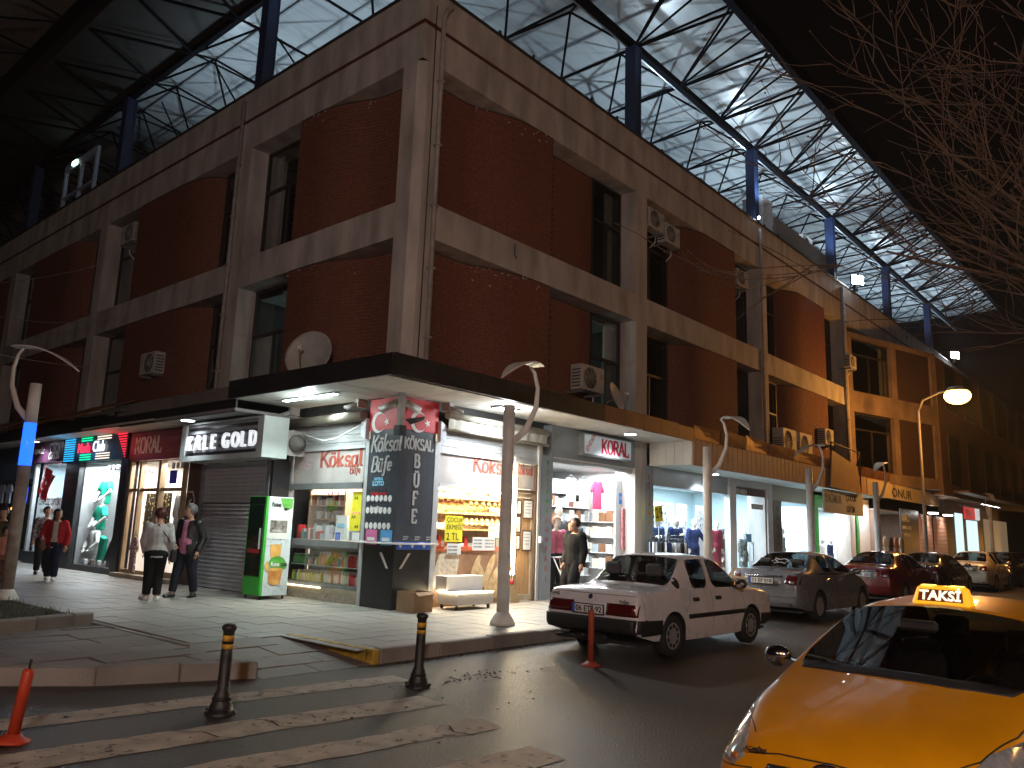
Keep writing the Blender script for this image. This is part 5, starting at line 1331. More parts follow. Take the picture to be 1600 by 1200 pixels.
for q in ([(6.60, 2.06), (6.74, 2.28), (6.95, 2.28), (6.95, 2.24), (6.76, 2.24), (6.64, 2.06)], [(6.60, 2.06), (6.74, 1.84), (6.78, 1.88), (6.64, 2.06)], [(6.74, 1.84), (6.9, 2.04), (6.78, 2.1), (6.76, 2.06), (6.83, 2.03), (6.74, 1.9)]): m_.prism(q, .422, .434)
m_.build('logo', silver_ink, T2)
T2, f2 = th('wall_fan', 'dusty round fan unit beside the boxed sign', 'fan', LF, (3.1, .3, 3.0))
bx('housing', f2, dirty, T2, (3.02, 3.05, .0, .42, 2.98, 3.5)); 
fan_m = M('dusty_grey', (.12, .115, .105), rough=.7, var=.2)
m_ = MB(lambda x, y, z: f2(x, y, z)); m_.lathe([(.17, 0), (.17, -.1), (.10, -.12), (.09, -.2), (.04, -.22)], (0, 0, 0), 16)
m_.v = [Vector((v.x, v.y, v.z)) for v in m_.v]
m2 = MB(); 
for k, (r, yy) in enumerate(((.18, 2.99), (.18, 2.90), (.12, 2.88), (.10, 2.82), (.05, 2.80))): pass
m2 = MB(lambda x, y, z: LF(y, x, z)-LF(3.1, .3, 3.0)); m2.lathe([(.18, 3.02), (.18, 2.93), (.12, 2.91), (.10, 2.85), (.05, 2.83)], (.22, 0, 3.24), 16, True, 1); m2.build('motor', fan_m, T2)

green_c = cloth('emerald_cloth', (.02, .38, .24)); white_c = cloth('white_cloth', (.68, .68, .66)); grey_c = cloth('grey_cloth', (.28, .29, .30)); black_c = cloth('black_garment', (.02, .02, .022)); navy_c = cloth('navy_cloth', (.02, .03, .09)); denim_c = cloth('denim', (.06, .12, .30)); maroon_c = cloth('maroon_cloth', (.22, .03, .05)); coral_c = cloth('coral_cloth', (.62, .22, .16)); rose_c = cloth('dusty_rose_cloth', (.40, .10, .14)); patt_c = M('patterned_dress', (.06, .07, .06), rough=.8, var=.9, nscale=16, tint2=(.38, .38, .34), detail=2); brown_c = cloth('brown_cloth', (.16, .08, .05))
def manq(label, fr, u, d, z, ang, h=1.75, **k):
    base = fr(u, d, z); k.setdefault('skin', manq_m); k.setdefault('vox', .024)
    return human("mannequin", label, "mannequin", base, ang, h, group=k.pop('group', None), **k)
FW = math.pi      # facing the left street
# ---- left hosiery shop -----------------------------------------------------------------
def shop_room(T_, fr, u0, u1, depth, z1, wall, floor=shop_floor, d0=0.):
    bx('back_wall', fr, wall, T_, (u0, u1, -depth-.05, -depth, PV, z1)); bx('side_wall', fr, wall, T_, (u0-.05, u0, -depth, d0, PV, z1)); bx('side_wall', fr, wall, T_, (u1, u1+.05, -depth, d0, PV, z1))
    bx('ceiling', fr, white_wall, T_, (u0, u1, -depth, d0, z1, z1+.05)); bx('floor', fr, floor, T_, (u0, u1, -depth, d0, PV-.02, PV+.01))
tan = M('tan_wood_frame', (.34, .24, .14), rough=.5, var=.2, nscale=4, stretch=(6, 6, .5))
H, hf = th('hosiery_shop', 'lit hosiery shop with tan wooden frames and a starry curtain', 'shop', LF, (8.2, .5, PV))
shop_room(H, hf, 7.1, 10.0, 2.6, 3.05, M('warm_white_wall', (.75, .70, .64), rough=.6, var=.05), d0=.3)
bx('frame', hf, tan, H, (9.92, 10.0, .42, .52, PV, 3.05), (9.30, 9.42, .42, .54, PV, 3.05), (8.22, 8.36, .40, .54, PV, 3.05), (7.06, 7.14, .42, .52, PV, 3.05), (7.14, 8.22, .43, .51, 2.28, 2.36), (8.36, 9.30, .43, .51, 2.28, 2.36), (9.42, 9.92, .43, .51, 2.28, 2.36), (7.14, 8.22, .43, .51, .26, .38), (8.36, 9.92, .43, .51, .26, .34))
bx('step', hf, M('pale_stone_step', (.42, .36, .28), rough=.6, var=.15), H, (7.0, 10.05, .2, .72, PV, .25))
for u0, u1, z0, z1 in ((7.14, 8.22, .38, 2.28), (7.14, 8.22, 2.36, 3.05), (8.36, 9.3, 2.36, 3.05), (9.42, 9.92, 2.36, 3.05)):
    m_ = MB(hf); m_.poly([(u0, .47, z0), (u1, .47, z0), (u1, .47, z1), (u0, .47, z1)]); m_.build('pane', clear, H)
bx('blue_notice', hf, M('strong_blue_card', (.04, .05, .80), rough=.5, var=.05), H, (7.50, 7.86, .475, .48, 2.46, 2.78)); text('KORAL', LF(9.25, .48, 2.72), LX, .17, red_ink, H, .001)
for k in range(3): bx('small_notice', hf, paper, H, (7.2+k*.22, 7.36+k*.22, .475, .479, 2.82, 2.97))
bx('inner_shelf', hf, white_wall, H, (7.2, 9.9, -2.5, -2.2, 1.0, 1.03), (7.2, 9.9, -2.5, -2.2, 1.5, 1.53), (7.2, 9.9, -2.5, -2.2, 2.0, 2.03))
for z in (1.03, 1.53, 2.03): goods(hf, H, 7.25, 9.85, -2.45, -2.25, z, (.1, .25), (.1, .3), (6, 0, 1, 3, 6))
T2, f2 = th('star_curtain', 'black fabric with golden star dots hanging in the hosiery shop window', 'fabric', LF, (9.0, .38, 1.2))
for u0, u1 in ((8.40, 9.0), (9.05, 9.86)):
    m_ = MB(f2); n = 22; top, bot = [], []
    for i in range(n+1):
        u = u0+(u1-u0)*i/n; w_ = .03*math.sin(i*1.1); top.append((u, .10+w_, 2.26)); bot.append((u, .10+w_*1.3, 1.08))
    for i in range(n): m_.poly([top[i], top[i+1], bot[i+1], bot[i]], True)
    m_.build('cloth', M('black_cloth', (.03, .025, .02), rough=.8, var=.1), T2)
    m_ = MB(f2)
    for i in range(100):
        u = rnd.uniform(u0+.02, u1-.02); zz = rnd.uniform(1.1, 2.24); k = (u-u0)/(u1-u0)*n; r = rnd.uniform(.016, .030); d = .10+.03*math.sin(k*1.1)+.014
        m_.hexa([(u+r*math.cos(a), d, zz+r*math.sin(a)) for a in (0, 1.26, 2.51, 3.77, 5.03)], [(u+r*math.cos(a), d+.004, zz+r*math.sin(a)) for a in (0, 1.26, 2.51, 3.77, 5.03)])
    o = m_.build('gold_dots', M('gold_dot', (.75, .55, .22), rough=.5, var=.2), T2); o['kind'] = 'stuff'
red_leo = M('red_leopard_fabric', (.40, .03, .05), rough=.8, var=.9, nscale=22, tint2=(.75, .55, .5), detail=1)
def hang(name, label, cat, fr, u, d, z, w, h, mat, kind='trousers', group=None, thick=.05):
    t, f_ = th(name, label, cat, fr, (u, d, z-h), group)
    if kind == 'trousers':
        for a, b in ((u-w/2, u-.006), (u+.006, u+w/2)):
            m_ = MB(f_); m_.hexa([(a+.01, d, z-h), (b-.01, d, z-h), (b-.01, d+thick, z-h), (a+.01, d+thick, z-h)], [(a, d, z), (b, d, z), (b, d+thick, z), (a, d+thick, z)]); m_.build('leg', mat, t)
        bx('waistband', f_, mat, t, (u-w/2, u+w/2, d-.004, d+thick+.004, z, z+.05))
    else:
        m_ = MB(f_); m_.prism([(u-w*.36, z-h), (u+w*.36, z-h), (u+w*.32, z-.18*h), (u+w*.5, z-.42*h), (u+w*.62, z-.34*h), (u+w*.36, z-.02*h), (u+w*.12, z), (u+w*.06, z-.05*h), (u-w*.06, z-.05*h), (u-w*.12, z), (u-w*.36, z-.02*h), (u-w*.62, z-.34*h), (u-w*.5, z-.42*h), (u-w*.32, z-.18*h)], d, d+thick); m_.build('garment', mat, t)
    m_ = MB(f_); m_.tube([(u-w*.35, d+thick/2, z+.0), (u, d+thick/2, z+.08), (u+w*.35, d+thick/2, z+.0)], .008, 5); m_.tube([(u, d+thick/2, z+.08), (u, d+thick/2, z+.15), (u+.02, d+thick/2, z+.18)], .004, 5); m_.build('hanger', black_p, t)
    return t
hang('hanging_dress', 'red and white patterned garment hanging low between the tan frames', 'dress', LF, 9.1, .56, 1.15, .35, .85, red_leo, 'shirt')
for k, u in enumerate((7.30, 7.48)): hang('hanging_nightdress', ('speckled pale' if k else 'speckled dark') + ' nightdress hanging inside the hosiery shop window', 'nightdress', LF, 8.0-k*.28, .1, 2.2, .34, 1.3, M('speckled_cloth%s' % ('_pale' if k else '_dark'), (.35, .36, .38) if k else (.10, .10, .12), var=.9, nscale=60, tint2=(.7, .7, .7) if k else (.45, .45, .45), detail=1), 'shirt')
manq('mannequin in long grey top and coral skirt behind hosiery shop glass', LF, 7.75, -.15, .4, FW, 1.72, top=grey_c, skirt=coral_c, skirt_hem=.28)
T2, f2 = th('shop_sign', 'dark red sign board with cream serif letters left of the boxed sign', 'sign', LF, (8.5, .5, 3.1))
bx('board', f2, M('dark_red_board', (.15, .03, .035), rough=.45, var=.12), T2, (6.45, 10.15, .42, .52, 3.07, 3.80))
cream = M('cream_lettering', (.85, .74, .62), rough=.5, var=.08)
stroke_text('KORAL', LF(9.85, .526, 3.26), LX, .40, cream, T2, .22, .5, serif=.11, sx=.92)
text('ÇORAP-ÇAMAŞIR', LF(8.05, .524, 3.50), LX, .17, M('dull_red_lettering', (.33, .12, .10), rough=.5, var=.05), T2, .002, .002); text('& İÇ GİYİM', LF(8.05, .524, 3.24), LX, .17, M('dull_red_lettering'), T2, .002, .002)
lamp('hosiery_light', 'AREA', LF(8.5, -.9, 3.0), 150, (1, .93, .86), 2.4, LF(8.5, -.9, 0), sizey=2); lamp('hosiery_light', 'AREA', LF(8.8, .34, 3.0), 55, (1, .93, .86), 2.0, LF(8.8, .0, 1.2), sizey=.1)

# ---- fashion shop with LED sign -----------------------------------------------------------
Fs, ff = th('fashion_shop', 'fashion shop window with white brick wall between shiny black pillars', 'shop', LF, (12, .5, PV))
white_brick = M('white_painted_brick', (.70, .70, .69), rough=.6, var=.06)
shop_room(Fs, ff, 10.55, 13.2, 1.25, 3.12, M('grey_joint', (.30, .30, .30), var=0), d0=.4)
m_ = MB(ff); z = PV+.05; r = 0
while z < 3.1:
    u = 10.56-.15*(r % 2)
    while u < 13.2:
        a, b = max(10.56, u), min(13.19, u+.29)
        if b-a > .03: m_.box(a, b, -1.25, -1.235+rnd.uniform(0, .012), z, z+.068)
        u += .3
    z += .08; r += 1
o = m_.build('bricks', white_brick, Fs); o['kind'] = 'stuff'
for u0, u1 in ((10.08, 10.5), (13.25, 14.25)): bx('black_pillar', ff, black_p, Fs, (u0, u1, .1, .56, PV, 3.14), bevel=.01)
bx('plinth', ff, black_p, Fs, (10.5, 13.25, .1, .56, PV, .30)); m_ = MB(ff); m_.poly([(10.5, .5, .3), (13.25, .5, .3), (13.25, .5, 3.14), (10.5, .5, 3.14)]); m_.build('pane', clear, Fs)
for k in range(5): bx('spot_lamp', ff, black_p, Fs, (10.9+k*.28, 11.06+k*.28, .0, .2, 2.92, 3.06))
T2, f2 = th('shop_sign', 'black sign with glowing blue, green, white and red LED bars', 'sign', LF, (12.2, .5, 3.1))
bx('board', f2, black_p, T2, (10.25, 14.6, .38, .56, 3.14, 4.02))
for i in range(12):
    z = 3.19+i*.068
    segs = [(14.5, 13.75, (.02, .45, 1.0)), (13.3 if i < 2 or i > 7 else 13.3, 12.55, (.0, .9, .35)), (12.2, 11.3, (1, .82, .66)), (11.0-.06*(11-i), 10.32, (1, .02, .05))]
    for a, b, c in segs:
        if 3 <= i <= 7 and b < 13.2 and a > 11.2: continue
        bx('led_bar', f2, glow('led_%d%d%d' % tuple(int(x*9) for x in c), c, 1.3), T2, (b, a, .562, .575, z, z+.028))
text('Moda', LF(13.42, .60, 3.40), LX, .40, glow('red_neon', (1, .02, .06), 1.6), T2, .012, .0, sx=.95); text('Club', LF(12.38, .60, 3.40), LX, .44, glow('white_neon', (.75, .85, 1), 1.6), T2, .012, .0, sx=.95)
text('Moda', LF(13.2, .58, 3.93), LX, .2, glow('red_neon'), T2, .02); text('Club', LF(12.5, .58, 3.93), LX, .2, glow('white_neon'), T2, .02)
lamp('fashion_light', 'AREA', LF(11.9, .0, 3.08), 360, WHITE, 2.2, LF(11.9, -.5, 0), sizey=.9)
lamp('sign_glow', 'POINT', LF(13.8, 1.0, 3.5), 6, (.1, .5, 1), .3); lamp('sign_glow', 'POINT', LF(10.6, 1.0, 3.5), 6, (1, .1, .1), .3)
bent = dict(le=(.02, .21, .66), re=(.02, -.21, .66), lw=(.10, .12, .55), rw=(.10, -.12, .55))
def bust_on(label, fr, u, d, z, ang, **k):
    t = manq(label, fr, u, d, z-.80, ang, bust=True, face=False, **k)
    m_ = MB(); m_.lathe([(.14, .80-.45), (.14, .80-.43), (.02, .80-.42), (.02, .90)], (0, 0, 0), 10); m_.build('stand', alu, t); return t
bust_on('headed bust in an off-shoulder emerald top, highest in the fashion window', LF, 12.85, -.1, 1.98, FW, skin=manq_w, top=green_c, sleeve=.5, pose=bent)
bust_on('bust in a puffed emerald blouse with bent arms, middle of fashion window', LF, 12.75, .0, 1.25, FW, skin=manq_w, top=green_c, sleeve=.6, pose=bent)
bust_on('bust in open white shirt low in the fashion window', LF, 12.75, .1, .55, FW, skin=manq_w, top=white_c, sleeve=1, pose=bent)
manq('standing mannequin with dark head in white top and white trousers', LF, 11.75, -.45, .62, FW, 1.75, skin=manq_w, top=white_c, sleeve=.5, trousers=white_c, shoes=white_c, hair=black_c)
for k, (u, d, lab, mt) in enumerate(((11.15, .15, 'seated folded black garment at the fashion window floor', black_c), (11.95, .2, 'folded emerald trousers standing in fashion window', green_c))):
    T2, f2 = th('folded_garment', lab, 'garment', LF, (u, d, .3)); m_ = MB(f2)
    if k == 0: m_.hexa([(u-.35, d-.2, .3), (u+.4, d-.2, .3), (u+.4, d+.2, .3), (u-.35, d+.2, .3)], [(u-.35, d-.12, 1.15), (u+.0, d-.12, 1.25), (u+.0, d+.12, 1.2), (u-.35, d+.12, 1.1)])
    else: m_.hexa([(u-.14, d-.08, .3), (u+.14, d-.08, .3), (u+.14, d+.08, .3), (u-.14, d+.08, .3)], [(u-.24, d-.06, 1.05), (u+.02, d-.06, 1.12), (u+.02, d+.08, 1.12), (u-.24, d+.08, 1.05)])
    m_.build('cloth', mt, T2, bevel=.03)
for k in range(4):
    T2, f2 = th('shoe', 'shoe on the fashion window floor', 'shoe', LF, (12.7-k*.45, .3, .3), 'shoes in the fashion window'); m_ = MB(f2); u = 12.7-k*.45
    m_.prism([(u-.12, .3), (u+.12, .3), (u+.12, .37), (u+.03, .38), (u-.06, .46), (u-.12, .44)], .26, .36); m_.build('shoe_body', white_c if k != 1 else brown_c, T2, bevel=.015)
# ---- optician and the dark shops at the left end
Op, of = th('optician_shop', 'optician window with a pale poster and a red flag', 'shop', LF, (15.6, .5, PV))
shop_room(Op, of, 14.4, 16.8, 1.0, 3.2, M('cyan_white_wall', (.55, .66, .68), rough=.6, var=.05), d0=.3)
bx('frame', of, alu, Op, (14.3, 14.4, .4, .5, PV, 3.2), (16.8, 16.95, .4, .5, PV, 3.2)); bx('plinth', of, black_p, Op, (14.3, 16.9, .1, .56, PV, .5))
bx('poster', of, M('pale_poster', (.62, .70, .72), rough=.5, var=.05), Op, (14.45, 16.7, .36, .37, 1.35, 2.15))
text('CENGİZ OPTİK', LF(16.62, .375, 1.93), LX, .26, black_ink, Op, .001, .003, sx=.95); text('TAM GÖZLÜK', LF(16.4, .375, 1.68), LX, .17, black_ink, Op, .001); text('0 4 23 10 41', LF(16.4, .375, 1.45), LX, .16, black_ink, Op, .001)
for z in (.6, .85, 1.1): bx('shelf', of, clear if False else alu, Op, (14.5, 16.7, .0, .3, z, z+.015)); goods(of, Op, 14.6, 16.6, .05, .25, z+.016, (.08, .16), (.04, .1), (3, 6, 4, 6), gap=.08)
lamp('optician_light', 'AREA', LF(15.6, -.2, 3.15), 90, COOL, 2, LF(15.6, -.2, 0), sizey=.8)
T2, f2 = th('flag', 'red flag with white moon and star hung by one corner at the optician', 'flag', LF, (15.2, .7, 2.0))
m_ = MB(f2); G0 = [(14.55, .70, 2.75), (15.35, .74, 3.1), (15.95, .66, 2.3), (15.1, .70, 1.95)]; n = 8
def fl(i, j):
    a = Vector(G0[0]).lerp(Vector(G0[1]), i/n); b = Vector(G0[3]).lerp(Vector(G0[2]), i/n); p = a.lerp(b, j/n); p.y += .05*math.sin(i*1.2+j*.4); return tuple(p)
for i in range(n):
    for j in range(n): m_.poly([fl(i, j), fl(i+1, j), fl(i+1, j+1), fl(i, j+1)], True)
m_.build('cloth', red_flag, T2); crescent(f2, 15.22, 2.55, .79, .20, white_ink, T2, -1)
T2, f2 = th('shop_sign', 'dark optician sign with round spectacles outline and pale letters', 'sign', LF, (15.8, .5, 3.2))
bx('board', f2, M('plum_board', (.06, .02, .045), rough=.4, var=.1), T2, (14.65, 17.2, .4, .56, 3.22, 3.85)); text('CENGİZ', LF(17.0, .565, 3.5), LX, .22, white_ink, T2, .004); text('OPTİK', LF(15.75, .565, 3.3), LX, .30, white_ink, T2, .004)
m_ = MB(f2)
for cu in (15.05, 15.45): m_.tube([(cu+.15*math.cos(a*.5236), .58, 3.62+.15*math.sin(a*.5236)) for a in range(13)], .014, 5)
m_.build('spectacles', silver_ink, T2)
Ds, df = th('dim_shop', 'dim blue shop fronts at the far left of the arcade', 'shop', LF, (20, .5, PV))
bx('front', df, M('dark_blue_front', (.03, .045, .09), rough=.4, var=.2), Ds, (17.3, 26, .0, .3, PV, 3.9)); bx('shutter_box', df, M('dull_blue_box', (.05, .09, .14), rough=.5, var=.1), Ds, (17.6, 20.0, .31, .5, 2.75, 3.3))
for k in range(3): bx('window', df, dark_glass, Ds, (17.5+k*2.4, 19.6+k*2.4, .305, .32, .5, 2.6))
for k, (u, m_, z) in enumerate(((17.9, glow('blue_tube', (.02, .08, 1), 5), 2.0), (19.0, glow('orange_bulb', (1, .35, .08), 4), 1.75))): bx('night_light', df, m_, Ds, (u, u+.18, .325, .34, z, z+(.5 if k == 0 else .08)))
for k in range(3): hang('hanging_shirt', 'pale shirt hanging outside the dim blue shop front', 'shirt', LF, 18.3+k*.7, .7, 2.55, .5, .6, grey_c, 'shirt', 'shirts outside the dim shop')

# ---- right street: pyjama shop ----------------------------------------------------------------
Pj, pf = th('pyjama_shop', 'brightly lit pyjama shop with open front under a grey fascia', 'shop', RF, (6.4, 0, PV))
shop_room(Pj, pf, 4.58, 8.45, 4.8, 3.28, M('bright_white_wall', (.80, .80, .79), rough=.6, var=.04), d0=-.02)
grey_f = M('blue_grey_fascia', (.26, .29, .31), rough=.4, var=.06)
bx('fascia', pf, grey_f, Pj, (4.50, 8.55, -.3, .0, 3.30, 4.015)); bx('pilaster', pf, grey_f, Pj, (4.14, 4.54, -.3, .015, PV, 3.295)); bx('pilaster', pf, grey_f, Pj, (8.46, 8.9, -.3, .012, PV, 3.42))
bx('shutter_box', pf, alu, Pj, (4.56, 8.44, -.28, -.08, 3.18, 3.295))
for i, (ch, c) in enumerate(zip('PİJAMADUNYASI', ((.05, .15, .10), (.05, .2, .12), (.05, .2, .12), (.1, .3, .12), (.1, .3, .1), (.1, .3, .1), (.35, .08, .10), (.4, .06, .10), (.4, .06, .10), (.4, .06, .08), (.4, .08, .06), (.4, .08, .06), (.4, .08, .06)))): text(ch, RF(4.36, .017, 3.08-i*.21), RX, .15, M('letter_tone_%d' % i, c, rough=.5, var=0), Pj, .003, .002, align='CENTER', name='letter')
for i, ch in enumerate('PİJAMA'): text(ch, RF(8.68, .014, 3.06-i*.235), RX, .19, M('letter_maroon%d' % (i > 3), (.45, .05, .08) if i < 4 else (.5, .16, .06), rough=.5, var=0), Pj, .003, .002, align='CENTER', name='letter')
T2, f2 = th('shop_sign', 'grey lightbox sign with crimson letters above the pyjama shop', 'sign', RF, (6.5, .1, 3.4))
bx('lightbox', f2, alu_d, T2, (5.50, 7.58, .002, .16, 3.42, 3.95)); bx('face', f2, M('pale_sign_face', (.55, .58, .60), rough=.3, emit=(.6, .7, .8), es=.12, var=.04), T2, (5.54, 7.55, .161, .166, 3.46, 3.92))
stroke_text('KORAL', RF(6.22, .172, 3.53), RX, .33, M('white_outline', (.8, .8, .8), var=0), T2, .34, .6, serif=.17, sx=.92, ext=.002); stroke_text('KORAL', RF(6.22, .177, 3.53), RX, .33, M('crimson_lettering', (.45, .01, .05), rough=.4, var=.03), T2, .24, .5, serif=.13, sx=.92, ext=.002)
o = text('ENDER', RF(5.66, .170, 3.50), (.62, 0, .78), .17, M('orange_red_print', (.55, .12, .03), var=0), T2, .002, .001, up=(-.78, 0, .62))
# stock on the walls
for z in (.5, .85, 1.2, 1.55, 1.9, 2.25, 2.6):
    bx('shelf', pf, white_wall, Pj, (5.0, 8.2, -1.78, -1.5, z, z+.02)); goods(pf, Pj, 5.05, 8.15, -1.72, -1.52, z+.021, (.1, .22), (.14, .28), (6, 6, 3, 4, 6, 1, 3))
for z in (.7, 1.1, 1.5, 1.9):
    bx('shelf', pf, white_wall, Pj, (8.18, 8.44, -1.7, -.5, z, z+.02))
    m_ = MB(pf); d = -1.68
    while d < -.7: m_.cm = rnd.choice((6, 4, 3, 1, 6)); m_.box(8.2, 8.42, d, d+.2, z+.021, z+rnd.uniform(.2, .33)); d += .22
    o = m_.build('packets', pal, Pj); o['kind'] = 'stuff'
bx('shelf_back', pf, grey_c, Pj, (4.95, 8.44, -1.82, -1.79, .3, 3.0))
bx('wall_panel', pf, white_wall, Pj, (7.72, 8.44, -.45, -.40, PV, 3.0)); bx('shop_sticker', pf, M('bright_blue_card', (.06, .25, .75), rough=.5, var=.05), Pj, (7.86, 8.24, -.398, -.394, 2.38, 2.66)); text('NBB', RF(7.88, -.39, 2.48), RX, .15, white_ink, Pj, .001)
lamp('pyjama_light', 'AREA', (6.5, .85, 3.22), 300, WHITE, 3.4, (6.5, .85, 0), sizey=1.3)
hang('hanging_trousers', 'red spotted pyjama trousers on a hanger against white panel', 'trousers', RF, 8.08, -.34, 2.22, .40, 1.0, M('red_spotted_cloth', (.50, .03, .06), rough=.8, var=.6, nscale=34, tint2=(.72, .30, .30), detail=1))
hang('hanging_shirt', 'pale green long shirt hanging high in the pyjama shop', 'shirt', RF, 7.45, -1.25, 3.0, .46, .62, cloth('pale_green_cloth', (.40, .55, .45)), 'shirt')
hang('hanging_shirt', 'bright red long shirt hanging high in the pyjama shop', 'shirt', RF, 8.0, -1.2, 2.98, .50, .74, cloth('bright_red_cloth', (.60, .04, .10)), 'shirt')
hang('hanging_shirt', 'white shirt with brown top hanging high behind the pyjama mannequins', 'shirt', RF, 6.9, -1.25, 3.0, .46, .6, cloth('greyish_white_cloth', (.55, .52, .5)), 'shirt')
for k, (u, m_) in enumerate(((5.3, white_c), (5.85, denim_c), (6.1, white_c))): hang('hanging_shirt', ('white', 'blue', 'second white')[k]+' shirt on the high rail at the back of the pyjama shop', 'shirt', RF, u+.1, -1.9, 3.02, .44, .58, m_, 'shirt')
RFW = -math.pi/2
manq('mannequin with blond hair in a dusty rose top by left jamb of pyjama shop', RF, 5.05, -.25, PV+.02, RFW-.4, 1.78, top=rose_c, trousers=black_c, shoes=black_c, hair=M('blond_hair', (.38, .16, .08), rough=.5, var=.2))
manq('tallest bald mannequin in dark grey top behind the rose one', RF, 5.75, -.75, PV+.2, RFW-.3, 1.86, top=cloth('dark_grey_cloth', (.10, .10, .11)), trousers=grey_c, shoes=black_c)
manq('bald mannequin in black top nearest the middle of pyjama shop', RF, 6.35, -.7, PV+.12, RFW-.3, 1.76, top=cloth('charcoal_cloth', (.05, .05, .055)), trousers=black_c, shoes=black_c)
T2, f2 = th('folding_rack', 'white folding trestle standing in the pyjama shop entrance', 'rack', RF, (4.9, .1, PV))
m_ = MB(f2)
for u in (4.72, 5.1):
    m_.tube([(u, .28, PV+.02), (u+.22, -.05, 1.05)], .016, 6); m_.tube([(u+.24, .28, PV+.02), (u, -.05, 1.05)], .016, 6)
m_.build('legs', paper, T2); bx('board', f2, paper, T2, (4.7, 5.35, -.1, .12, 1.05, 1.07))
# rail of clothes on hangers outside
T2, f2 = th('clothes_rail', 'round chrome clothes rail crowded with black hangers outside the grey pilaster', 'clothes rail', RF, (8.75, .5, PV))
m_ = MB(f2); m_.tube([(8.75+.55*math.cos(a*.3), .55+.35*math.sin(a*.3), 1.66-.006*a) for a in range(22)], .015, 6); m_.tube([(8.75, .55, PV), (8.75, .55, 1.7)], .022, 8); m_.build('rail', M('chrome', (.6, .6, .62), rough=.15, metal=1, var=0), T2)
m_ = MB(f2)
for i in range(26):
    a = i*.25; cu, cd = 8.75+.55*math.cos(a), .55+.35*math.sin(a)
    m_.tube([(cu-.2*math.cos(a)*.6, cd-.2*math.sin(a)*.6, 1.45), (cu, cd, 1.56), (cu+.12*math.cos(a), cd+.12*math.sin(a), 1.45)], .008, 4); m_.tube([(cu, cd, 1.56), (cu, cd, 1.66)], .004, 4)
m_.build('hangers', black_p, T2)
for i in range(24):
    m_ = MB(f2); a = i*.26; c, s_ = math.cos(a), math.sin(a); cu, cd = 8.75+.5*c, .55+.32*s_
    q = [(cu-.12*c-.02*s_, cd-.12*s_+.02*c), (cu+.12*c-.02*s_, cd+.12*s_+.02*c), (cu+.12*c+.02*s_, cd+.12*s_-.02*c), (cu-.12*c+.02*s_, cd-.12*s_-.02*c)]
    m_.hexa([(p[0], p[1], .72+.1*(i % 3)) for p in q], [(p[0], p[1], 1.44) for p in q]); m_.build('garment', (white_c, black_c, grey_c, white_c, navy_c)[i % 5], T2)
T2, f2 = th('price_sign', 'yellow square card with black number 29 on a thin pole', 'price sign', RF, (8.4, .45, PV))
m_ = MB(f2); c, s_ = math.cos(.12), math.sin(.12)
m_.hexa([(8.43+x*c-z*s_, .44, 2.16+x*s_+z*c) for x, z in ((-.19, -.2), (.19, -.2), (.19, .2), (-.19, .2))], [(8.43+x*c-z*s_, .45, 2.16+x*s_+z*c) for x, z in ((-.19, -.2), (.19, -.2), (.19, .2), (-.19, .2))]); m_.build('card', yellow_card, T2)
text('29', RF(8.27, .455, 2.04), (c, 0, s_), .36, black_ink, T2, .001, -.004, up=(-s_, 0, c)); m_ = MB(f2); m_.tube([(8.46, .43, PV), (8.46, .43, 1.97)], .012, 6); m_.build('pole', alu, T2)
# ---- dress shop with leaf screens
Dr, rf_ = th('dress_shop', 'pale blue lit dress shop with dotted screens and white framed glass door', 'shop', RF, (12.5, 0, PV))
shop_room(Dr, rf_, 8.95, 17.0, 3.2, 3.2, M('aqua_white_wall', (.62, .74, .76), rough=.6, var=.05), d0=-.02)
bx('fascia', rf_, M('pale_grey_fascia', (.45, .48, .50), rough=.35, var=.06), Dr, (8.91, 13.3, -.3, .0, 2.92, 3.42)); bx('fascia', rf_, M('beige_fascia', (.40, .36, .28), rough=.5, var=.06), Dr, (16.5, 20.0, -.3, .0, 2.92, 3.42))
bx('frame', rf_, wl, Dr, (13.3, 13.75, -.12, .06, PV, 3.42), (16.1, 16.5, -.12, .06, PV, 3.42), (13.75, 16.1, -.12, .06, 3.22, 3.42)); bx('sill', rf_, wl, Dr, (8.9, 13.3, -.15, .03, PV, .45))
m_ = MB(rf_); m_.poly([(8.95, -.05, .45), (13.3, -.05, .45), (13.3, -.05, 2.92), (8.95, -.05, 2.92)]); m_.build('pane', clear, Dr)
m_ = MB(rf_); m_.poly([(13.76, -.05, PV), (16.1, -.05, PV), (16.1, -.05, 2.95), (13.76, -.05, 2.95)]); m_.build('glass_door', clear, Dr); bx('door_handle', rf_, alu, Dr, (14.9, 14.96, -.03, .05, .9, 1.5))
bx('name_board', rf_, M('brown_name_board', (.12, .06, .05), rough=.5, var=.1), Dr, (13.78, 16.0, -.04, -.0, 2.96, 3.2)); text('EKMEN', RF(13.9, .003, 2.98), RX, .23, paper, Dr, .003, .003)
bx('open_sign', rf_, paper, Dr, (15.0, 15.9, -.03, -.02, 2.55, 2.72)); bx('round_sticker', rf_, light_blue, Dr, (14.6, 15.0, -.04, -.035, 1.5, 1.75))
dots = M('leaf_dot', (.04, .06, .06), rough=.6, var=0)
for (u0, u1) in ((9.8, 11.2), (11.45, 12.0), (12.6, 13.2)):
    bx('screen', rf_, white_wall, Dr, (u0, u1, -.72, -.7, .4, 2.55)); m_ = MB(rf_)
    for i in range(int(90*(u1-u0))):
        u = rnd.uniform(u0+.03, u1-.03); z = rnd.uniform(1.2, 2.5); a, b = rnd.uniform(.008, .028), rnd.uniform(.015, .045)
        m_.poly([(u+a*math.cos(t*1.05), -.698, z+b*math.sin(t*1.05)) for t in range(6)])
    o = m_.build('leaf_dots', dots, Dr); o['kind'] = 'stuff'
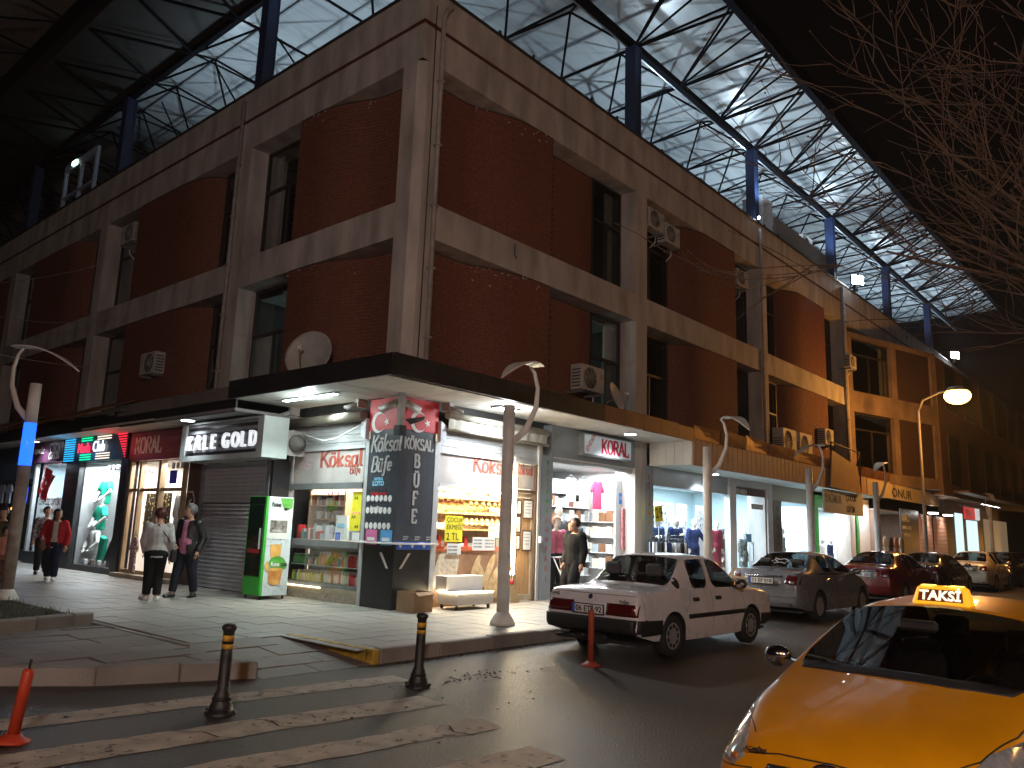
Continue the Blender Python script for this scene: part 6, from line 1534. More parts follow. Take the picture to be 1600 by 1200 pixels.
lamp('dress_light', 'AREA', (11.2, .9, 3.15), 700, COOL, 3.8, (11.2, 1.0, 0), sizey=1.6); lamp('dress_light', 'AREA', (15, 1.4, 3.15), 110, COOL, 2, (15, 1.4, 0), sizey=1.6)
wdn = dict(le=(.05, .20, .66), lw=(.14, .24, .54))
for k, (u, d, lab, kw) in enumerate(((9.6, -.3, 'headless bust leaning in a denim jacket beside the yellow 29 card', dict(top=denim_c, trousers=denim_c)), (10.7, -.35, 'mannequin in navy jacket, left of two blond heads', dict(jacket=navy_c, top=navy_c, trousers=maroon_c)), (11.75, -.35, 'mannequin in navy dress with outstretched arm, right of two blond heads', dict(top=navy_c, trousers=navy_c, pose=wdn)), (13.05, -.3, 'mannequin in a long maroon dress by the white door frame', dict(top=maroon_c, skirt=maroon_c)))): manq(lab, RF, u, d, .45, RFW-.3, 1.66, skin=manq_m, **kw)
manq('mannequin in grey patterned dress behind the glass door', RF, 16.0, -.8, PV, RFW, 1.72, top=patt_c, skirt=patt_c, skirt_hem=.3, skin=manq_w)
manq('mannequin in olive dress with dark hair behind glass door', RF, 14.55, -.8, PV, RFW, 1.72, top=cloth('olive_cloth', (.08, .08, .04)), skirt=brown_c, hair=hair_dark, style='long', skirt_hem=.3)
bx('stone_pillar', rf_, M('brown_stone_tile', (.15, .11, .09), rough=.4, var=.25, nscale=3), Dr, (16.52, 17.25, -.2, .05, PV, 2.91))
for i in range(4): bx('pillar_tile', rf_, M('brown_stone_tile'), Dr, (16.54, 17.23, .051, .062, .2+i*.68, .2+i*.68+.66))
for i, ch in enumerate('OKYAN'): text(ch, RF(16.88, .066, 2.55-i*.3), RX, .24, black_ink, Dr, .002, align='CENTER', name='letter')
# white lit window then green framed children's shop
Ww, wf = th('jeans_shop', 'white lit shop window with a bust in striped shirt', 'shop', RF, (18.5, 0, PV))
shop_room(Ww, wf, 17.3, 19.7, 2.4, 2.9, M('aqua_white_wall'), d0=-.02); bx('frame', wf, wl, Ww, (19.72, 20.3, -.1, .04, PV, 2.9)); m_ = MB(wf); m_.poly([(17.3, -.05, .4), (19.7, -.05, .4), (19.7, -.05, 2.9), (17.3, -.05, 2.9)]); m_.build('pane', clear, Ww); bx('sill', wf, wl, Ww, (17.28, 19.7, -.1, .03, PV, .4))
lamp('jeans_light', 'AREA', (18.5, .9, 2.85), 260, COOL, 2, (18.5, .9, 0), sizey=1.5)
manq('blond mannequin in striped blue and white shirt at the white window', RF, 18.0, -.3, .3, RFW, 1.7, top=M('striped_shirt', (.2, .35, .55), var=.9, nscale=8, stretch=(.2, .2, 6), tint2=(.7, .72, .72)), trousers=navy_c, hair=M('blond_hair'), style='long')
Cs, cf_ = th('children_shop', 'green framed children clothes shop with lit interior', 'shop', RF, (23, 0, PV))
shop_room(Cs, cf_, 20.7, 25.0, 2.6, 2.9, M('aqua_white_wall'), d0=-.02); gr = M('green_frame', (.05, .32, .06), rough=.4, var=.08)
bx('frame', cf_, gr, Cs, (20.35, 20.7, -.1, .05, PV, 3.3), (20.7, 25.2, -.1, .05, 2.85, 3.3), (25.0, 25.2, -.1, .04, PV, 2.85)); bx('pillar', cf_, wl, Cs, (25.25, 26.6, -.1, .06, PV, 3.4)); lamp('children_light', 'AREA', (22.8, 1.0, 2.85), 170, WHITE, 3, (22.8, 1, 0), sizey=1.5)
for z in (.9, 1.4, 1.9): goods(cf_, Cs, 20.8, 24.9, -2.5, -2.3, z, (.15, .35), (.2, .4), (6, 0, 6, 7, 3))
manq('white child mannequin in pale shirt at the green framed shop', RF, 21.6, -.2, .3, RFW, 1.4, skin=manq_w, top=white_c, trousers=denim_c); manq('white child mannequin in dark blue at the green framed shop', RF, 22.5, -.2, .3, RFW, 1.4, skin=manq_w, top=navy_c, trousers=denim_c)
T2, f2 = th('shop_sign', 'projecting white sign for children clothes on a green bracket', 'sign', RF, (19.8, 1.3, 2.5)); bx('board', f2, M('dull_white_board', (.50, .50, .46), rough=.5, var=.08), T2, (17.75, 21.8, 1.28, 1.33, 2.56, 3.36))
text('YAĞMUR', RF(17.85, 1.335, 2.92), RX, .42, M('grey_blue_lettering', (.20, .26, .30), var=0), T2, .004, .003, sx=.95); text('ÇOCUK', RF(19.95, 1.335, 3.06), RX, .30, black_ink, T2, .004, .003); text('GİYİM', RF(19.95, 1.335, 2.66), RX, .30, black_ink, T2, .004, .003)
T2, f2 = th('sign_back', 'large bare back of a projecting sign lit orange', 'sign', RF, (20, 1.4, 3.4)); m_ = MB(f2); m_.hexa([(18.1, 1.40, 3.45), (21.3, 1.40, 3.35), (21.3, 1.46, 3.35), (18.1, 1.46, 3.45)], [(18.35, 1.40, 4.72), (20.9, 1.40, 4.35), (20.9, 1.46, 4.35), (18.35, 1.46, 4.72)]); m_.build('panel', M('orange_tan_sheet', (.35, .22, .12), rough=.6, var=.15), T2)
m_ = MB(f2); m_.tube([(18.3, 1.43, 4.72), (18.35, 1.43, 5.0), (21.3, 1.43, 4.9), (21.3, 1.43, 3.4)], .03, 6); m_.tube([(20.9, 1.43, 4.35), (21.3, 1.43, 4.9)], .02, 6); m_.build('frame', frame_m, T2)
# farther shops
Fa, fa = th('outlet_shop', 'dark outlet shop with cream sign board and grey lettered panel', 'shop', RF, (29, .5, PV))
shop_room(Fa, fa, 26.7, 32.6, 2.4, 3.0, M('brown_inner_wall', (.30, .22, .18), rough=.6, var=.1), d0=.3)
bx('sign_board', fa, M('cream_sign_board', (.48, .40, .28), rough=.5, var=.08), Fa, (22.3, 33.0, 1.30, 1.36, 3.40, 4.0)); text('ONUR', RF(25.4, 1.365, 3.5), RX, .52, black_ink, Fa, .004, .004, sx=1.9)
bx('lettered_panel', fa, slate, Fa, (27.6, 30.4, 1.0, 1.05, 1.0, 3.1)); text('ABACI', RF(27.7, 1.055, 2.55), RX, .42, white_ink, Fa, .004, .004); text('FABRİKA SATIŞ', RF(27.7, 1.055, 2.22), RX, .21, white_ink, Fa, .004); text('MAĞAZASI', RF(27.95, 1.055, 1.92), RX, .21, white_ink, Fa, .004)
for k in range(5): hang('hanging_coat', 'dark coat on the outside rail of the outlet shop', 'coat', RF, 24.6+k*.75, 1.0, 1.85, .55, 1.0, (brown_c, grey_c, black_c)[k % 3], 'shirt', 'coats outside the outlet shop')
lamp('outlet_light', 'AREA', RF(25.5, .6, 3.2), 60, (1, .95, .9), 1.5, RF(25.5, .6, 0), sizey=.5); lamp('outlet_light', 'AREA', RF(29, -.8, 2.9), 60, (1, .95, .9), 2.5, RF(29, -.8, 0), sizey=1)
pink_t = M('salmon_tile', (.42, .22, .15), rough=.5, var=.12)
for u0 in (30.8, 33.6):
    T2, f2 = th('tiled_pier', ('left' if u0 < 32 else 'right')+' salmon tiled pier under its own lamp, right of the grey lettered panel', 'pier', RF, (u0+.7, 1.0, PV))
    for i in range(14): bx('tile', f2, pink_t, T2, (u0, u0+1.9, .9, 1.05, .3+i*.19, .3+i*.19+.178))
    bx('core', f2, mortar_m, T2, (u0-.05, u0+1.95, .6, .895, PV, 3.0)); lamp('pier_lamp', 'SPOT', RF(u0+1, 1.7, 3.0), 60, (1, .9, .8), .1, RF(u0+1, 1.0, 1.2), spot=rad(110)); bx('lamp_head', f2, glow('white_lamp', (1, .97, .92), 12), T2, (u0+.7, u0+1.3, 1.2, 1.5, 3.02, 3.08))
Lf, lf = th('corner_market', 'distant lit shop with red and white sign, plants and a bright tube', 'shop', RF, (42, 1, PV))
bx('front', lf, M('dark_brown_front', (.06, .045, .035), rough=.5, var=.2), Lf, (36, 70, .6, .9, PV, 3.9)); bx('lit_window', lf, glow('pale_lit_window', (.55, .75, .75), 1.1), Lf, (38.0, 39.6, .905, .95, .9, 3.3), (40.6, 43.2, .905, .95, .5, 3.0)); bx('sign_board', lf, M('red_sign', (.5, .04, .04), emit=(.6, .05, .05), es=.5, var=0), Lf, (39.7, 42.0, 1.0, 1.1, 3.05, 3.7)); bx('sign_face', lf, M('white_sign', (.7, .7, .7), emit=(.8, .8, .8), es=.4, var=0), Lf, (42.01, 43.2, 1.0, 1.1, 3.05, 3.7)); text('Market', RF(39.8, 1.12, 3.25), RX, .5, white_ink, Lf, .004)
bx('tube', lf, glow('white_tube', (.9, 1, 1), 14), Lf, (41, 46, 1.6, 1.68, 3.9, 4.0)); bx('awning', lf, brown_sheet, Lf, (33.5, 70, .9, 2.6, 4.1, 4.2)); bx('window', lf, M('amber_window', (.2, .15, .1), emit=(.5, .35, .2), es=.25, var=.3), Lf, (45, 52, .905, .95, .6, 3.2))
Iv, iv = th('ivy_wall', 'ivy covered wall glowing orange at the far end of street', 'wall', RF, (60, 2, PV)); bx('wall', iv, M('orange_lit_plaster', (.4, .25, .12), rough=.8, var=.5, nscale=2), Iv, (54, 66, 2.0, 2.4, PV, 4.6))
m_ = MB(iv)
for i in range(900):
    u = rnd.uniform(54, 66); z = rnd.uniform(.3, 4.6); r = .12; a = rnd.uniform(0, 6)
    m_.poly([(u+r*math.cos(a+t*2.09), 2.42+rnd.uniform(0, .1), z+r*math.sin(a+t*2.09)) for t in range(3)])
o = m_.build('ivy_leaves', M('ivy_leaf', (.10, .09, .03), rough=.6, var=.4), Iv, merge=False); o['kind'] = 'stuff'; lamp('ivy_light', 'POINT', RF(60, 4.5, 1.6), 400, SODIUM, .3)
# ================================================================== CARS
rubber = M('tyre_rubber', (.018, .018, .018), rough=.8, var=.2, bump=.3, bscale=50)
trim_b = M('black_trim', (.02, .02, .021), rough=.5, var=.15)
chrome = M('chrome', (.6, .6, .62), rough=.15, metal=1, var=0)
car_glass = glass_mat('tinted_car_glass', (.34, .36, .36), .15)
car_in = M('car_interior', (.05, .05, .052), rough=.8, var=.2)
lens_red = M('red_lens', (.085, .005, .007), rough=.15, var=.15, coat=.5); lens_clear = M('clear_lens', (.45, .46, .47), rough=.12, metal=.4, var=.2, coat=1, nscale=25); lens_amber = M('amber_lens', (.5, .16, .02), rough=.2, var=.1, coat=.5)
plate_m = M('number_plate', (.72, .72, .70), rough=.4, var=.05)
def paint_m(name, col, dirt=.15, **k): return M(name, col, rough=.28, coat=.8, var=dirt, nscale=3, spec=.5, **k)
def car(name, label, cat, loc, rz, spec, paint, group=None, lights=True, sub=3):
    """body lofted from a cage of stations (x, per column y,z); glass panes are separate pieces set in real openings"""
    t = thing(name, label, cat, loc, rz, group)
    st = spec['st']; nS = len(st); W = spec['W']
    bm = bmesh.new(); V = {}
    tagl = {}
    def vert(key, p):
        if key not in V: V[key] = bm.verts.new(p)
        return V[key]
    for i, s in enumerate(st):
        for j, (x, y, z) in enumerate(s):
            vert((i, j, 1), (x, y, z))
            if j < len(s)-1: vert((i, j, -1), (x, -y, z))
            else: V[(i, j, -1)] = V[(i, j, 1)]
    NJ = len(st[0])
    glass = spec['glass']          # dict (i,j)->tag for quad between station i,i+1 and column j,j+1
    def quad(a, b, c, d, sd, mi):
        q = [V[k] for k in (a, b, c, d)]
        if sd < 0: q = q[::-1]
        u = []
        for v in q:
            if v not in u: u.append(v)
        if len(u) > 2:
            try: f = bm.faces.new(u); f.material_index = mi; return f
            except ValueError: return None
    tags = ['body', 'windscreen', 'rear_window', 'side_window_a', 'side_window_b', 'quarter_window']
    for sd in (1, -1):
        for i in range(nS-1):
            for j in range(NJ-1):
                quad((i, j, sd), (i, j+1, sd), (i+1, j+1, sd), (i+1, j, sd), sd, tags.index(glass.get((i, j), 'body')))
    # closing faces at both ends
    for end, i in (('rear', 0), ('front', nS-1)):
        xs = spec[end]          # x of the centre line at levels 2,1,0
        for sd in (1, -1):
            for lev in (2, 1, 0):
                for j in range(4, NJ):
                    e = st[i]; yj = e[j][1]
                    k = (end, lev, j, sd if j < NJ-1 else 0)
                    if k not in V:
                        x = e[lev][0] + (xs[lev]-e[lev][0])*(1-(yj/max(.01, e[3][1]))**2)
                        V[k] = bm.verts.new((x, yj*sd if j < NJ-1 else 0, e[lev][2]))
        def kk(lev, j, sd):
            if j == 3: return (i, lev, sd)
            if lev == 3: return (i, j, sd)
            return (end, lev, j, sd if j < NJ-1 else 0)
        for sd in (1, -1):
            for lev in (3, 2, 1):
                for j in range(3, NJ-1):
                    s2 = sd if end == 'front' else -sd
                    quad(kk(lev, j, sd), kk(lev, j+1, sd), kk(lev-1, j+1, sd), kk(lev-1, j, sd), s2, 0)
    bm.normal_update()
    # pillars: inset every glass region
    for ti in range(1, 6):
        for sd in ((1, -1) if ti > 2 else (0,)):
            fs = [f for f in bm.faces if f.material_index == ti and (sd == 0 or f.calc_center_median().y*sd > 0)]
            if fs:
                r = bmesh.ops.inset_region(bm, faces=fs, thickness=spec.get('inset', {}).get(tags[ti], .035), depth=0, use_boundary=True, use_even_offset=True)
                for f in r['faces']: f.material_index = 0
    vcr = bm.verts.layers.float.get('crease_vert') or bm.verts.layers.float.new('crease_vert')
    for v in bm.verts:
        for ti in range(1, 6):
            k = [f for f in v.link_faces if f.material_index == ti]
            if len(k) == 1 and len(v.link_faces) > 1: v[vcr] = .85
    cr = bm.edges.layers.float.get('crease_edge') or bm.edges.layers.float.new('crease_edge')
    inv = {v: k for k, v in V.items()}
    for e in bm.edges:
        a, b = inv.get(e.verts[0]), inv.get(e.verts[1])
        ms = {f.material_index for f in e.link_faces}
        if len(ms) > 1: e[cr] = .9
        if a and b and isinstance(a[0], int) and isinstance(b[0], int):
            if a[1] == b[1] and a[1] in spec['crease']: e[cr] = max(e[cr], spec['crease'][a[1]])
            if a[0] == b[0] and a[0] in spec.get('crease_st', {}) and min(a[1], b[1]) >= 3: e[cr] = max(e[cr], spec['crease_st'][a[0]])
    me = bpy.data.meshes.new('tmp'); bm.to_mesh(me); bm.free()
    for k in tags: me.materials.append(trim_b)
    o = bpy.data.objects.new('tmp', me); COL.objects.link(o)
    m_ = o.modifiers.new('s', 'SUBSURF'); m_.levels = m_.render_levels = sub
    full = bpy.data.meshes.new_from_object(o.evaluated_get(bpy.context.evaluated_depsgraph_get()))
    bpy.data.objects.remove(o); bpy.data.meshes.remove(me)
    wheels = spec['wheels']; wr = spec['wr']; zw = wr
    bmf = bmesh.new(); bmf.from_mesh(full)
    bvh_all = BVHTree.FromBMesh(bmf)
    def part(mi, nm, mat, arch=False, side=0):
        b2 = bmesh.new(); b2.from_mesh(full)
        bmesh.ops.delete(b2, geom=[f for f in b2.faces if f.material_index != mi or f.calc_center_median().y*side < 0], context='FACES')
        if arch:
            R = wr*spec.get('arch', 1.17)
            for xw in wheels:
                kill = []
                for f in b2.faces:
                    c = f.calc_center_median()
                    if abs(c.y) > .45*W and (c.x-xw)**2+(c.z-zw)**2 < (R*.97)**2 and c.z < zw+R+.05 and abs(f.normal.y) > .25: kill.append(f)
                bmesh.ops.delete(b2, geom=kill, context='FACES')
                for v in b2.verts:
                    if v.is_boundary and abs(v.co.y) > .45*W:
                        d = Vector((v.co.x-xw, v.co.z-zw)); L = d.length
                        if R*.72 < L < R*1.22 and v.co.z > .12 and d.y > -.35*R: d = d/L*R; v.co.x = xw+d.x; v.co.z = zw+d.y
        for f in b2.faces: f.smooth = True; f.material_index = 0
        if len(b2.faces) == 0: b2.free(); return None
        m2 = bpy.data.meshes.new(nm); b2.to_mesh(m2); b2.free(); m2.materials.append(mat)
        ob = bpy.data.objects.new(nm, m2); COL.objects.link(ob); ob.parent = t
        return ob
    body = part(0, 'body', paint, True)
    for k in range(1, 6):
        for sd in ((0,) if k < 3 else (1, -1)): part(k, {1: 'windscreen', 2: 'rear_window', 3: 'side_window', 4: 'side_window', 5: 'quarter_window'}[k], car_glass, side=sd)
    ob = dict(t=t, bvh=bvh_all, W=W)
    # dark under tray, wheel wells
    xr, xf = st[0][0][0], st[-1][0][0]
    u = MB(); u.box(xr+.1, xf-.1, -W+.12, W-.12, .19, .23); u.build('under_tray', trim_b, t)
    for xw in wheels:
        for sd in (1, -1):
            m2 = MB(); R = wr*spec.get('arch', 1.17)-.004; n = 14
            P = [(xw+R*math.cos(rad(-15+210*k/n)), zw+R*math.sin(rad(-15+210*k/n))) for k in range(n+1)]
            for a, b in zip(P, P[1:]): m2.poly([(a[0], sd*(W-.02), a[1]), (b[0], sd*(W-.02), b[1]), (b[0], sd*(W-.30), b[1]), (a[0], sd*(W-.30), a[1])])
            m2.poly([(p[0], sd*(W-.30), p[1]) for p in P]); m2.build('wheel_arch', trim_b, t)
            wheel(t, xw, sd, W-.02, wr, spec)
    return ob
def wheel(t, xw, sd, y, r, spec, steer=0):
    f = lambda a, d, b: Vector((xw+a, sd*(y-d), r+b))
    m_ = MB(lambda x, yy, z: f(x, yy, z))
    m_.lathe([(r*.62, .02), (r*.70, .0), (r*.92, .003), (r, .03), (r, .16), (r*.92, .19), (r*.62, .19)], (0, 0, 0), 28, True, 1)
    w = m_.build('wheel', rubber, t)
    m_ = MB(lambda x, yy, z: f(x, yy, z)); rr = r*.64; kind = spec.get('rim', 'holes')
    m_.lathe([(rr, .012), (rr*.97, .004), (rr*.90, .016), (rr*.82, .03)], (0, 0, 0), 28, True, 1)
    holes = MB(lambda x, yy, z: f(x, yy, z))
    if kind == 'holes':
        m_.lathe([(0, .010), (rr*.3, .012), (rr*.58, .018), (rr*.60, .03)], (0, 0, 0), 24, True, 1)
        for k in range(9):
            a = 2*math.pi*k/9; c, s = math.cos(a), math.sin(a); w2 = .032
            holes.hexa([(c*rr*.60-s*w2, .03, s*rr*.60+c*w2), (c*rr*.86-s*w2, .03, s*rr*.86+c*w2), (c*rr*.86+s*w2, .03, s*rr*.86-c*w2), (c*rr*.60+s*w2, .03, s*rr*.60-c*w2)], [(c*rr*.60-s*w2, .009, s*rr*.60+c*w2), (c*rr*.86-s*w2, .010, s*rr*.86+c*w2), (c*rr*.86+s*w2, .010, s*rr*.86-c*w2), (c*rr*.60+s*w2, .009, s*rr*.60-c*w2)])
        m_.lathe([(rr*.58, .018), (rr*.84, .014)], (0, 0, 0), 24, True, 1)
    else:
        m_.lathe([(0, .012), (rr*.22, .014), (rr*.24, .03)], (0, 0, 0), 16, True, 1)
        for k in range(10):
            a = 2*math.pi*k/10; c, s = math.cos(a), math.sin(a); w2 = .016
            m_.hexa([(c*rr*.2-s*w2, .03, s*rr*.2+c*w2), (c*rr*.9-s*w2, .03, s*rr*.9+c*w2), (c*rr*.9+s*w2, .03, s*rr*.9-c*w2), (c*rr*.2+s*w2, .03, s*rr*.2-c*w2)], [(c*rr*.2-s*w2, .014, s*rr*.2+c*w2), (c*rr*.9-s*w2, .014, s*rr*.9+c*w2), (c*rr*.9+s*w2, .014, s*rr*.9-c*w2), (c*rr*.2+s*w2, .014, s*rr*.2-c*w2)])
    if holes.f: o_ = holes.build('rim_holes', trim_b, w); o_['kind'] = 'stuff'
    m_.build('rim', M('wheel_cover', (.45, .45, .46), rough=.35, metal=.5, var=.1), w)
    m_ = MB(lambda x, yy, z: f(x, yy, z)); m_.lathe([(rr*.86, .05), (rr*.3, .06), (0, .06)], (0, 0, 0), 20, True, 1); m_.build('brake_disc', trim_b, w)
def on_body(c, nm, poly, axis, mat, off=.006, res=.05, thick=.012, parent=None, frm=3.):
    """piece whose outline is given in a side, end or top view and which follows the car's own surface"""
    bm = bmesh.new()
    ax = {'x': 0, 'y': 1, 'z': 2}[axis[0]]; sgn = 1 if axis[1] == '+' else -1
    o2 = [k for k in (0, 1, 2) if k != ax]
    vs = []
    for p in poly:
        q = [0, 0, 0]; q[o2[0]] = p[0]; q[o2[1]] = p[1]; vs.append(bm.verts.new(q))
    bm.faces.new(vs)
    for k in o2:
        lo = min(v.co[k] for v in bm.verts); hi = max(v.co[k] for v in bm.verts); n = int((hi-lo)/res)
        for i in range(1, n+1):
            co = [0, 0, 0]; co[k] = lo+(hi-lo)*i/(n+1); no = [0, 0, 0]; no[k] = 1
            bmesh.ops.bisect_plane(bm, geom=bm.verts[:]+bm.edges[:]+bm.faces[:], plane_co=co, plane_no=no)
    d = Vector((0, 0, 0)); d[ax] = -sgn; miss = []
    for v in bm.verts:
        s = v.co.copy(); s[ax] = frm*sgn
        loc, nor, i, dist = c['bvh'].ray_cast(s, d)
        if loc is None: miss.append(v); continue
        v.co = loc + (-d)*off
    if miss: bmesh.ops.delete(bm, geom=miss, context='VERTS')
    if not bm.faces: bm.free(); return None
    if thick:
        r = bmesh.ops.extrude_face_region(bm, geom=bm.faces[:])
        for v in [g for g in r['geom'] if isinstance(g, bmesh.types.BMVert)]: v.co += d*thick
    bmesh.ops.recalc_face_normals(bm, faces=bm.faces)
    for f in bm.faces: f.smooth = abs(f.normal[ax]) > .3
    me = bpy.data.meshes.new(nm); bm.to_mesh(me); bm.free(); me.materials.append(mat)
    o = bpy.data.objects.new(nm, me); COL.objects.link(o); o.parent = parent or c['t']
    return o
def on_body3(c, nm, pts, d, mat, off=.006, res=.05, thick=.012):
    """like on_body, along any direction d; outline given as rough points in space"""
    d = Vector(d).normalized(); a = d.cross(Vector((0, 0, 1))).normalized(); b = a.cross(d)
    bm = bmesh.new(); bm.faces.new([bm.verts.new((Vector(p).dot(a), Vector(p).dot(b), 0)) for p in pts])
    for k in (0, 1):
        lo = min(v.co[k] for v in bm.verts); hi = max(v.co[k] for v in bm.verts); n = int((hi-lo)/res)
        for i in range(1, n+1):
            co = [0, 0, 0]; co[k] = lo+(hi-lo)*i/(n+1); no = [0, 0, 0]; no[k] = 1
            bmesh.ops.bisect_plane(bm, geom=bm.verts[:]+bm.edges[:]+bm.faces[:], plane_co=co, plane_no=no)
    kx = sum(Vector(p).dot(d) for p in pts)/len(pts); miss = []
    for v in bm.verts:
        s = a*v.co.x+b*v.co.y+d*(kx-1.2); loc, nor, i, dist = c['bvh'].ray_cast(s, d)
        if loc is None or dist > 2.0: miss.append(v); continue
        v.co = loc-d*off
    if miss: bmesh.ops.delete(bm, geom=miss, context='VERTS')
    if not bm.faces: bm.free(); return None
    if thick:
        r = bmesh.ops.extrude_face_region(bm, geom=bm.faces[:])
        for v in [g for g in r['geom'] if isinstance(g, bmesh.types.BMVert)]: v.co += d*thick
    bmesh.ops.recalc_face_normals(bm, faces=bm.faces)
    for f in bm.faces: f.smooth = abs(f.normal.dot(d)) > .3
    me = bpy.data.meshes.new(nm); bm.to_mesh(me); bm.free(); me.materials.append(mat)
    o = bpy.data.objects.new(nm, me); COL.objects.link(o); o.parent = c['t']
    return o
def seam(c, nm, pts, axis, w=.007, mat=None, off=.0015):
    """shut line: a thin dark ribbon laid along the surface"""
    ax = {'x': 0, 'y': 1, 'z': 2}[axis[0]]; sgn = 1 if axis[1] == '+' else -1; o2 = [k for k in (0, 1, 2) if k != ax]
    d = Vector((0, 0, 0)); d[ax] = -sgn; dense = []
    for a, b in zip(pts, pts[1:]):
        n = max(1, int(math.hypot(b[0]-a[0], b[1]-a[1])/.03))
        dense += [(a[0]+(b[0]-a[0])*i/n, a[1]+(b[1]-a[1])*i/n) for i in range(n)]
    dense.append(pts[-1]); m_ = MB(); L = []
    for i, p in enumerate(dense):
        a = dense[max(0, i-1)]; b = dense[min(len(dense)-1, i+1)]; tx, ty = b[0]-a[0], b[1]-a[1]; l = math.hypot(tx, ty) or 1
        nx, ny = -ty/l*w/2, tx/l*w/2; row = []
        for s in (1, -1):
            q = Vector((0, 0, 0)); q[o2[0]] = p[0]+nx*s; q[o2[1]] = p[1]+ny*s; q[ax] = 3*sgn
            loc, nor, k, dist = c['bvh'].ray_cast(q, d); row.append(loc+nor*off*(1 if nor.dot(d) < 0 else -1) if loc else None)
        L.append(row)
    for r0, r1 in zip(L, L[1:]):
        if None in r0 or None in r1: continue
        m_.poly([tuple(v) for v in (r0[0], r1[0], r1[1], r0[1])])
    if m_.f: return m_.build(nm, mat or trim_b, c['t'])
def station(x, W, zs, ys, zt, yt, zc, dx=(0,)*7, sill=.2):
    """x, half width, shoulder z, shoulder inset, roof/hood edge z,y, centre z; dx shifts each column"""
    c = [(W-.05, sill), (W-.008, .38), (W, .58), (W-ys, zs), (yt, zt), (yt*.55, zt+(zc-zt)*.72), (0, zc)]
    return [(x+dx[j], y, z) for j, (y, z) in enumerate(c)]
def plate(c, x, z, s, rear=True, w=.52, h=.11, y=0):
    t = c['t']; sg = -1 if rear else 1
    m_ = MB(); m_.box(x-.008, x+.008, y-w/2-.012, y+w/2+.012, z-h/2-.012, z+h/2+.012); p = m_.build('number_plate', trim_b, t)
    m_ = MB(); xx = x+sg*.0085; m_.box(min(xx, xx+sg*.003), max(xx, xx+sg*.003), y-w/2, y+w/2, z-h/2, z+h/2); m_.build('plate_face', plate_m, p)
    m_ = MB(); xb = xx+sg*.0035; yb = y+w/2 if rear else y-w/2; m_.box(min(xb, xb+sg*.001), max(xb, xb+sg*.001), min(yb, yb-(.045 if rear else -.045)), max(yb, yb-(.045 if rear else -.045)), z-h/2, z+h/2); m_.build('plate_band', blue_card, p)
    me = text_mesh(s, h*.98, .0008, .002, 0, 1.0, 'CENTER'); me.materials.clear(); me.materials.append(black_ink)
    o = bpy.data.objects.new('lettering', me); COL.objects.link(o); o.parent = p
    m = plane_matrix((xx+sg*.004, y-.02 if rear else y+.02, z-h*.35), (0, -1, 0) if rear else (0, 1, 0)); o.matrix_basis = m
def mirror(c, x, y, z, mat, sd, rear=True):
    m_ = MB(); m_.ball((x, sd*(y+.10), z), .1, 12, 8, (.55, 1.0, .75)); m_.box(x-.05, x+.03, min(sd*(y+.05), sd*(y-.09)), max(sd*(y+.05), sd*(y-.09)), z-.06, z-.015)
    o = m_.build('mirror', mat, c['t']); m_ = MB(); m_.ball((x-.045, sd*(y+.10), z), .082, 12, 6, (.2, 1, .75)); m_.build('mirror_glass', chrome, o)
def seats(c, xs, z=.45, wheel_x=None, wheel_y=.36):
    t = c['t']
    for x in xs:
        for y in (.36, -.36):
            m_ = MB(); m_.box(x-.25, x+.25, y-.25, y+.25, z-.15, z); m_.hexa([(x-.30, y-.24, z), (x-.16, y-.24, z), (x-.16, y+.24, z), (x-.30, y+.24, z)], [(x-.46, y-.20, z+.58), (x-.37, y-.20, z+.58), (x-.37, y+.20, z+.58), (x-.46, y+.20, z+.58)])
            m_.box(x-.50, x-.40, y-.13, y+.13, z+.62, z+.80); o = m_.build('seat', car_in, t, bevel=.03)
    if wheel_x:
        m_ = MB(); n = 22
        m_.tube([(wheel_x+.19*.4*math.sin(2*math.pi*k/n), wheel_y+.19*math.cos(2*math.pi*k/n), z+.42+.19*.9*math.sin(2*math.pi*k/n)) for k in range(n+1)], .014, 6); m_.tube([(wheel_x, wheel_y-.17, z+.42), (wheel_x+.05, wheel_y, z+.40), (wheel_x, wheel_y+.17, z+.42)], .02, 6); m_.build('steering_wheel', trim_b, t)
        m_ = MB(); m_.box(wheel_x+.1, wheel_x+.5, -.62, .62, z+.18, z+.42); m_.build('dashboard', car_in, t, bevel=.04)

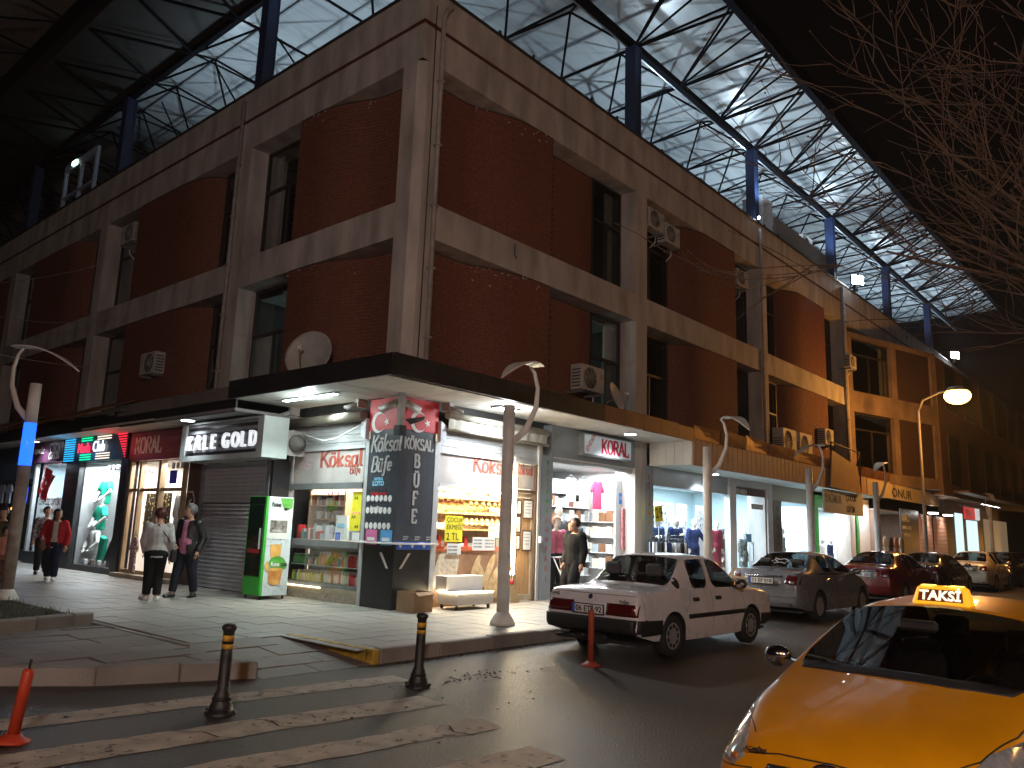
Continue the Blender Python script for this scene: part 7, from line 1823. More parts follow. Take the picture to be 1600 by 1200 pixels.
# ---- white boxy saloon at the corner -------------------------------------------------
def boxy():
    W = .81; zs = .86
    st = [station(-2.06, W-.03, .82, .03, .88, .70, .885, (.02, -.03, -.02, 0, .02, -.005, -.02), .34),
          station(-1.90, W, .86, .03, .905, .71, .92, sill=.30),
          station(-1.45, W, .87, .035, .915, .70, .94),
          station(-1.12, W, .88, .04, .92, .69, .95, (0, 0, 0, 0, 0, -.03, -.05)),
          station(-.62, W, .885, .05, 1.345, .59, 1.385),
          station(-.15, W, .88, .05, 1.36, .59, 1.405), station(.10, W, .88, .05, 1.36, .59, 1.405),
          station(.42, W, .875, .05, 1.33, .59, 1.375),
          station(1.02, W, .87, .05, .905, .68, .94, (0, 0, 0, -.05, 0, .04, .06)),
          station(1.45, W, .85, .04, .885, .68, .91), station(1.85, W-.01, .80, .035, .83, .68, .85, sill=.28),
          station(2.02, W-.03, .74, .03, .77, .68, .78, (-.02, .03, .02, 0, 0, .01, .02), .30)]
    glass = {}
    for j in (4, 5): glass[(3, j)] = 'rear_window'; glass[(7, j)] = 'windscreen'
    glass[(4, 3)] = 'side_window_b'; glass[(5, 3)] = 'body'; glass[(6, 3)] = 'side_window_a'
    st[5] = station(-.07, W, .88, .05, 1.36, .59, 1.405); st[6] = station(-.01, W, .88, .05, 1.36, .59, 1.405)
    return dict(st=st, W=W, glass=glass, rear=(-2.03, -2.10, -2.09), front=(2.02, 2.08, 2.06), crease={3: .75, 4: .8, 1: .3}, crease_st={0: .85, 1: .3, 3: .9, 4: .8, 7: .7, 8: .9, 11: .8}, wheels=(-1.18, 1.24), wr=.285, rim='holes', inset=dict(side_window_a=.022, side_window_b=.022, rear_window=.03, windscreen=.03), arch=1.18)
sp = boxy()
# the front side window reaches forward under the windscreen pillar
sp['glass'][(7, 3)] = 'side_window_a'
wp = paint_m('dusty_white_car_paint', (.74, .71, .73), .05)
cx, cy_ = .55, -4.52
hd = math.atan2(-.02, 1)
W_ = car('parked_car', 'boxy white saloon with black bumper parked at the corner kerb', 'car', (1.78, -4.56, -.045), rad(-1.0), sp, wp)
c = W_
for sd in '+-':
    s = 1 if sd == '+' else -1
    on_body(c, 'side_moulding', [(-.78, .50), (1.02, .50), (1.02, .56), (-.78, .56)], 'y'+sd, trim_b, .012, .08); on_body(c, 'sill_trim', [(-.85, .20), (.92, .20), (.92, .295), (-.85, .295)], 'y'+sd, trim_b, .008, .1)
    seam(c, 'door_line', [(-.04, .30), (-.04, .88)], 'y'+sd); seam(c, 'door_line', [(1.0, .30), (1.0, .62), (.95, .86)], 'y'+sd); seam(c, 'door_line', [(-.86, .58), (-.72, .72), (-.66, .88)], 'y'+sd); seam(c, 'boot_line', [(-1.95, .86), (-1.90, .50)], 'y'+sd)
    on_body(c, 'door_handle', [(-.62, .735), (-.46, .735), (-.46, .785), (-.62, .785)], 'y'+sd, trim_b, .02, .05, .02); on_body(c, 'door_handle', [(.06, .735), (.22, .735), (.22, .785), (.06, .785)], 'y'+sd, trim_b, .02, .05, .02)
    on_body(c, 'round_vent', [(-.97+.07*math.cos(k*.4488), 1.0+.085*math.sin(k*.4488)) for k in range(14)], 'y'+sd, trim_b, .006, .04)
    on_body(c, 'rear_bumper_corner', [(-2.2, .32), (-1.50, .34), (-1.52, .52), (-2.2, .54)], 'y'+sd, trim_b, .022, .05, .03)
    on_body(c, 'front_bumper_corner', [(1.60, .28), (2.2, .26), (2.2, .46), (1.58, .46)], 'y'+sd, trim_b, .018, .05, .03)
    seam(c, 'quarter_bar', [(-.50, .90), (-.56, 1.30)], 'y'+sd, .022)
    mirror(c, .72, .78, .95, trim_b, s)
on_body(c, 'rear_bumper', [(-.80, .30), (.80, .30), (.80, .54), (-.80, .54)], 'x-', trim_b, .05, .06, .08)
for s in (1, -1):
    on_body(c, 'tail_light', sorted([(s*.28, .575)]) + [] if False else ([(.28, .575), (.77, .575), (.77, .735), (.28, .735)] if s > 0 else [(-.77, .575), (-.28, .575), (-.28, .735), (-.77, .735)]), 'x-', lens_red, .012, .06, .02)
on_body(c, 'boot_panel', [(-.275, .56), (.275, .56), (.275, .725), (-.275, .725)], 'x-', wp, .004, .06)
plate(c, -2.135, .64, '06 ETS·92')
seam(c, 'boot_line', [(-.74, .84), (.74, .84)], 'x-', .006)
on_body(c, 'badge', [(.035*math.cos(k*.5236), .80+.035*math.sin(k*.5236)) for k in range(12)], 'x-', navy_c, .006, .05, .004)
for y, s, z in ((-.50, 'Doğan', .75), (.70, 'TOFAŞ', .79)):
    me = text_mesh(s, .055, .001, .001); me.materials.clear(); me.materials.append(black_ink); o = bpy.data.objects.new('lettering', me); COL.objects.link(o); o.parent = c['t']; o.matrix_basis = plane_matrix((-2.098, y, z), (0, -1, 0))
on_body(c, 'headlight', [(.48, .56), (.76, .56), (.76, .70), (.48, .70)], 'x+', lens_clear, .01, .05); on_body(c, 'headlight', [(-.76, .56), (-.48, .56), (-.48, .70), (-.76, .70)], 'x+', lens_clear, .01, .05); on_body(c, 'grille', [(-.46, .56), (.46, .56), (.46, .70), (-.46, .70)], 'x+', trim_b, .01, .06); on_body(c, 'front_bumper', [(-.8, .28), (.8, .28), (.8, .46), (-.8, .46)], 'x+', trim_b, .05, .06, .08)
m_ = MB(); m_.tube([(-2.12, .12, .27), (-1.6, .10, .27)], .028, 8); m_.lathe([(.09, 0), (.1, .3)], (-1.95, -.05, .24), 10, True, 0); m_.build('exhaust', trim_b, c['t'])
seats(c, (.35, -.55), .45, .78, .36)

# ---- rounded saloons ----------------------------------------------------------------
def round_saloon(L=4.45, W=.86, H=1.44, wb=2.6, zs=.90, nose=.62):
    r = -L/2; f = L/2; aw = r+.95; fw = aw+wb
    st = [station(r+.06, W-.10, .93, .06, .99, .62, 1.0, (.05, -.02, -.03, 0, .0, -.02, -.03), .30),
          station(r+.35, W-.02, .97, .06, 1.02, .66, 1.05, sill=.24), station(r+.72, W, .97, .07, 1.03, .64, 1.06, (0, 0, 0, 0, 0, -.03, -.05)),
          station(r+1.42, W, .96, .09, H-.075, .50, H-.02), station(r+1.95, W, .95, .09, H-.05, .53, H), station(r+2.02, W, .95, .09, H-.05, .53, H),
          station(r+2.62, W, .94, .09, H-.09, .52, H-.04), station(r+3.42, W, .92, .09, .98, .66, 1.0, (0, 0, 0, -.12, -.03, .08, .12)),
          station(f-.62, W-.01, .85, .10, .88, .60, .93, sill=.22), station(f-.22, W-.07, .74, .09, .77, .56, .82, (0, 0, 0, -.05, 0, .04, .06), .22), station(f-.08, W-.18, .62, .06, .64, .50, .66, (-.05, 0, 0, 0, .06, .10, .12), .24)]
    glass = {}
    for j in (4, 5): glass[(2, j)] = 'rear_window'; glass[(6, j)] = 'windscreen'
    glass[(3, 3)] = 'side_window_b'; glass[(5, 3)] = 'side_window_a'; glass[(6, 3)] = 'side_window_a'
    return dict(st=st, W=W, glass=glass, rear=(r+.03, r-.02, r-.0), front=(f+.02, f+.06, f+.05), crease={3: .3, 4: .35, 1: .1}, crease_st={2: .4, 0: .35, 7: .3}, wheels=(aw, fw), wr=.305, rim='spokes', inset=dict(side_window_a=.035, side_window_b=.03, rear_window=.04, windscreen=.04), L=L)
def saloon(label, loc, rz, col, plate_s=None, L=4.45, H=1.44, chrome_strip=False, sub=3, group='saloons parked along the kerb', light_col=None, detail=True):
    sp = round_saloon(L=L, H=H); p = paint_m('car_paint_'+label.split()[0]+label.split()[1], col, .1)
    c = car('parked_car', label, 'car', loc, rz, sp, p, group, sub=sub); r = -L/2; f = L/2
    for sd in '+-':
        s = 1 if sd == '+' else -1
        seam(c, 'door_line', [(r+1.99, .30), (r+1.99, .93)], 'y'+sd); seam(c, 'door_line', [(r+3.22, .30), (r+3.25, .6), (r+3.1, .90)], 'y'+sd); seam(c, 'door_line', [(r+1.30, .62), (r+1.42, .75), (r+1.3, .94)], 'y'+sd)
        for x in (r+1.45, r+2.2): on_body(c, 'door_handle', [(x, .80), (x+.2, .80), (x+.2, .845), (x, .845)], 'y'+sd, p, .022, .05, .02)
        if chrome_strip: seam(c, 'chrome_strip', [(r+1.1, .955), (r+3.2, .925)], 'y'+sd, .022, chrome, .004)
        on_body(c, 'side_moulding', [(r+1.3, .50), (r+3.1, .50), (r+3.1, .54), (r+1.3, .54)], 'y'+sd, p, .012, .08)
        mirror(c, r+3.0, W_['W'], 1.0, p, s)
        q = [(.46, .78), (.60, .74), (.84, .76), (.84, .90), (.52, .94)] if s > 0 else [(-.84, .76), (-.60, .74), (-.46, .78), (-.52, .94), (-.84, .90)]
        on_body(c, 'tail_light', q, 'x-', lens_red, .008, .05, .012); q2 = [(a*1, b) for a, b in ([(.56, .77), (.66, .765), (.66, .82), (.56, .82)] if s > 0 else [(-.66, .765), (-.56, .77), (-.56, .82), (-.66, .82)])]; on_body(c, 'reversing_light', q2, 'x-', lens_clear, .012, .05, .008)
        on_body(c, 'headlight', [(.46, .62), (.76, .64), (.74, .74), (.50, .72)] if s > 0 else [(-.76, .64), (-.46, .62), (-.50, .72), (-.74, .74)], 'x+', lens_clear, .008, .05)
    on_body(c, 'boot_recess', [(-.40, .73), (.40, .73), (.40, .89), (-.40, .89)], 'x-', M('silver_recess', (.4, .4, .42), rough=.3, metal=.5, var=.05), .004, .06, .004); on_body(c, 'boot_handle', [(-.42, .885), (.42, .885), (.42, .925), (-.42, .925)], 'x-', chrome, .014, .06, .016)
    seam(c, 'boot_line', [(-.55, 1.0), (-.46, .78), (-.44, .70), (.44, .70), (.46, .78), (.55, 1.0)], 'x-'); seam(c, 'bumper_line', [(-.80, .66), (.80, .66)], 'x-'); on_body(c, 'bumper_strip', [(-.70, .50), (.70, .50), (.70, .525), (-.70, .525)], 'x-', p, .012, .06); on_body(c, 'rear_valance', [(-.60, .30), (.60, .30), (.60, .36), (-.60, .36)], 'x-', trim_b, .006, .08)
    if plate_s: plate(c, r-.045, .81, plate_s)
    seats(c, (.1, -.75), .45, .55, .36)
    return c
grey_car = saloon('grey rounded saloon with chrome strip and card on its boot, second from the corner', (8.85, -4.0, -.04), rad(-.8), (.17, .175, .20), '71 EF 018', 4.45, 1.42, True)
c = grey_car
m_ = MB(); m_.hexa([(-1.95, .22, 1.02), (-2.22, .25, .80), (-2.22, .80, .80), (-1.95, .78, 1.0)], [(-1.93, .22, 1.035), (-2.235, .25, .81), (-2.235, .80, .81), (-1.93, .78, 1.015)])
T2 = thing('cardboard_sheet', 'flat brown cardboard leaning on the grey saloon boot beside its left tail light', 'cardboard', (8.85, -4.0, -.04), rad(-.8)); m_.build('sheet', cb, T2)
# marks written on the rear window
w2 = M('white_sticker', (.5, .5, .5), rough=.6, var=0)
for q in ([(-.18, 1.20), (-.05, 1.24), (.05, 1.22), (.18, 1.25)], [(-.15, 1.14), (-.02, 1.17), (.12, 1.15)], [(.05, 1.17), (.15, 1.22), (.2, 1.17)], [(-.2, 1.23), (-.12, 1.17)]): seam(c, 'window_sticker', q, 'x-', .016, w2, .004)
saloon('red saloon with glossy dark roof, third along the kerb', (15.0, -4.0, -.03), rad(-.5), (.13, .006, .007), '71 AK 305', 4.3, 1.43, False, 2)
saloon('dark brown saloon between the red and the cream car', (20.1, -3.95, -.03), 0, (.035, .02, .016), '71 HT 442', 4.3, 1.40, False, 2)
saloon('cream white saloon, fifth along the kerb', (26.4, -4.1, -.03), 0, (.52, .46, .38), '06 BV 77', 4.5, 1.45, False, 2)
saloon('black saloon behind the cream one near the far shops', (31.8, -4.0, -.03), 0, (.02, .018, .017), '71 DN 190', 4.4, 1.43, False, 2)
saloon('dark maroon saloon farthest along the kerb', (37.2, -4.0, -.03), 0, (.06, .012, .012), '71 KC 81', 4.4, 1.43, False, 2)
saloon('black saloon standing beside the cream one across its lane', (29.0, -6.6, -.1), 0, (.02, .016, .015), '34 GM 65', 4.4, 1.43, False, 2)

# ---- yellow taxi, front towards the camera ----------------------------------------------
def taxi_spec():
    W = .845; H = 1.47; L = 4.28; r = -L/2; f = L/2
    st = [station(r+.06, W-.08, .98, .06, 1.04, .62, 1.06, (.05, -.02, -.03, 0, 0, -.02, -.03), .30), station(r+.32, W-.01, 1.0, .06, 1.06, .66, 1.08, sill=.24), station(r+.62, W, 1.0, .07, 1.07, .64, 1.10, (0, 0, 0, 0, 0, -.03, -.05)),
          station(r+1.25, W, .99, .09, H-.07, .53, H-.02), station(r+1.75, W, .98, .09, H-.05, .56, H), station(r+1.82, W, .98, .09, H-.05, .56, H), station(r+2.45, W, .97, .09, H-.09, .57, H-.035),
          station(f-1.02, W, .92, .085, 1.00, .735, 1.045, (0, 0, 0, .02, -.02, .10, .14)),
          station(f-.62, W-.005, .88, .10, .945, .62, .985, (0, 0, 0, 0, 0, .02, .03), .22), station(f-.26, W-.05, .78, .12, .835, .56, .875, (0, .02, .02, -.05, 0, .03, .05), .22), station(f-.10, W-.15, .64, .10, .695, .46, .725, (-.05, .02, .03, 0, .06, .09, .11), .22)]
    glass = {}
    for j in (4, 5): glass[(2, j)] = 'rear_window'; glass[(6, j)] = 'windscreen'
    glass[(3, 3)] = 'side_window_b'; glass[(5, 3)] = 'side_window_a'; glass[(6, 3)] = 'side_window_a'
    return dict(st=st, W=W, glass=glass, rear=(r+.03, r-.02, r), front=(f+.02, f+.05, f+.05), crease={3: .45, 4: .4, 1: .1}, crease_st={2: .4, 0: .35, 7: .25, 10: .3}, wheels=(r+.85, f-.84), wr=.30, rim='spokes', inset=dict(side_window_a=.04, side_window_b=.03, rear_window=.04, windscreen=.03))
ty = M('yellow_taxi_paint', (.66, .27, .002), rough=.34, coat=.45, var=.16, nscale=2.2, detail=6)
TAXI_X, TAXI_Y, TAXI_Z = -3.14, -9.69, -.214
tx = car('taxi', 'yellow taxi with glowing roof sign facing the camera', 'taxi', (TAXI_X, TAXI_Y, TAXI_Z), math.pi-rad(3.3), taxi_spec(), ty)
c = tx; f = 4.28/2; t = tx['t']
for s in (1, -1):
    sd = '+' if s > 0 else '-'
    pts = [(f-.64, .705, .865), (f-.50, .775, .79), (f-.36, .81, .70), (f-.22, .75, .60), (f-.08, .58, .578), (f-.09, .50, .63), (f-.20, .52, .725), (f-.40, .60, .82)]
    on_body3(c, 'headlight', [(a, b*s, z_) for a, b, z_ in pts], (-.72, -.62*s, -.30), lens_clear, .005, .035, .012)
    on_body3(c, 'headlamp_reflector', [(f-.24+.055*math.cos(k*.5236), (.66+.05*math.cos(k*.5236)*.7)*s, .675+.05*math.sin(k*.5236)) for k in range(12)], (-.72, -.62*s, -.30), chrome, .009, .03, .003)
    on_body(c, 'indicator', [(s*.60-.03, .615), (s*.60+.03, .615), (s*.60+.03, .645), (s*.60-.03, .645)], 'x+', lens_amber, .01, .03, .006)
    seam(c, 'bonnet_line', [(f-.16, s*.50), (f-.30, s*.60), (f-.62, s*.69), (f-1.05, s*.735)], 'z+', .007)
    seam(c, 'bumper_line', [(s*.46, .60), (s*.62, .575), (s*.80, .56)], 'x+', .007)
    seam(c, 'door_line', [(f-1.12, .30), (f-1.10, .6), (f-1.2, .9)], 'y'+sd); seam(c, 'door_line', [(-.35, .30), (-.35, .95)], 'y'+sd)
    for x in (-.85, .05): on_body(c, 'door_handle', [(x, .82), (x+.2, .82), (x+.2, .865), (x, .865)], 'y'+sd, ty, .022, .05, .02)
    mirror(c, f-1.26, .80, 1.03, chrome, s)
    m_ = MB(); m_.tube([(f-.98, s*.1, 1.055), (f-1.03, s*.1-.35, 1.068)], .012, 5); m_.tube([(f-.98, s*.1+.05, 1.055), (f-1.08, s*.1-.5, 1.085)], .008, 5); m_.build('wiper', trim_b, t)
seam(c, 'bonnet_line', [(-.50, .665), (-.3, .70), (0, .712), (.3, .70), (.50, .665)], 'x+', .007)
on_body(c, 'grille', [(-.40, .555), (.40, .555), (.36, .645), (.15, .66), (-.15, .66), (-.36, .645)], 'x+', trim_b, .006, .04, .012)
for k in range(3): on_body(c, 'grille_bar', [(-.36, .575+k*.026), (.36, .575+k*.026), (.36, .583+k*.026), (-.36, .583+k*.026)], 'x+', chrome, .014, .06, .01)
n = 20
m_ = MB(); gx = f+.048; m_.tube([(gx, .085*math.cos(2*math.pi*k/n), .672+.045*math.sin(2*math.pi*k/n)) for k in range(n+1)], .008, 6); m_.tube([(gx, .035, .642), (gx, .02, .70)], .007, 5); m_.tube([(gx, -.03, .645), (gx, -.045, .70)], .007, 5); m_.tube([(gx, .03, .668), (gx, -.035, .676)], .007, 5); m_.build('badge', chrome, t)
on_body(c, 'air_intake', [(-.55, .30), (.55, .30), (.5, .42), (-.5, .42)], 'x+', trim_b, .006, .06, .012); plate(c, f+.075, .475, '71 T 0128', False)
for k, (y, s_) in enumerate(((-.47, 'ADMİRE'),)):
    me = text_mesh(s_, .034, .001, .001); me.materials.clear(); me.materials.append(black_ink); o = bpy.data.objects.new('lettering', me); COL.objects.link(o); o.parent = t; o.matrix_basis = plane_matrix((f-.02, -.50, .690), (0, 1, 0), (-.6, 0, .8))
on_body(c, 'cowl', [(f-1.09, -.64), (f-.99, -.60), (f-.90, -.3), (f-.88, 0), (f-.90, .3), (f-.99, .60), (f-1.09, .64), (f-.99, .3), (f-.97, 0), (f-.99, -.3)], 'z+', trim_b, .006, .05, .006)
seats(c, (.1, -.75), .45, .55, .36)
m_ = MB(); m_.box(f-1.42, f-1.36, -.12, .12, 1.28, 1.35); m_.build('inner_mirror', trim_b, t, bevel=.02); bx('card', lambda x, y, z: Vector((x, y, z)), paper, t, (f-1.46, f-1.455, -.08, .02, 1.29, 1.33))
bx('papers', lambda x, y, z: Vector((x, y, z)), paper, t, (f-1.30, f-1.12, .30, .52, .875, .88))
# roof sign
xs_ = f-1.93; zt = 1.445
amb = M('taxi_sign_amber', (.6, .3, .02), rough=.3, emit=(1, .40, .02), es=.85, var=0); amb_hot = glow('taxi_sign_hot', (1, .70, .15), 2.6)
m_ = MB(); m_.hexa([(xs_-.07, -.19, zt-.02), (xs_+.08, -.19, zt-.03), (xs_+.08, .19, zt-.03), (xs_-.07, .19, zt-.02)], [(xs_-.05, -.155, zt+.105), (xs_+.03, -.155, zt+.105), (xs_+.03, .155, zt+.105), (xs_-.05, .155, zt+.105)]); sg = m_.build('roof_sign', amb, t, bevel=.018)
up = Vector((-.05, 0, .135)).normalized()
def SGN(y, h, o=.0): p = Vector((xs_+.08, y, zt-.03))+up*h+Vector((up.z, 0, -up.x))*o; return tuple(p)
m_ = MB(); m_.hexa([SGN(-.145, .032, .002), SGN(.145, .032, .002), SGN(.135, .116, .002), SGN(-.135, .116, .002)], [SGN(-.145, .032, .006), SGN(.145, .032, .006), SGN(.135, .116, .006), SGN(-.135, .116, .006)]); m_.build('sign_face', M('sign_brown_face', (.06, .015, .006), emit=(.25, .04, .005), es=.25, var=0), sg)
me = text_mesh('TAKSİ', .094, .001, .003, 0, 1.0, 'CENTER'); me.materials.clear(); me.materials.append(glow('sign_lettering', (1, .85, .55), 1.4)); o = bpy.data.objects.new('lettering', me); COL.objects.link(o); o.parent = sg; o.matrix_basis = plane_matrix(SGN(0, .042, .0075), (0, 1, 0), up)
for y in (-.09, .09):
    m_ = MB(); m_.box(xs_-.045, xs_+.025, y-.04, y+.04, zt+.1055, zt+.109); m_.build('hot_spot', amb_hot, sg)
lamp('taxi_sign_light', 'POINT', Vector((TAXI_X, TAXI_Y, TAXI_Z))+Vector((-(xs_-.22), 0, zt+.12)), 2.2, (1, .55, .1), .06)
# ================================================================== STREET FURNITURE
lamp_white = M('white_lamp_post', (.70, .66, .62), rough=.45, var=.15, nscale=4)
lamp_dirty = M('stained_pole', (.33, .27, .23), rough=.6, var=.3, nscale=5)
def deco_lamp(label, x, y, face, z0=PZ, scale=1., blue=False, lean=0, grp='white blade lamps along the pavements', turn=0):
    t = thing('street_lamp', label, 'street lamp', (x, y, z0), face, grp); t.rotation_euler = (lean*math.cos(face+1.57), lean, face) if lean else (0, 0, face)
    m_ = MB(); m_.lathe([(.20, 0), (.19, .06), (.13, .16), (.105, .20)], (0, 0, 0), 18); m_.build('base', lamp_white, t)
    if blue:
        m_ = MB(); m_.lathe([(.10, .20), (.098, 2.28)], (0, 0, 0), 18); m_.build('pole', lamp_dirty, t)
        bl = M('blue_light_sleeve', (.01, .03, .5), rough=.3, emit=(.012, .10, 1.0), es=2.2, var=0); m_ = MB(); m_.lathe([(.102, 2.281), (.10, 3.02)], (0, 0, 0), 18); m_.build('light_sleeve', bl, t)
        m_ = MB(); m_.lathe([(.098, 3.021), (.095, 3.72)], (0, 0, 0), 18); m_.build('pole_top', lamp_white, t)
    else:
        m_ = MB(); m_.lathe([(.10, .20), (.098, 2.6), (.095, 3.5)], (0, 0, 0), 18); m_.build('pole', lamp_white, t)
    zt = 3.7 if blue else 3.5
    # sweeping arm and long blade
    pts = [(.06, 0, zt-.62), (.28, 0, zt-.40), (.44, 0, zt-.02), (.46, 0, zt+.30), (.40, 0, zt+.56), (.32, 0, zt+.66)]
    m_ = MB(); m_.tube(pts, [.06, .055, .045, .036, .03, .022], 8, flat=.6); m_.build('arm', lamp_white, t)
    m_ = MB(); n = 10; top, bot, lo = [], [], []
    for i in range(n+1):
        s = i/n; xx = .50-1.25*s; w = .16*math.sin(math.pi*min(1, .18+s*.82))**.8+.004; zz = zt+.66+.06*math.sin(s*2.6)-.42*s*s
        top.append((xx, zz+.03*(1-s))); bot.append(w)
    ct_, st_ = math.cos(turn), math.sin(turn); m_.fr = lambda x, y, z: Vector((.45+(x-.45)*ct_-y*st_, (x-.45)*st_+y*ct_, z))
    for i in range(n):
        (x0, z0_), (x1, z1_) = top[i], top[i+1]; w0, w1 = bot[i], bot[i+1]
        m_.hexa([(x0, -w0, z0_-.022), (x1, -w1, z1_-.022), (x1, w1, z1_-.022), (x0, w0, z0_-.022)], [(x0, -w0*.9, z0_), (x1, -w1*.9, z1_), (x1, w1*.9, z1_), (x0, w0*.9, z0_)])
    m_.build('blade', lamp_white, t); return t
deco_lamp('white blade lamp post in front of the bread window', .10, -2.56, rad(-50), turn=rad(62))
deco_lamp('white blade lamp post in front of the dress shop window, second from the corner', 7.0, -2.56, rad(-50), turn=rad(100))
deco_lamp('white blade lamp post before the white framed glass door, third from the corner', 13.2, -2.56, rad(-40), turn=rad(20))
deco_lamp('white blade lamp post under the projecting white sign, fourth from the corner', 19.25, -2.56, rad(-30), turn=rad(30))
deco_lamp('white blade lamp post among the farthest shops', 38, -2.56, rad(30))
deco_lamp('tall lamp post with a glowing blue sleeve in the planting bed', -4.78, 4.30, rad(128), .17, blue=True, lean=0)
# bollards
bol_b = M('black_bollard_paint', (.02, .02, .021), rough=.45, var=.5, nscale=9, bump=.3); bol_y = M('scuffed_yellow_band', (.55, .30, .03), rough=.5, var=.4, nscale=12)
def bollard(label, x, y, lx, ly):
    t = thing('bollard', label, 'bollard', (x, y, rz(y)), 0, 'black cast bollards on the crossing'); t.rotation_euler = (lx, ly, rnd.uniform(0, 1))
    m_ = MB(); m_.lathe([(.135, -.02), (.135, .02), (.11, .03), (.095, .07), (.075, .12), (.068, .17), (.052, .20), (.050, .50), (.05, .56)], (0, 0, 0), 18); m_.build('post', bol_b, t)
    m_ = MB(); m_.lathe([(.0505, .545), (.0505, .585)], (0, 0, 0), 18); m_.build('band', bol_y, t); m_ = MB(); m_.lathe([(.0505, .61), (.0505, .66)], (0, 0, 0), 18); m_.build('band', bol_y, t)
    m_ = MB(); m_.lathe([(.0485, .56), (.0485, .69), (.056, .70), (.064, .715), (.064, .735), (.045, .755), (.0, .762)], (0, 0, 0), 18); m_.build('cap', bol_b, t)
    for k in range(4):
        a = k*math.pi/2+.4; m_ = MB(); m_.lathe([(.016, .02), (.016, .04), (0, .042)], (.125*math.cos(a), .125*math.sin(a), 0), 6); m_.build('bolt', bol_b, t)
    m_ = MB(); m_.lathe([(.080, .115), (.086, .13), (.080, .145)], (0, 0, 0), 18); m_.build('collar', bol_b, t)
bollard('black bollard with worn yellow bands on the first zebra stripe, nearer the island', -5.73, -4.46, .0, .02)
bollard('black bollard with torn yellow tape at the right end of the first zebra stripe', -3.56, -4.62, .03, -.01)
flex = M('orange_red_plastic', (.50, .055, .02), rough=.45, var=.15, nscale=5); flex_b = M('faded_red_plastic', (.36, .06, .03), rough=.6, var=.2)
def flexpost(label, x, y, m1, h=.74, lean=(0, 0)):
    t = thing('traffic_post', label, 'traffic post', (x, y, rz(y)), 0, 'plastic traffic posts'); t.rotation_euler = (lean[0], lean[1], 0)
    m_ = MB(); m_.lathe([(.13, 0), (.125, .02), (.08, .035), (.055, .06)], (0, 0, 0), 18); m_.build('foot', m1, t)
    m_ = MB(); m_.lathe([(.042, .05), (.040, h-.04), (.034, h-.01), (.0, h)], (0, 0, 0), 16); m_.build('tube', m1, t)
    m_ = MB(); m_.tube([(0, -.012, h-.02), (0, -.012, h+.06), (0, .012, h+.06), (0, .012, h-.02)], .006, 5); m_.build('loop', trim_b, t)
    return t
flexpost('red plastic post behind the white boxy car', -.91, -4.98, flex_b, .70)
flexpost('orange plastic post at the left edge by the island kerb', -7.31, -4.32, flex, .52, (0.02, .10))
# grit and scraps in the gutter and round the bollards
gm_ = M('gutter_grit', (.05, .04, .03), rough=.9, var=.5); gq = MB()
for i in range(520):
    if i % 3: x = rnd.uniform(-3.1, 9); y = -3.50-abs(rnd.gauss(0, .10))
    elif i % 2: x = rnd.gauss(-2.8, .5); y = rnd.gauss(-4.62, .10)
    else: x = rnd.uniform(-11, 2); y = rnd.uniform(-9, -3.8)
    r = rnd.uniform(.006, .022); a = rnd.uniform(0, 6.3); z = rz(y)+.006
    gq.hexa([(x+r*math.cos(a+t*2.1), y+r*math.sin(a+t*2.1)*.6, z) for t in range(3)], [(x+r*.7*math.cos(a+t*2.1), y+r*.7*math.sin(a+t*2.1)*.6, z+r*.5) for t in range(3)])
tag(gq.build('grit', gm_, merge=False), kind='stuff')
# tall sodium street light and the two floodlights
T2 = thing('street_light', 'tall pole street light glowing sodium orange', 'street light', (25.2, -2.6, 0))
m_ = MB(); m_.tube([(0, 0, 0), (0, 0, 3.5), (0.0, 0, 7.0)], [.075, .06, .045], 12); m_.build('pole', M('grey_pole', (.14, .13, .12), rough=.5, var=.1), T2)
m_ = MB(); m_.tube([(0, 0, 6.95), (-.05, -.2, 7.35), (-.4, -.9, 7.55), (-.6, -1.3, 7.56)], [.05, .045, .04, .04], 8); m_.build('arm', M('grey_pole'), T2)
m_ = MB(); m_.ball((-.75, -1.6, 7.52), .45, 18, 12, (1, .9, .35)); m_.build('lamp_head', M('grey_pole'), T2)
m_ = MB(); m_.ball((-.75, -1.6, 7.30), .52, 18, 12, (1, .9, .62)); m_.build('lamp_bowl', glow('sodium_bowl', (1, .52, .09), 14), T2)
lamp('sodium_light', 'POINT', (24.45, -4.3, 6.75), 800, SODIUM, .3)
for k, (x, y, z, lab) in enumerate(((26.2, -.14, 13.2, 'nearer white floodlight on the parapet'), (44.0, -.20, 13.1, 'farther white floodlight beyond the orange street light'))):
    T2 = thing('floodlight', lab, 'floodlight', (x, y, z), 0, 'floodlights on the parapet')
    m_ = MB(); m_.box(-.30, .30, -.06, .08, -.22, .22); m_.build('housing', trim_b, T2, bevel=.02); m_ = MB(); m_.box(-.05, .05, .0, .2, -.5, -.172); m_.build('bracket', trim_b, T2)
    m_ = MB(); m_.box(-.28, .28, -.075, -.061, -.20, .20); m_.build('lamp_glass', glow('flood_glass', (.88, .95, 1), 90), T2)
    T2.rotation_euler = (0, 0, rad(-35)); lamp('flood_beam', 'SPOT', (x-.1, y-.2, z), 200, WHITE, .15, (x-6, y-12, 0), spot=rad(75))
T2 = thing('spot_lamp', 'small bright spot lamp at the foot of a blue roof column', 'spot lamp', (15.95, -.04, 12.72)); m_ = MB(); m_.ball((0, -.03, .08), .05, 10, 6); m_.build('bulb', glow('spot_glow', (.9, .97, 1), 60), T2); m_ = MB(); m_.box(-.05, .05, -.03, .04, -.02, .03); m_.build('clip', trim_b, T2)
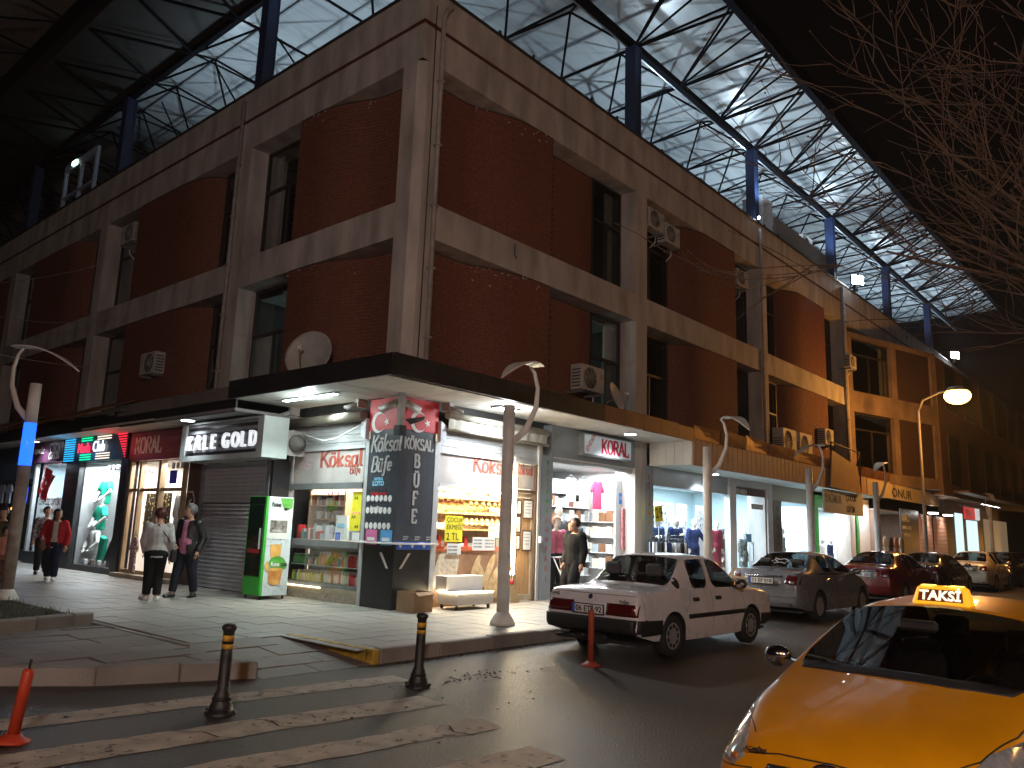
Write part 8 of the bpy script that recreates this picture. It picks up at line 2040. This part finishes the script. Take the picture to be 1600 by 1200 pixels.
# canopy lights
def disc_light(label, fr, u, d, z, p, r=.14, col=WHITE, s=14, aim=None):
    t, f_ = th('canopy_light', label, 'light', fr, (u, d, z), 'round lights under the canopies'); m_ = MB(f_); m_.lathe([(r*1.1, .0), (r*1.1, .03)], (u, d, z), 20); m_.build('rim', alu, t); m_ = MB(f_); m_.lathe([(r, -.006), (r, -.0005)], (u, d, z), 20); m_.build('diffuser', glow('light_diffuser', (.9, .97, 1), 14), t)
    lamp('canopy_lamp', 'AREA', fr(u, d, z-.02), p, col, .25, fr(u, d+.001, 0), spread=rad(125))
disc_light('round canopy light above the boxed striped sign', LF, 5.7, 1.25, 3.765, 12)
disc_light('round canopy light above the pyjama shop sign', RF, 6.55, .78, 3.985, 45)
disc_light('round canopy light above the dress shop window', RF, 11.4, .50, 3.385, 50)
disc_light('round canopy light above the projecting white sign', RF, 21.5, .9, 3.385, 40)
disc_light('round canopy light above the optician', LF, 16.0, .95, 3.825, 45)
T2, f2 = th('canopy_light', 'bright LED floodlight under the canopy above the bread window', 'light', RF, (2.05, .74, 4.0), 'round lights under the canopies'); bx('housing', f2, alu, T2, (1.75, 2.35, .60, .88, 3.98, 4.015)); bx('diffuser', f2, glow('led_panel', (.92, .98, 1), 40), T2, (1.78, 2.32, .63, .85, 3.972, 3.979)); lamp('canopy_lamp', 'AREA', RF(2.05, .74, 3.96), 85, WHITE, .5, RF(2.05, .9, 0), sizey=.2, spread=rad(125)); lamp('canopy_lamp', 'POINT', RF(2.05, .80, 3.82), 60, WHITE, .12)
T2, f2 = th('canopy_light', 'long LED batten under the canopy above the kiosk side window', 'light', LF, (1.6, .95, 4.0), 'round lights under the canopies')
bx('batten', f2, alu, T2, (.8, 2.5, .86, .98, 3.99, 4.016)); bx('diffuser', f2, glow('led_batten', (.85, 1, .98), 16), T2, (.82, 1.62, .87, .97, 3.978, 3.989), (1.66, 2.48, .87, .97, 3.978, 3.989)); lamp('canopy_lamp', 'AREA', LF(1.65, .92, 3.97), 75, (.82, 1, .97), 1.6, LF(1.65, .92, 0), sizey=.1, spread=rad(125)); lamp('canopy_lamp', 'POINT', LF(1.65, .95, 3.84), 28, (.82, 1, .97), .1)
# ---- air conditioners and dishes
ac_m = M('aged_white_casing', (.45, .42, .38), rough=.55, var=.12, nscale=4)
def ac_unit(label, fr, u, d, z, w=.80, h=.56, dep=.30):
    t, f_ = th('air_conditioner', label, 'air conditioner', fr, (u, d, z), 'air conditioners on the facades')
    bx('casing', f_, ac_m, t, (u, u+w, d, d+dep, z, z+h), bevel=.012)
    cu, cz, r = u+w*.38, z+h*.5, h*.42
    m_ = MB(lambda a, b, c_: f_(a, b, c_)); m_.lathe([(r, d+dep-.01), (r, d+dep+.008), (r*.95, d+dep+.008), (r*.94, d+dep+.002), (0, d+dep+.001)], (cu, 0, cz), 22, True, 1); m_.build('fan_opening', trim_b, t)
    m_ = MB(f_)
    for k in range(4): rr = r*(.3+.2*k); m_.tube([(cu+rr*math.cos(a*.3927), d+dep+.012, cz+rr*math.sin(a*.3927)) for a in range(17)], .005, 4)
    for k in range(8): m_.tube([(cu, d+dep+.014, cz), (cu+r*math.cos(k*.785), d+dep+.014, cz+r*math.sin(k*.785))], .005, 4)
    m_.build('fan_guard', ac_m, t)
    for k in range(6): bx('side_vent', f_, trim_b, t, (u-.002, u, d+.04, d+dep-.04, z+.07+k*.08, z+.10+k*.08)) if fr is RF else bx('side_vent', f_, trim_b, t, (u-.002, u, d+.04, d+dep-.04, z+.07+k*.08, z+.10+k*.08))
    bx('label_plate', f_, dirty, t, (u+w*.80, u+w*.95, d+dep, d+dep+.003, z+h*.55, z+h*.75)); bx('bracket', f_, alu_d, t, (u+.08, u+.12, d-.2, d+dep, z-.06, z-.005)); bx('bracket', f_, alu_d, t, (u+w-.12, u+w-.08, d-.2, d+dep, z-.06, z-.005))
    m_ = MB(f_); m_.tube([(u+w-.05, d+.05, z+.1), (u+w+.06, d-.05, z-.15), (u+w+.02, d-.2, z-.3)], .018, 6); m_.build('hose', paper, t)
ac_unit('air conditioner on brick above the canopy near the small dish', RF, 5.35, -.15, 4.98, .95, .62, .33)
ac_unit('left one of two air conditioners high in the window corner, top floor', RF, 8.62, -.25, 10.15, .82, .58); ac_unit('right one of two air conditioners high in the window corner, top floor', RF, 9.52, -.25, 9.98, .82, .58)
ac_unit('air conditioner above the narrow window by the third column, top floor', RF, 14.3, -.3, 9.95, .8, .56)
ac_unit('left of the two large units standing on the copper flashing', RF, 17.0, -.1, 4.58, 1.15, .85, .4); ac_unit('right of the two large units standing on the copper flashing', RF, 18.5, -.1, 4.58, 1.15, .85, .4)
ac_unit('small air conditioner on orange lit brick right of two large units', RF, 20.9, .05, 5.25, .9, .62)
ac_unit('air conditioner on dark brick left of the big dish, first floor', LF, 9.8, .02, 5.45, .85, .6); ac_unit('shadowed air conditioner above the narrow window, left facade top floor', LF, 12.85, -.25, 9.95, .9, .6)
ac_unit('grey unit on the left canopy edge against the pale column', RF, 24.0, .1, 8.8, .8, .56)
T2 = thing('rooftop_unit', 'twin fan cooling unit behind the parapet near the grey screen', 'cooling unit', (23.0, 1.0, 13.2)); m_ = MB(); m_.box(-.5, .5, -.2, .2, 0, 1.3); m_.build('casing', ac_m, T2, bevel=.02)
for z in (.35, .95):
    m_ = MB(); m_.lathe([(.24, -.21), (.24, -.205), (0, -.204)], (-.1, 0, z), 20, True, 1); m_.build('fan_opening', trim_b, T2)
m_ = MB(); m_.box(-.4, -.35, -.1, .1, -1.75, 0); m_.box(.35, .4, -.1, .1, -1.75, 0); m_.build('stand', alu_d, T2)
dish_m = M('dish_grey', (.42, .40, .38), rough=.5, var=.1)
def dish(label, loc, rzv, tilt, r, m1=dish_m):
    t = thing('satellite_dish', label, 'satellite dish', loc, rzv, 'satellite dishes'); ca, sa = math.cos(tilt), math.sin(tilt)
    fr = lambda x, y, z: Vector((z*ca-x*sa*-1*0 + (-x)*sa, y, z*sa + x*ca)) if False else Vector((z*ca - x*sa, y, z*sa + x*ca))
    m_ = MB(fr); n = 10; m_.lathe([(r*k/n, .30*r*(k/n)**2) for k in range(n+1)][::1] + [(r*(k)/n, .30*r*(k/n)**2-.012) for k in range(n, -1, -1)], (0, 0, .0), 30); m_.build('reflector', m1, t)
    m_ = MB(fr); m_.tube([(-r, 0, .3*r), (-r*.55, 0, .75*r), (-.1*r, 0, .95*r)], .014, 6); m_.build('arm', alu_d, t); m_ = MB(fr); m_.tube([(-.12*r, 0, 1.0*r), (.02, 0, .82*r)], .035, 8); m_.build('receiver', paper, t)
    m_ = MB(); m_.tube([(-.05, 0, -.02), (-.18, 0, -.1), (-.18, 0, -r-.15)], .02, 6); m_.build('mast', alu_d, t)
dish('large grey dish on the canopy against dark brick, left facade', (-.40, 2.45, 4.98), rad(205), rad(15), .52); dish('small dish seen edge on by the second column', (6.45, -.35, 4.88), rad(-75), rad(20), .40)
# wires sagging across the left facade
for k, (pts, lab) in enumerate((([(-.05, 15.1, 9.6), (-1.2, 19, 9.25), (-2.5, 24, 9.9)], 'upper thin wire sagging across left facade'), ([(-.05, 13.5, 7.6), (-1.0, 16, 7.3), (-2.2, 21, 8.6)], 'middle thin wire sagging across the left facade'), ([(-.05, 14.9, 6.2), (-3, 15.2, 6.0), (-7, 14, 6.4)], 'lower thin wire behind the blue lamp'))):
    m_ = MB(); P = []
    for i in range(13):
        s = i/12; a, b, c_ = (Vector(p) for p in pts); P.append(tuple(a*(1-s)**2+b*2*s*(1-s)+c_*s*s))
    m_.tube(P, .012, 5); tag(m_.build('wire', dirty), lab, 'wire')
# trees (bare) reaching into the picture
bark = M('bare_bark', (.085, .052, .034), rough=.9, var=.3, nscale=10, bump=.5); leaf_y = M('dry_leaf', (.35, .20, .03), rough=.7, var=.3)
def bare_tree(label, base, h, seed, dirs, spread=1., grp='bare street trees'):
    r_ = random.Random(seed); t = thing('bare_tree', label, 'tree', base, 0, grp)
    m_ = MB(); m_.tube([(0, 0, -.1), (.05, .03, h*.2), (0, .08, h*.42)], [.20, .15, .12], 10); m_.build('trunk', bark, t)
    lv = MB(); tw = MB()
    def grow(mb, p, d, L, r, depth):
        n = 4; pts = [tuple(p)]; rs = [r]; q = p.copy(); dd = d.copy()
        for i in range(n):
            dd = (dd+Vector((r_.uniform(-.22, .22), r_.uniform(-.22, .22), r_.uniform(-.16, .20)))).normalized(); q = q+dd*L/n; pts.append(tuple(q)); rs.append(r*(1-.62*(i+1)/n))
        mb.tube(pts, rs, 6 if depth < 2 else 4, cap=False)
        if depth >= 4:
            if r_.random() < .5: mb.ball(tuple(q), .012, 5, 4)
            return
        for k in range(r_.choice((3, 4)) if depth < 4 else 3):
            i = r_.randrange(1, n+1); side = Vector((r_.uniform(-1, 1), r_.uniform(-1, 1), r_.uniform(-.5, .8))).normalized()
            nd = (dd*1.0+side*.75*spread).normalized()
            grow(tw if depth >= 1 else mb, Vector(pts[i]), nd, L*r_.uniform(.55, .8), max(.007, rs[i]*.66), depth+1)
    for d, L in dirs:
        b = MB(); grow(b, Vector((0, .08, h*.40)), Vector(d).normalized(), L, .085, 0); b.build('limb', bark, t)
    o = tw.build('twigs', bark, t, merge=False); o['kind'] = 'stuff'
    return t
vx, vy = R3 @ Vector((1, 0, 0)), None
bare_tree('bare leafless tree stretching thin branches in from the right edge', (1.4, -12.4, -.2), 7.6, 5, [((-.75, .55, .35), 3.2), ((-.5, .75, .15), 3.0), ((-.9, .25, .65), 3.0), ((-.3, .5, .85), 2.8), ((.3, .8, .35), 3.0), ((-.6, .75, .75), 3.4), ((.0, .9, .5), 3.2)])
bare_tree('bare leafless tree whose twigs hang before the roof at upper left', (-9.6, 3.4, .15), 10.5, 9, [((.7, .3, .8), 2.2), ((.2, .6, .8), 2.4), ((-.6, .2, .7), 2.6)])
# unseen street lamps; all but the sodium one are added as fill light
def off_lamp(x, y, label, p, col, h=7.8):
    t = thing('street_light', label, 'street light', (x, y, rz(y)), 0, 'street lights behind the camera'); m_ = MB(); m_.tube([(0, 0, 0), (0, 0, h)], [.1, .06], 10); m_.build('pole', M('grey_pole'), t); m_ = MB(); m_.ball((0, .5, h), .34, 14, 8, (1, .6, .4)); m_.build('lamp_bowl', glow('sodium_bowl_near' if col is SODIUM else 'white_bowl', (1, .6, .2) if col is SODIUM else (.95, .97, 1), 20), t); m_ = MB(); m_.tube([(0, 0, h-.1), (0, .5, h+.12)], .04, 6); m_.build('arm', M('grey_pole'), t)
    lamp('unseen_lamp_light', 'POINT', (x, y+.5, h-.45), p, col, .3)
off_lamp(4, -19, 'street light behind the camera to the right', 520, SODIUM)
off_lamp(-15, -17, 'added street light behind the camera, for fill', 3300, (1, .87, .84), 6.5)
off_lamp(-40, -2, 'added tall street light far off to the left, for fill', 700, (1, .80, .74), 12)
def fill_lamp(x, y, p, col, lab):  # added posts out of view that carry fill light for the street
    t = deco_lamp(lab, x, y, rad(90), rz(y)+.1, grp='added fill lamps behind the camera')
    lamp('unseen_fill_light', 'POINT', (x, y, 4.0), p, col, .2)
fill_lamp(-13.0, -10.2, 420, (1, .40, .12), 'added blade lamp post with fill light behind the camera, left of the crossing')
fill_lamp(-4.0, -14.5, 120, (1, .7, .45), 'added blade lamp post with fill light behind the camera, beyond the taxi')
# ================================================================== PEOPLE
black_leather = M('black_leather', (.011, .010, .010), rough=.4, var=.3, nscale=9, bump=.4, bscale=30)
WB = human('person', 'woman in a pale grey jacket with dark red hair carrying a black shoulder bag', 'person', (-2.62, 3.60, PZ), rad(68), 1.65, skin=skin_m, top=cloth('pale_grey_jacket', (.40, .38, .37)), hem=.46, trousers=cloth('black_trousers', (.010, .010, .011)), shoes=M('white_shoe', (.66, .66, .64), rough=.5, var=.05), hair=M('dark_red_hair', (.07, .010, .012), rough=.4, var=.3, nscale=40), style='scarf' if False else 'short', slim=1.06,
   pose=dict(le=(.02, .145, .64), lw=(.10, .11, .50), re=(-.03, -.145, .64), rw=(.05, -.145, .47), rk=(.03, -.045, .285), ra=(-.02, -.045, .045), lk=(.03, .055, .285), la=(.04, .06, .045), turn=.1, rf=-.35, lf=.5))
m_ = MB(); m_.box(-.16, .12, -.34, -.23, .68, .92); bagp = m_.build('shoulder_bag', black_leather, WB, bevel=.03)
m_ = MB(); m_.tube([(-.02, -.28, .91), (-.13, -.16, 1.12), (-.10, .02, 1.36), (.02, .07, 1.40), (.12, -.05, 1.22), (.10, -.24, .98), (.04, -.28, .91)], .011, 6); m_.build('strap', black_leather, bagp)
MN = human('person', 'grey haired man in a dark open jacket over pink shirt, facing the woman', 'person', (-1.83, 3.98, PZ), rad(205), 1.75, skin=skin_m, top=cloth('pink_shirt', (.48, .18, .28)), hem=.47, trousers=cloth('dark_navy_trousers', (.016, .018, .026)), shoes=M('black_white_shoe', (.02, .02, .02), rough=.4, var=.1), hair=M('grey_hair', (.16, .15, .15), rough=.5, var=.4, nscale=40), jacket=black_leather, jacket_hem=.43, belly=.02,
   pose=dict(re=(-.02, -.158, .64), rw=(.085, -.10, .555), le=(-.05, .155, .64), lw=(.03, .15, .49), rk=(.05, -.07, .285), ra=(.09, -.08, .045), lk=(.0, .075, .285), la=(-.06, .085, .045), turn=-.35, rf=-.1, lf=.45))
RW = human('person', 'woman in a red jacket and pale top walking with a handbag', 'person', (-2.58, 8.67, PZ), rad(-115), 1.60, skin=skin_m, top=cloth('cream_top', (.60, .56, .50)), trousers=cloth('navy_jeans', (.018, .022, .045)), shoes=M('white_shoe'), hair=hair_dark, style='long', jacket=cloth('red_jacket', (.34, .015, .022)), jacket_hem=.44, slim=1.08,
   pose=dict(lk=(.09, .05, .30), la=(.08, .05, .06), rk=(.02, -.055, .29), ra=(-.12, -.05, .06), re=(-.03, -.16, .64), rw=(.06, -.13, .52), le=(-.02, .16, .64), lw=(.06, .15, .49), turn=.5))
m_ = MB(); m_.ball((.12, -.22, .80), .13, 12, 8, (.8, .5, 1)); m_.build('handbag', brown_c, RW); m_ = MB(); m_.tube([(.12, -.25, .90), (.10, -.24, 1.02), (.12, -.20, .90)], .012, 6); m_.build('bag_handle', paper, RW)
human('person', 'dark haired youth in a checked shirt just behind the red jacket woman', 'person', (-1.9, 11.3, PZ), rad(-110), 1.66, skin=skin_m, top=M('checked_shirt', (.10, .08, .11), rough=.8, var=.8, nscale=16, tint2=(.32, .26, .28), detail=1), trousers=cloth('black_trousers'), shoes=M('black_white_shoe'), hair=hair_dark, pose=dict(lk=(.02, .05, .29), la=(-.14, .05, .07), rk=(.08, -.05, .29), ra=(.07, -.05, .045), le=(-.05, .2, .65), lw=(.05, .22, .56), turn=.2))
human('person', 'woman in black and mustard top at the left edge behind the child', 'person', (-3.6, 8.9, PZ), rad(-120), 1.58, skin=skin_m, top=M('black_mustard_top', (.02, .018, .016), rough=.8, var=.5, nscale=4, tint2=(.25, .14, .03), detail=1), trousers=patt_c, shoes=black_c, hair=hair_dark, pose=dict(turn=.1))
human('person', 'small child in a peach top at the left edge', 'person', (-3.85, 7.75, PZ), rad(-125), 1.18, skin=skin_m, top=cloth('peach_top', (.52, .22, .14)), hem=.42, trousers=M('dark_floral_leggings', (.05, .03, .035), rough=.8, var=.9, nscale=18, tint2=(.4, .15, .12), detail=1), shoes=M('white_shoe'), hair=hair_dark, slim=1.12, pose=dict(turn=.9))
human('person', 'man in a plain black jacket, nearer of two walking past the pyjama shop', 'person', (3.55, -1.42, PZ), rad(168), 1.74, skin=skin_m, top=cloth('dark_tee', (.012, .012, .012)), trousers=cloth('black_trousers'), shoes=M('black_white_shoe'), hair=hair_dark, jacket=cloth('black_jacket', (.008, .008, .008)), jacket_hem=.42, open_front=False, slim=1.08, pose=dict(lk=(.09, .05, .29), la=(.10, .05, .045), rk=(.0, -.05, .29), ra=(-.14, -.05, .07), re=(-.03, -.15, .64), rw=(.04, -.15, .49), turn=.15))
human('person', 'man in a black leather jacket, farther of two walking past the pyjama shop', 'person', (4.02, -1.0, PZ), rad(165), 1.70, skin=skin_m, top=cloth('dark_tee'), trousers=cloth('black_trousers'), shoes=M('black_white_shoe'), hair=hair_dark, jacket=black_leather, jacket_hem=.42, open_front=False, slim=1.1, pose=dict(lk=(.02, .05, .29), la=(-.12, .05, .06), rk=(.08, -.05, .29), ra=(.09, -.05, .045), turn=.5))
# ================================================================== NIGHT AIR
hz = bpy.data.materials.new('night_haze'); hz.use_nodes = True; hn = hz.node_tree; hn.nodes.clear()
ho = hn.nodes.new('ShaderNodeOutputMaterial'); hv = hn.nodes.new('ShaderNodeVolumePrincipled'); hv.inputs['Color'].default_value = (.9, .9, .9, 1); hv.inputs['Density'].default_value = .0008; hv.inputs['Anisotropy'].default_value = .35
hn.links.new(hv.outputs[0], ho.inputs['Volume'])
m_ = MB(); m_.box(-60, 95, -45, 70, -1.5, 19); tag(m_.build('haze', hz), kind='stuff')
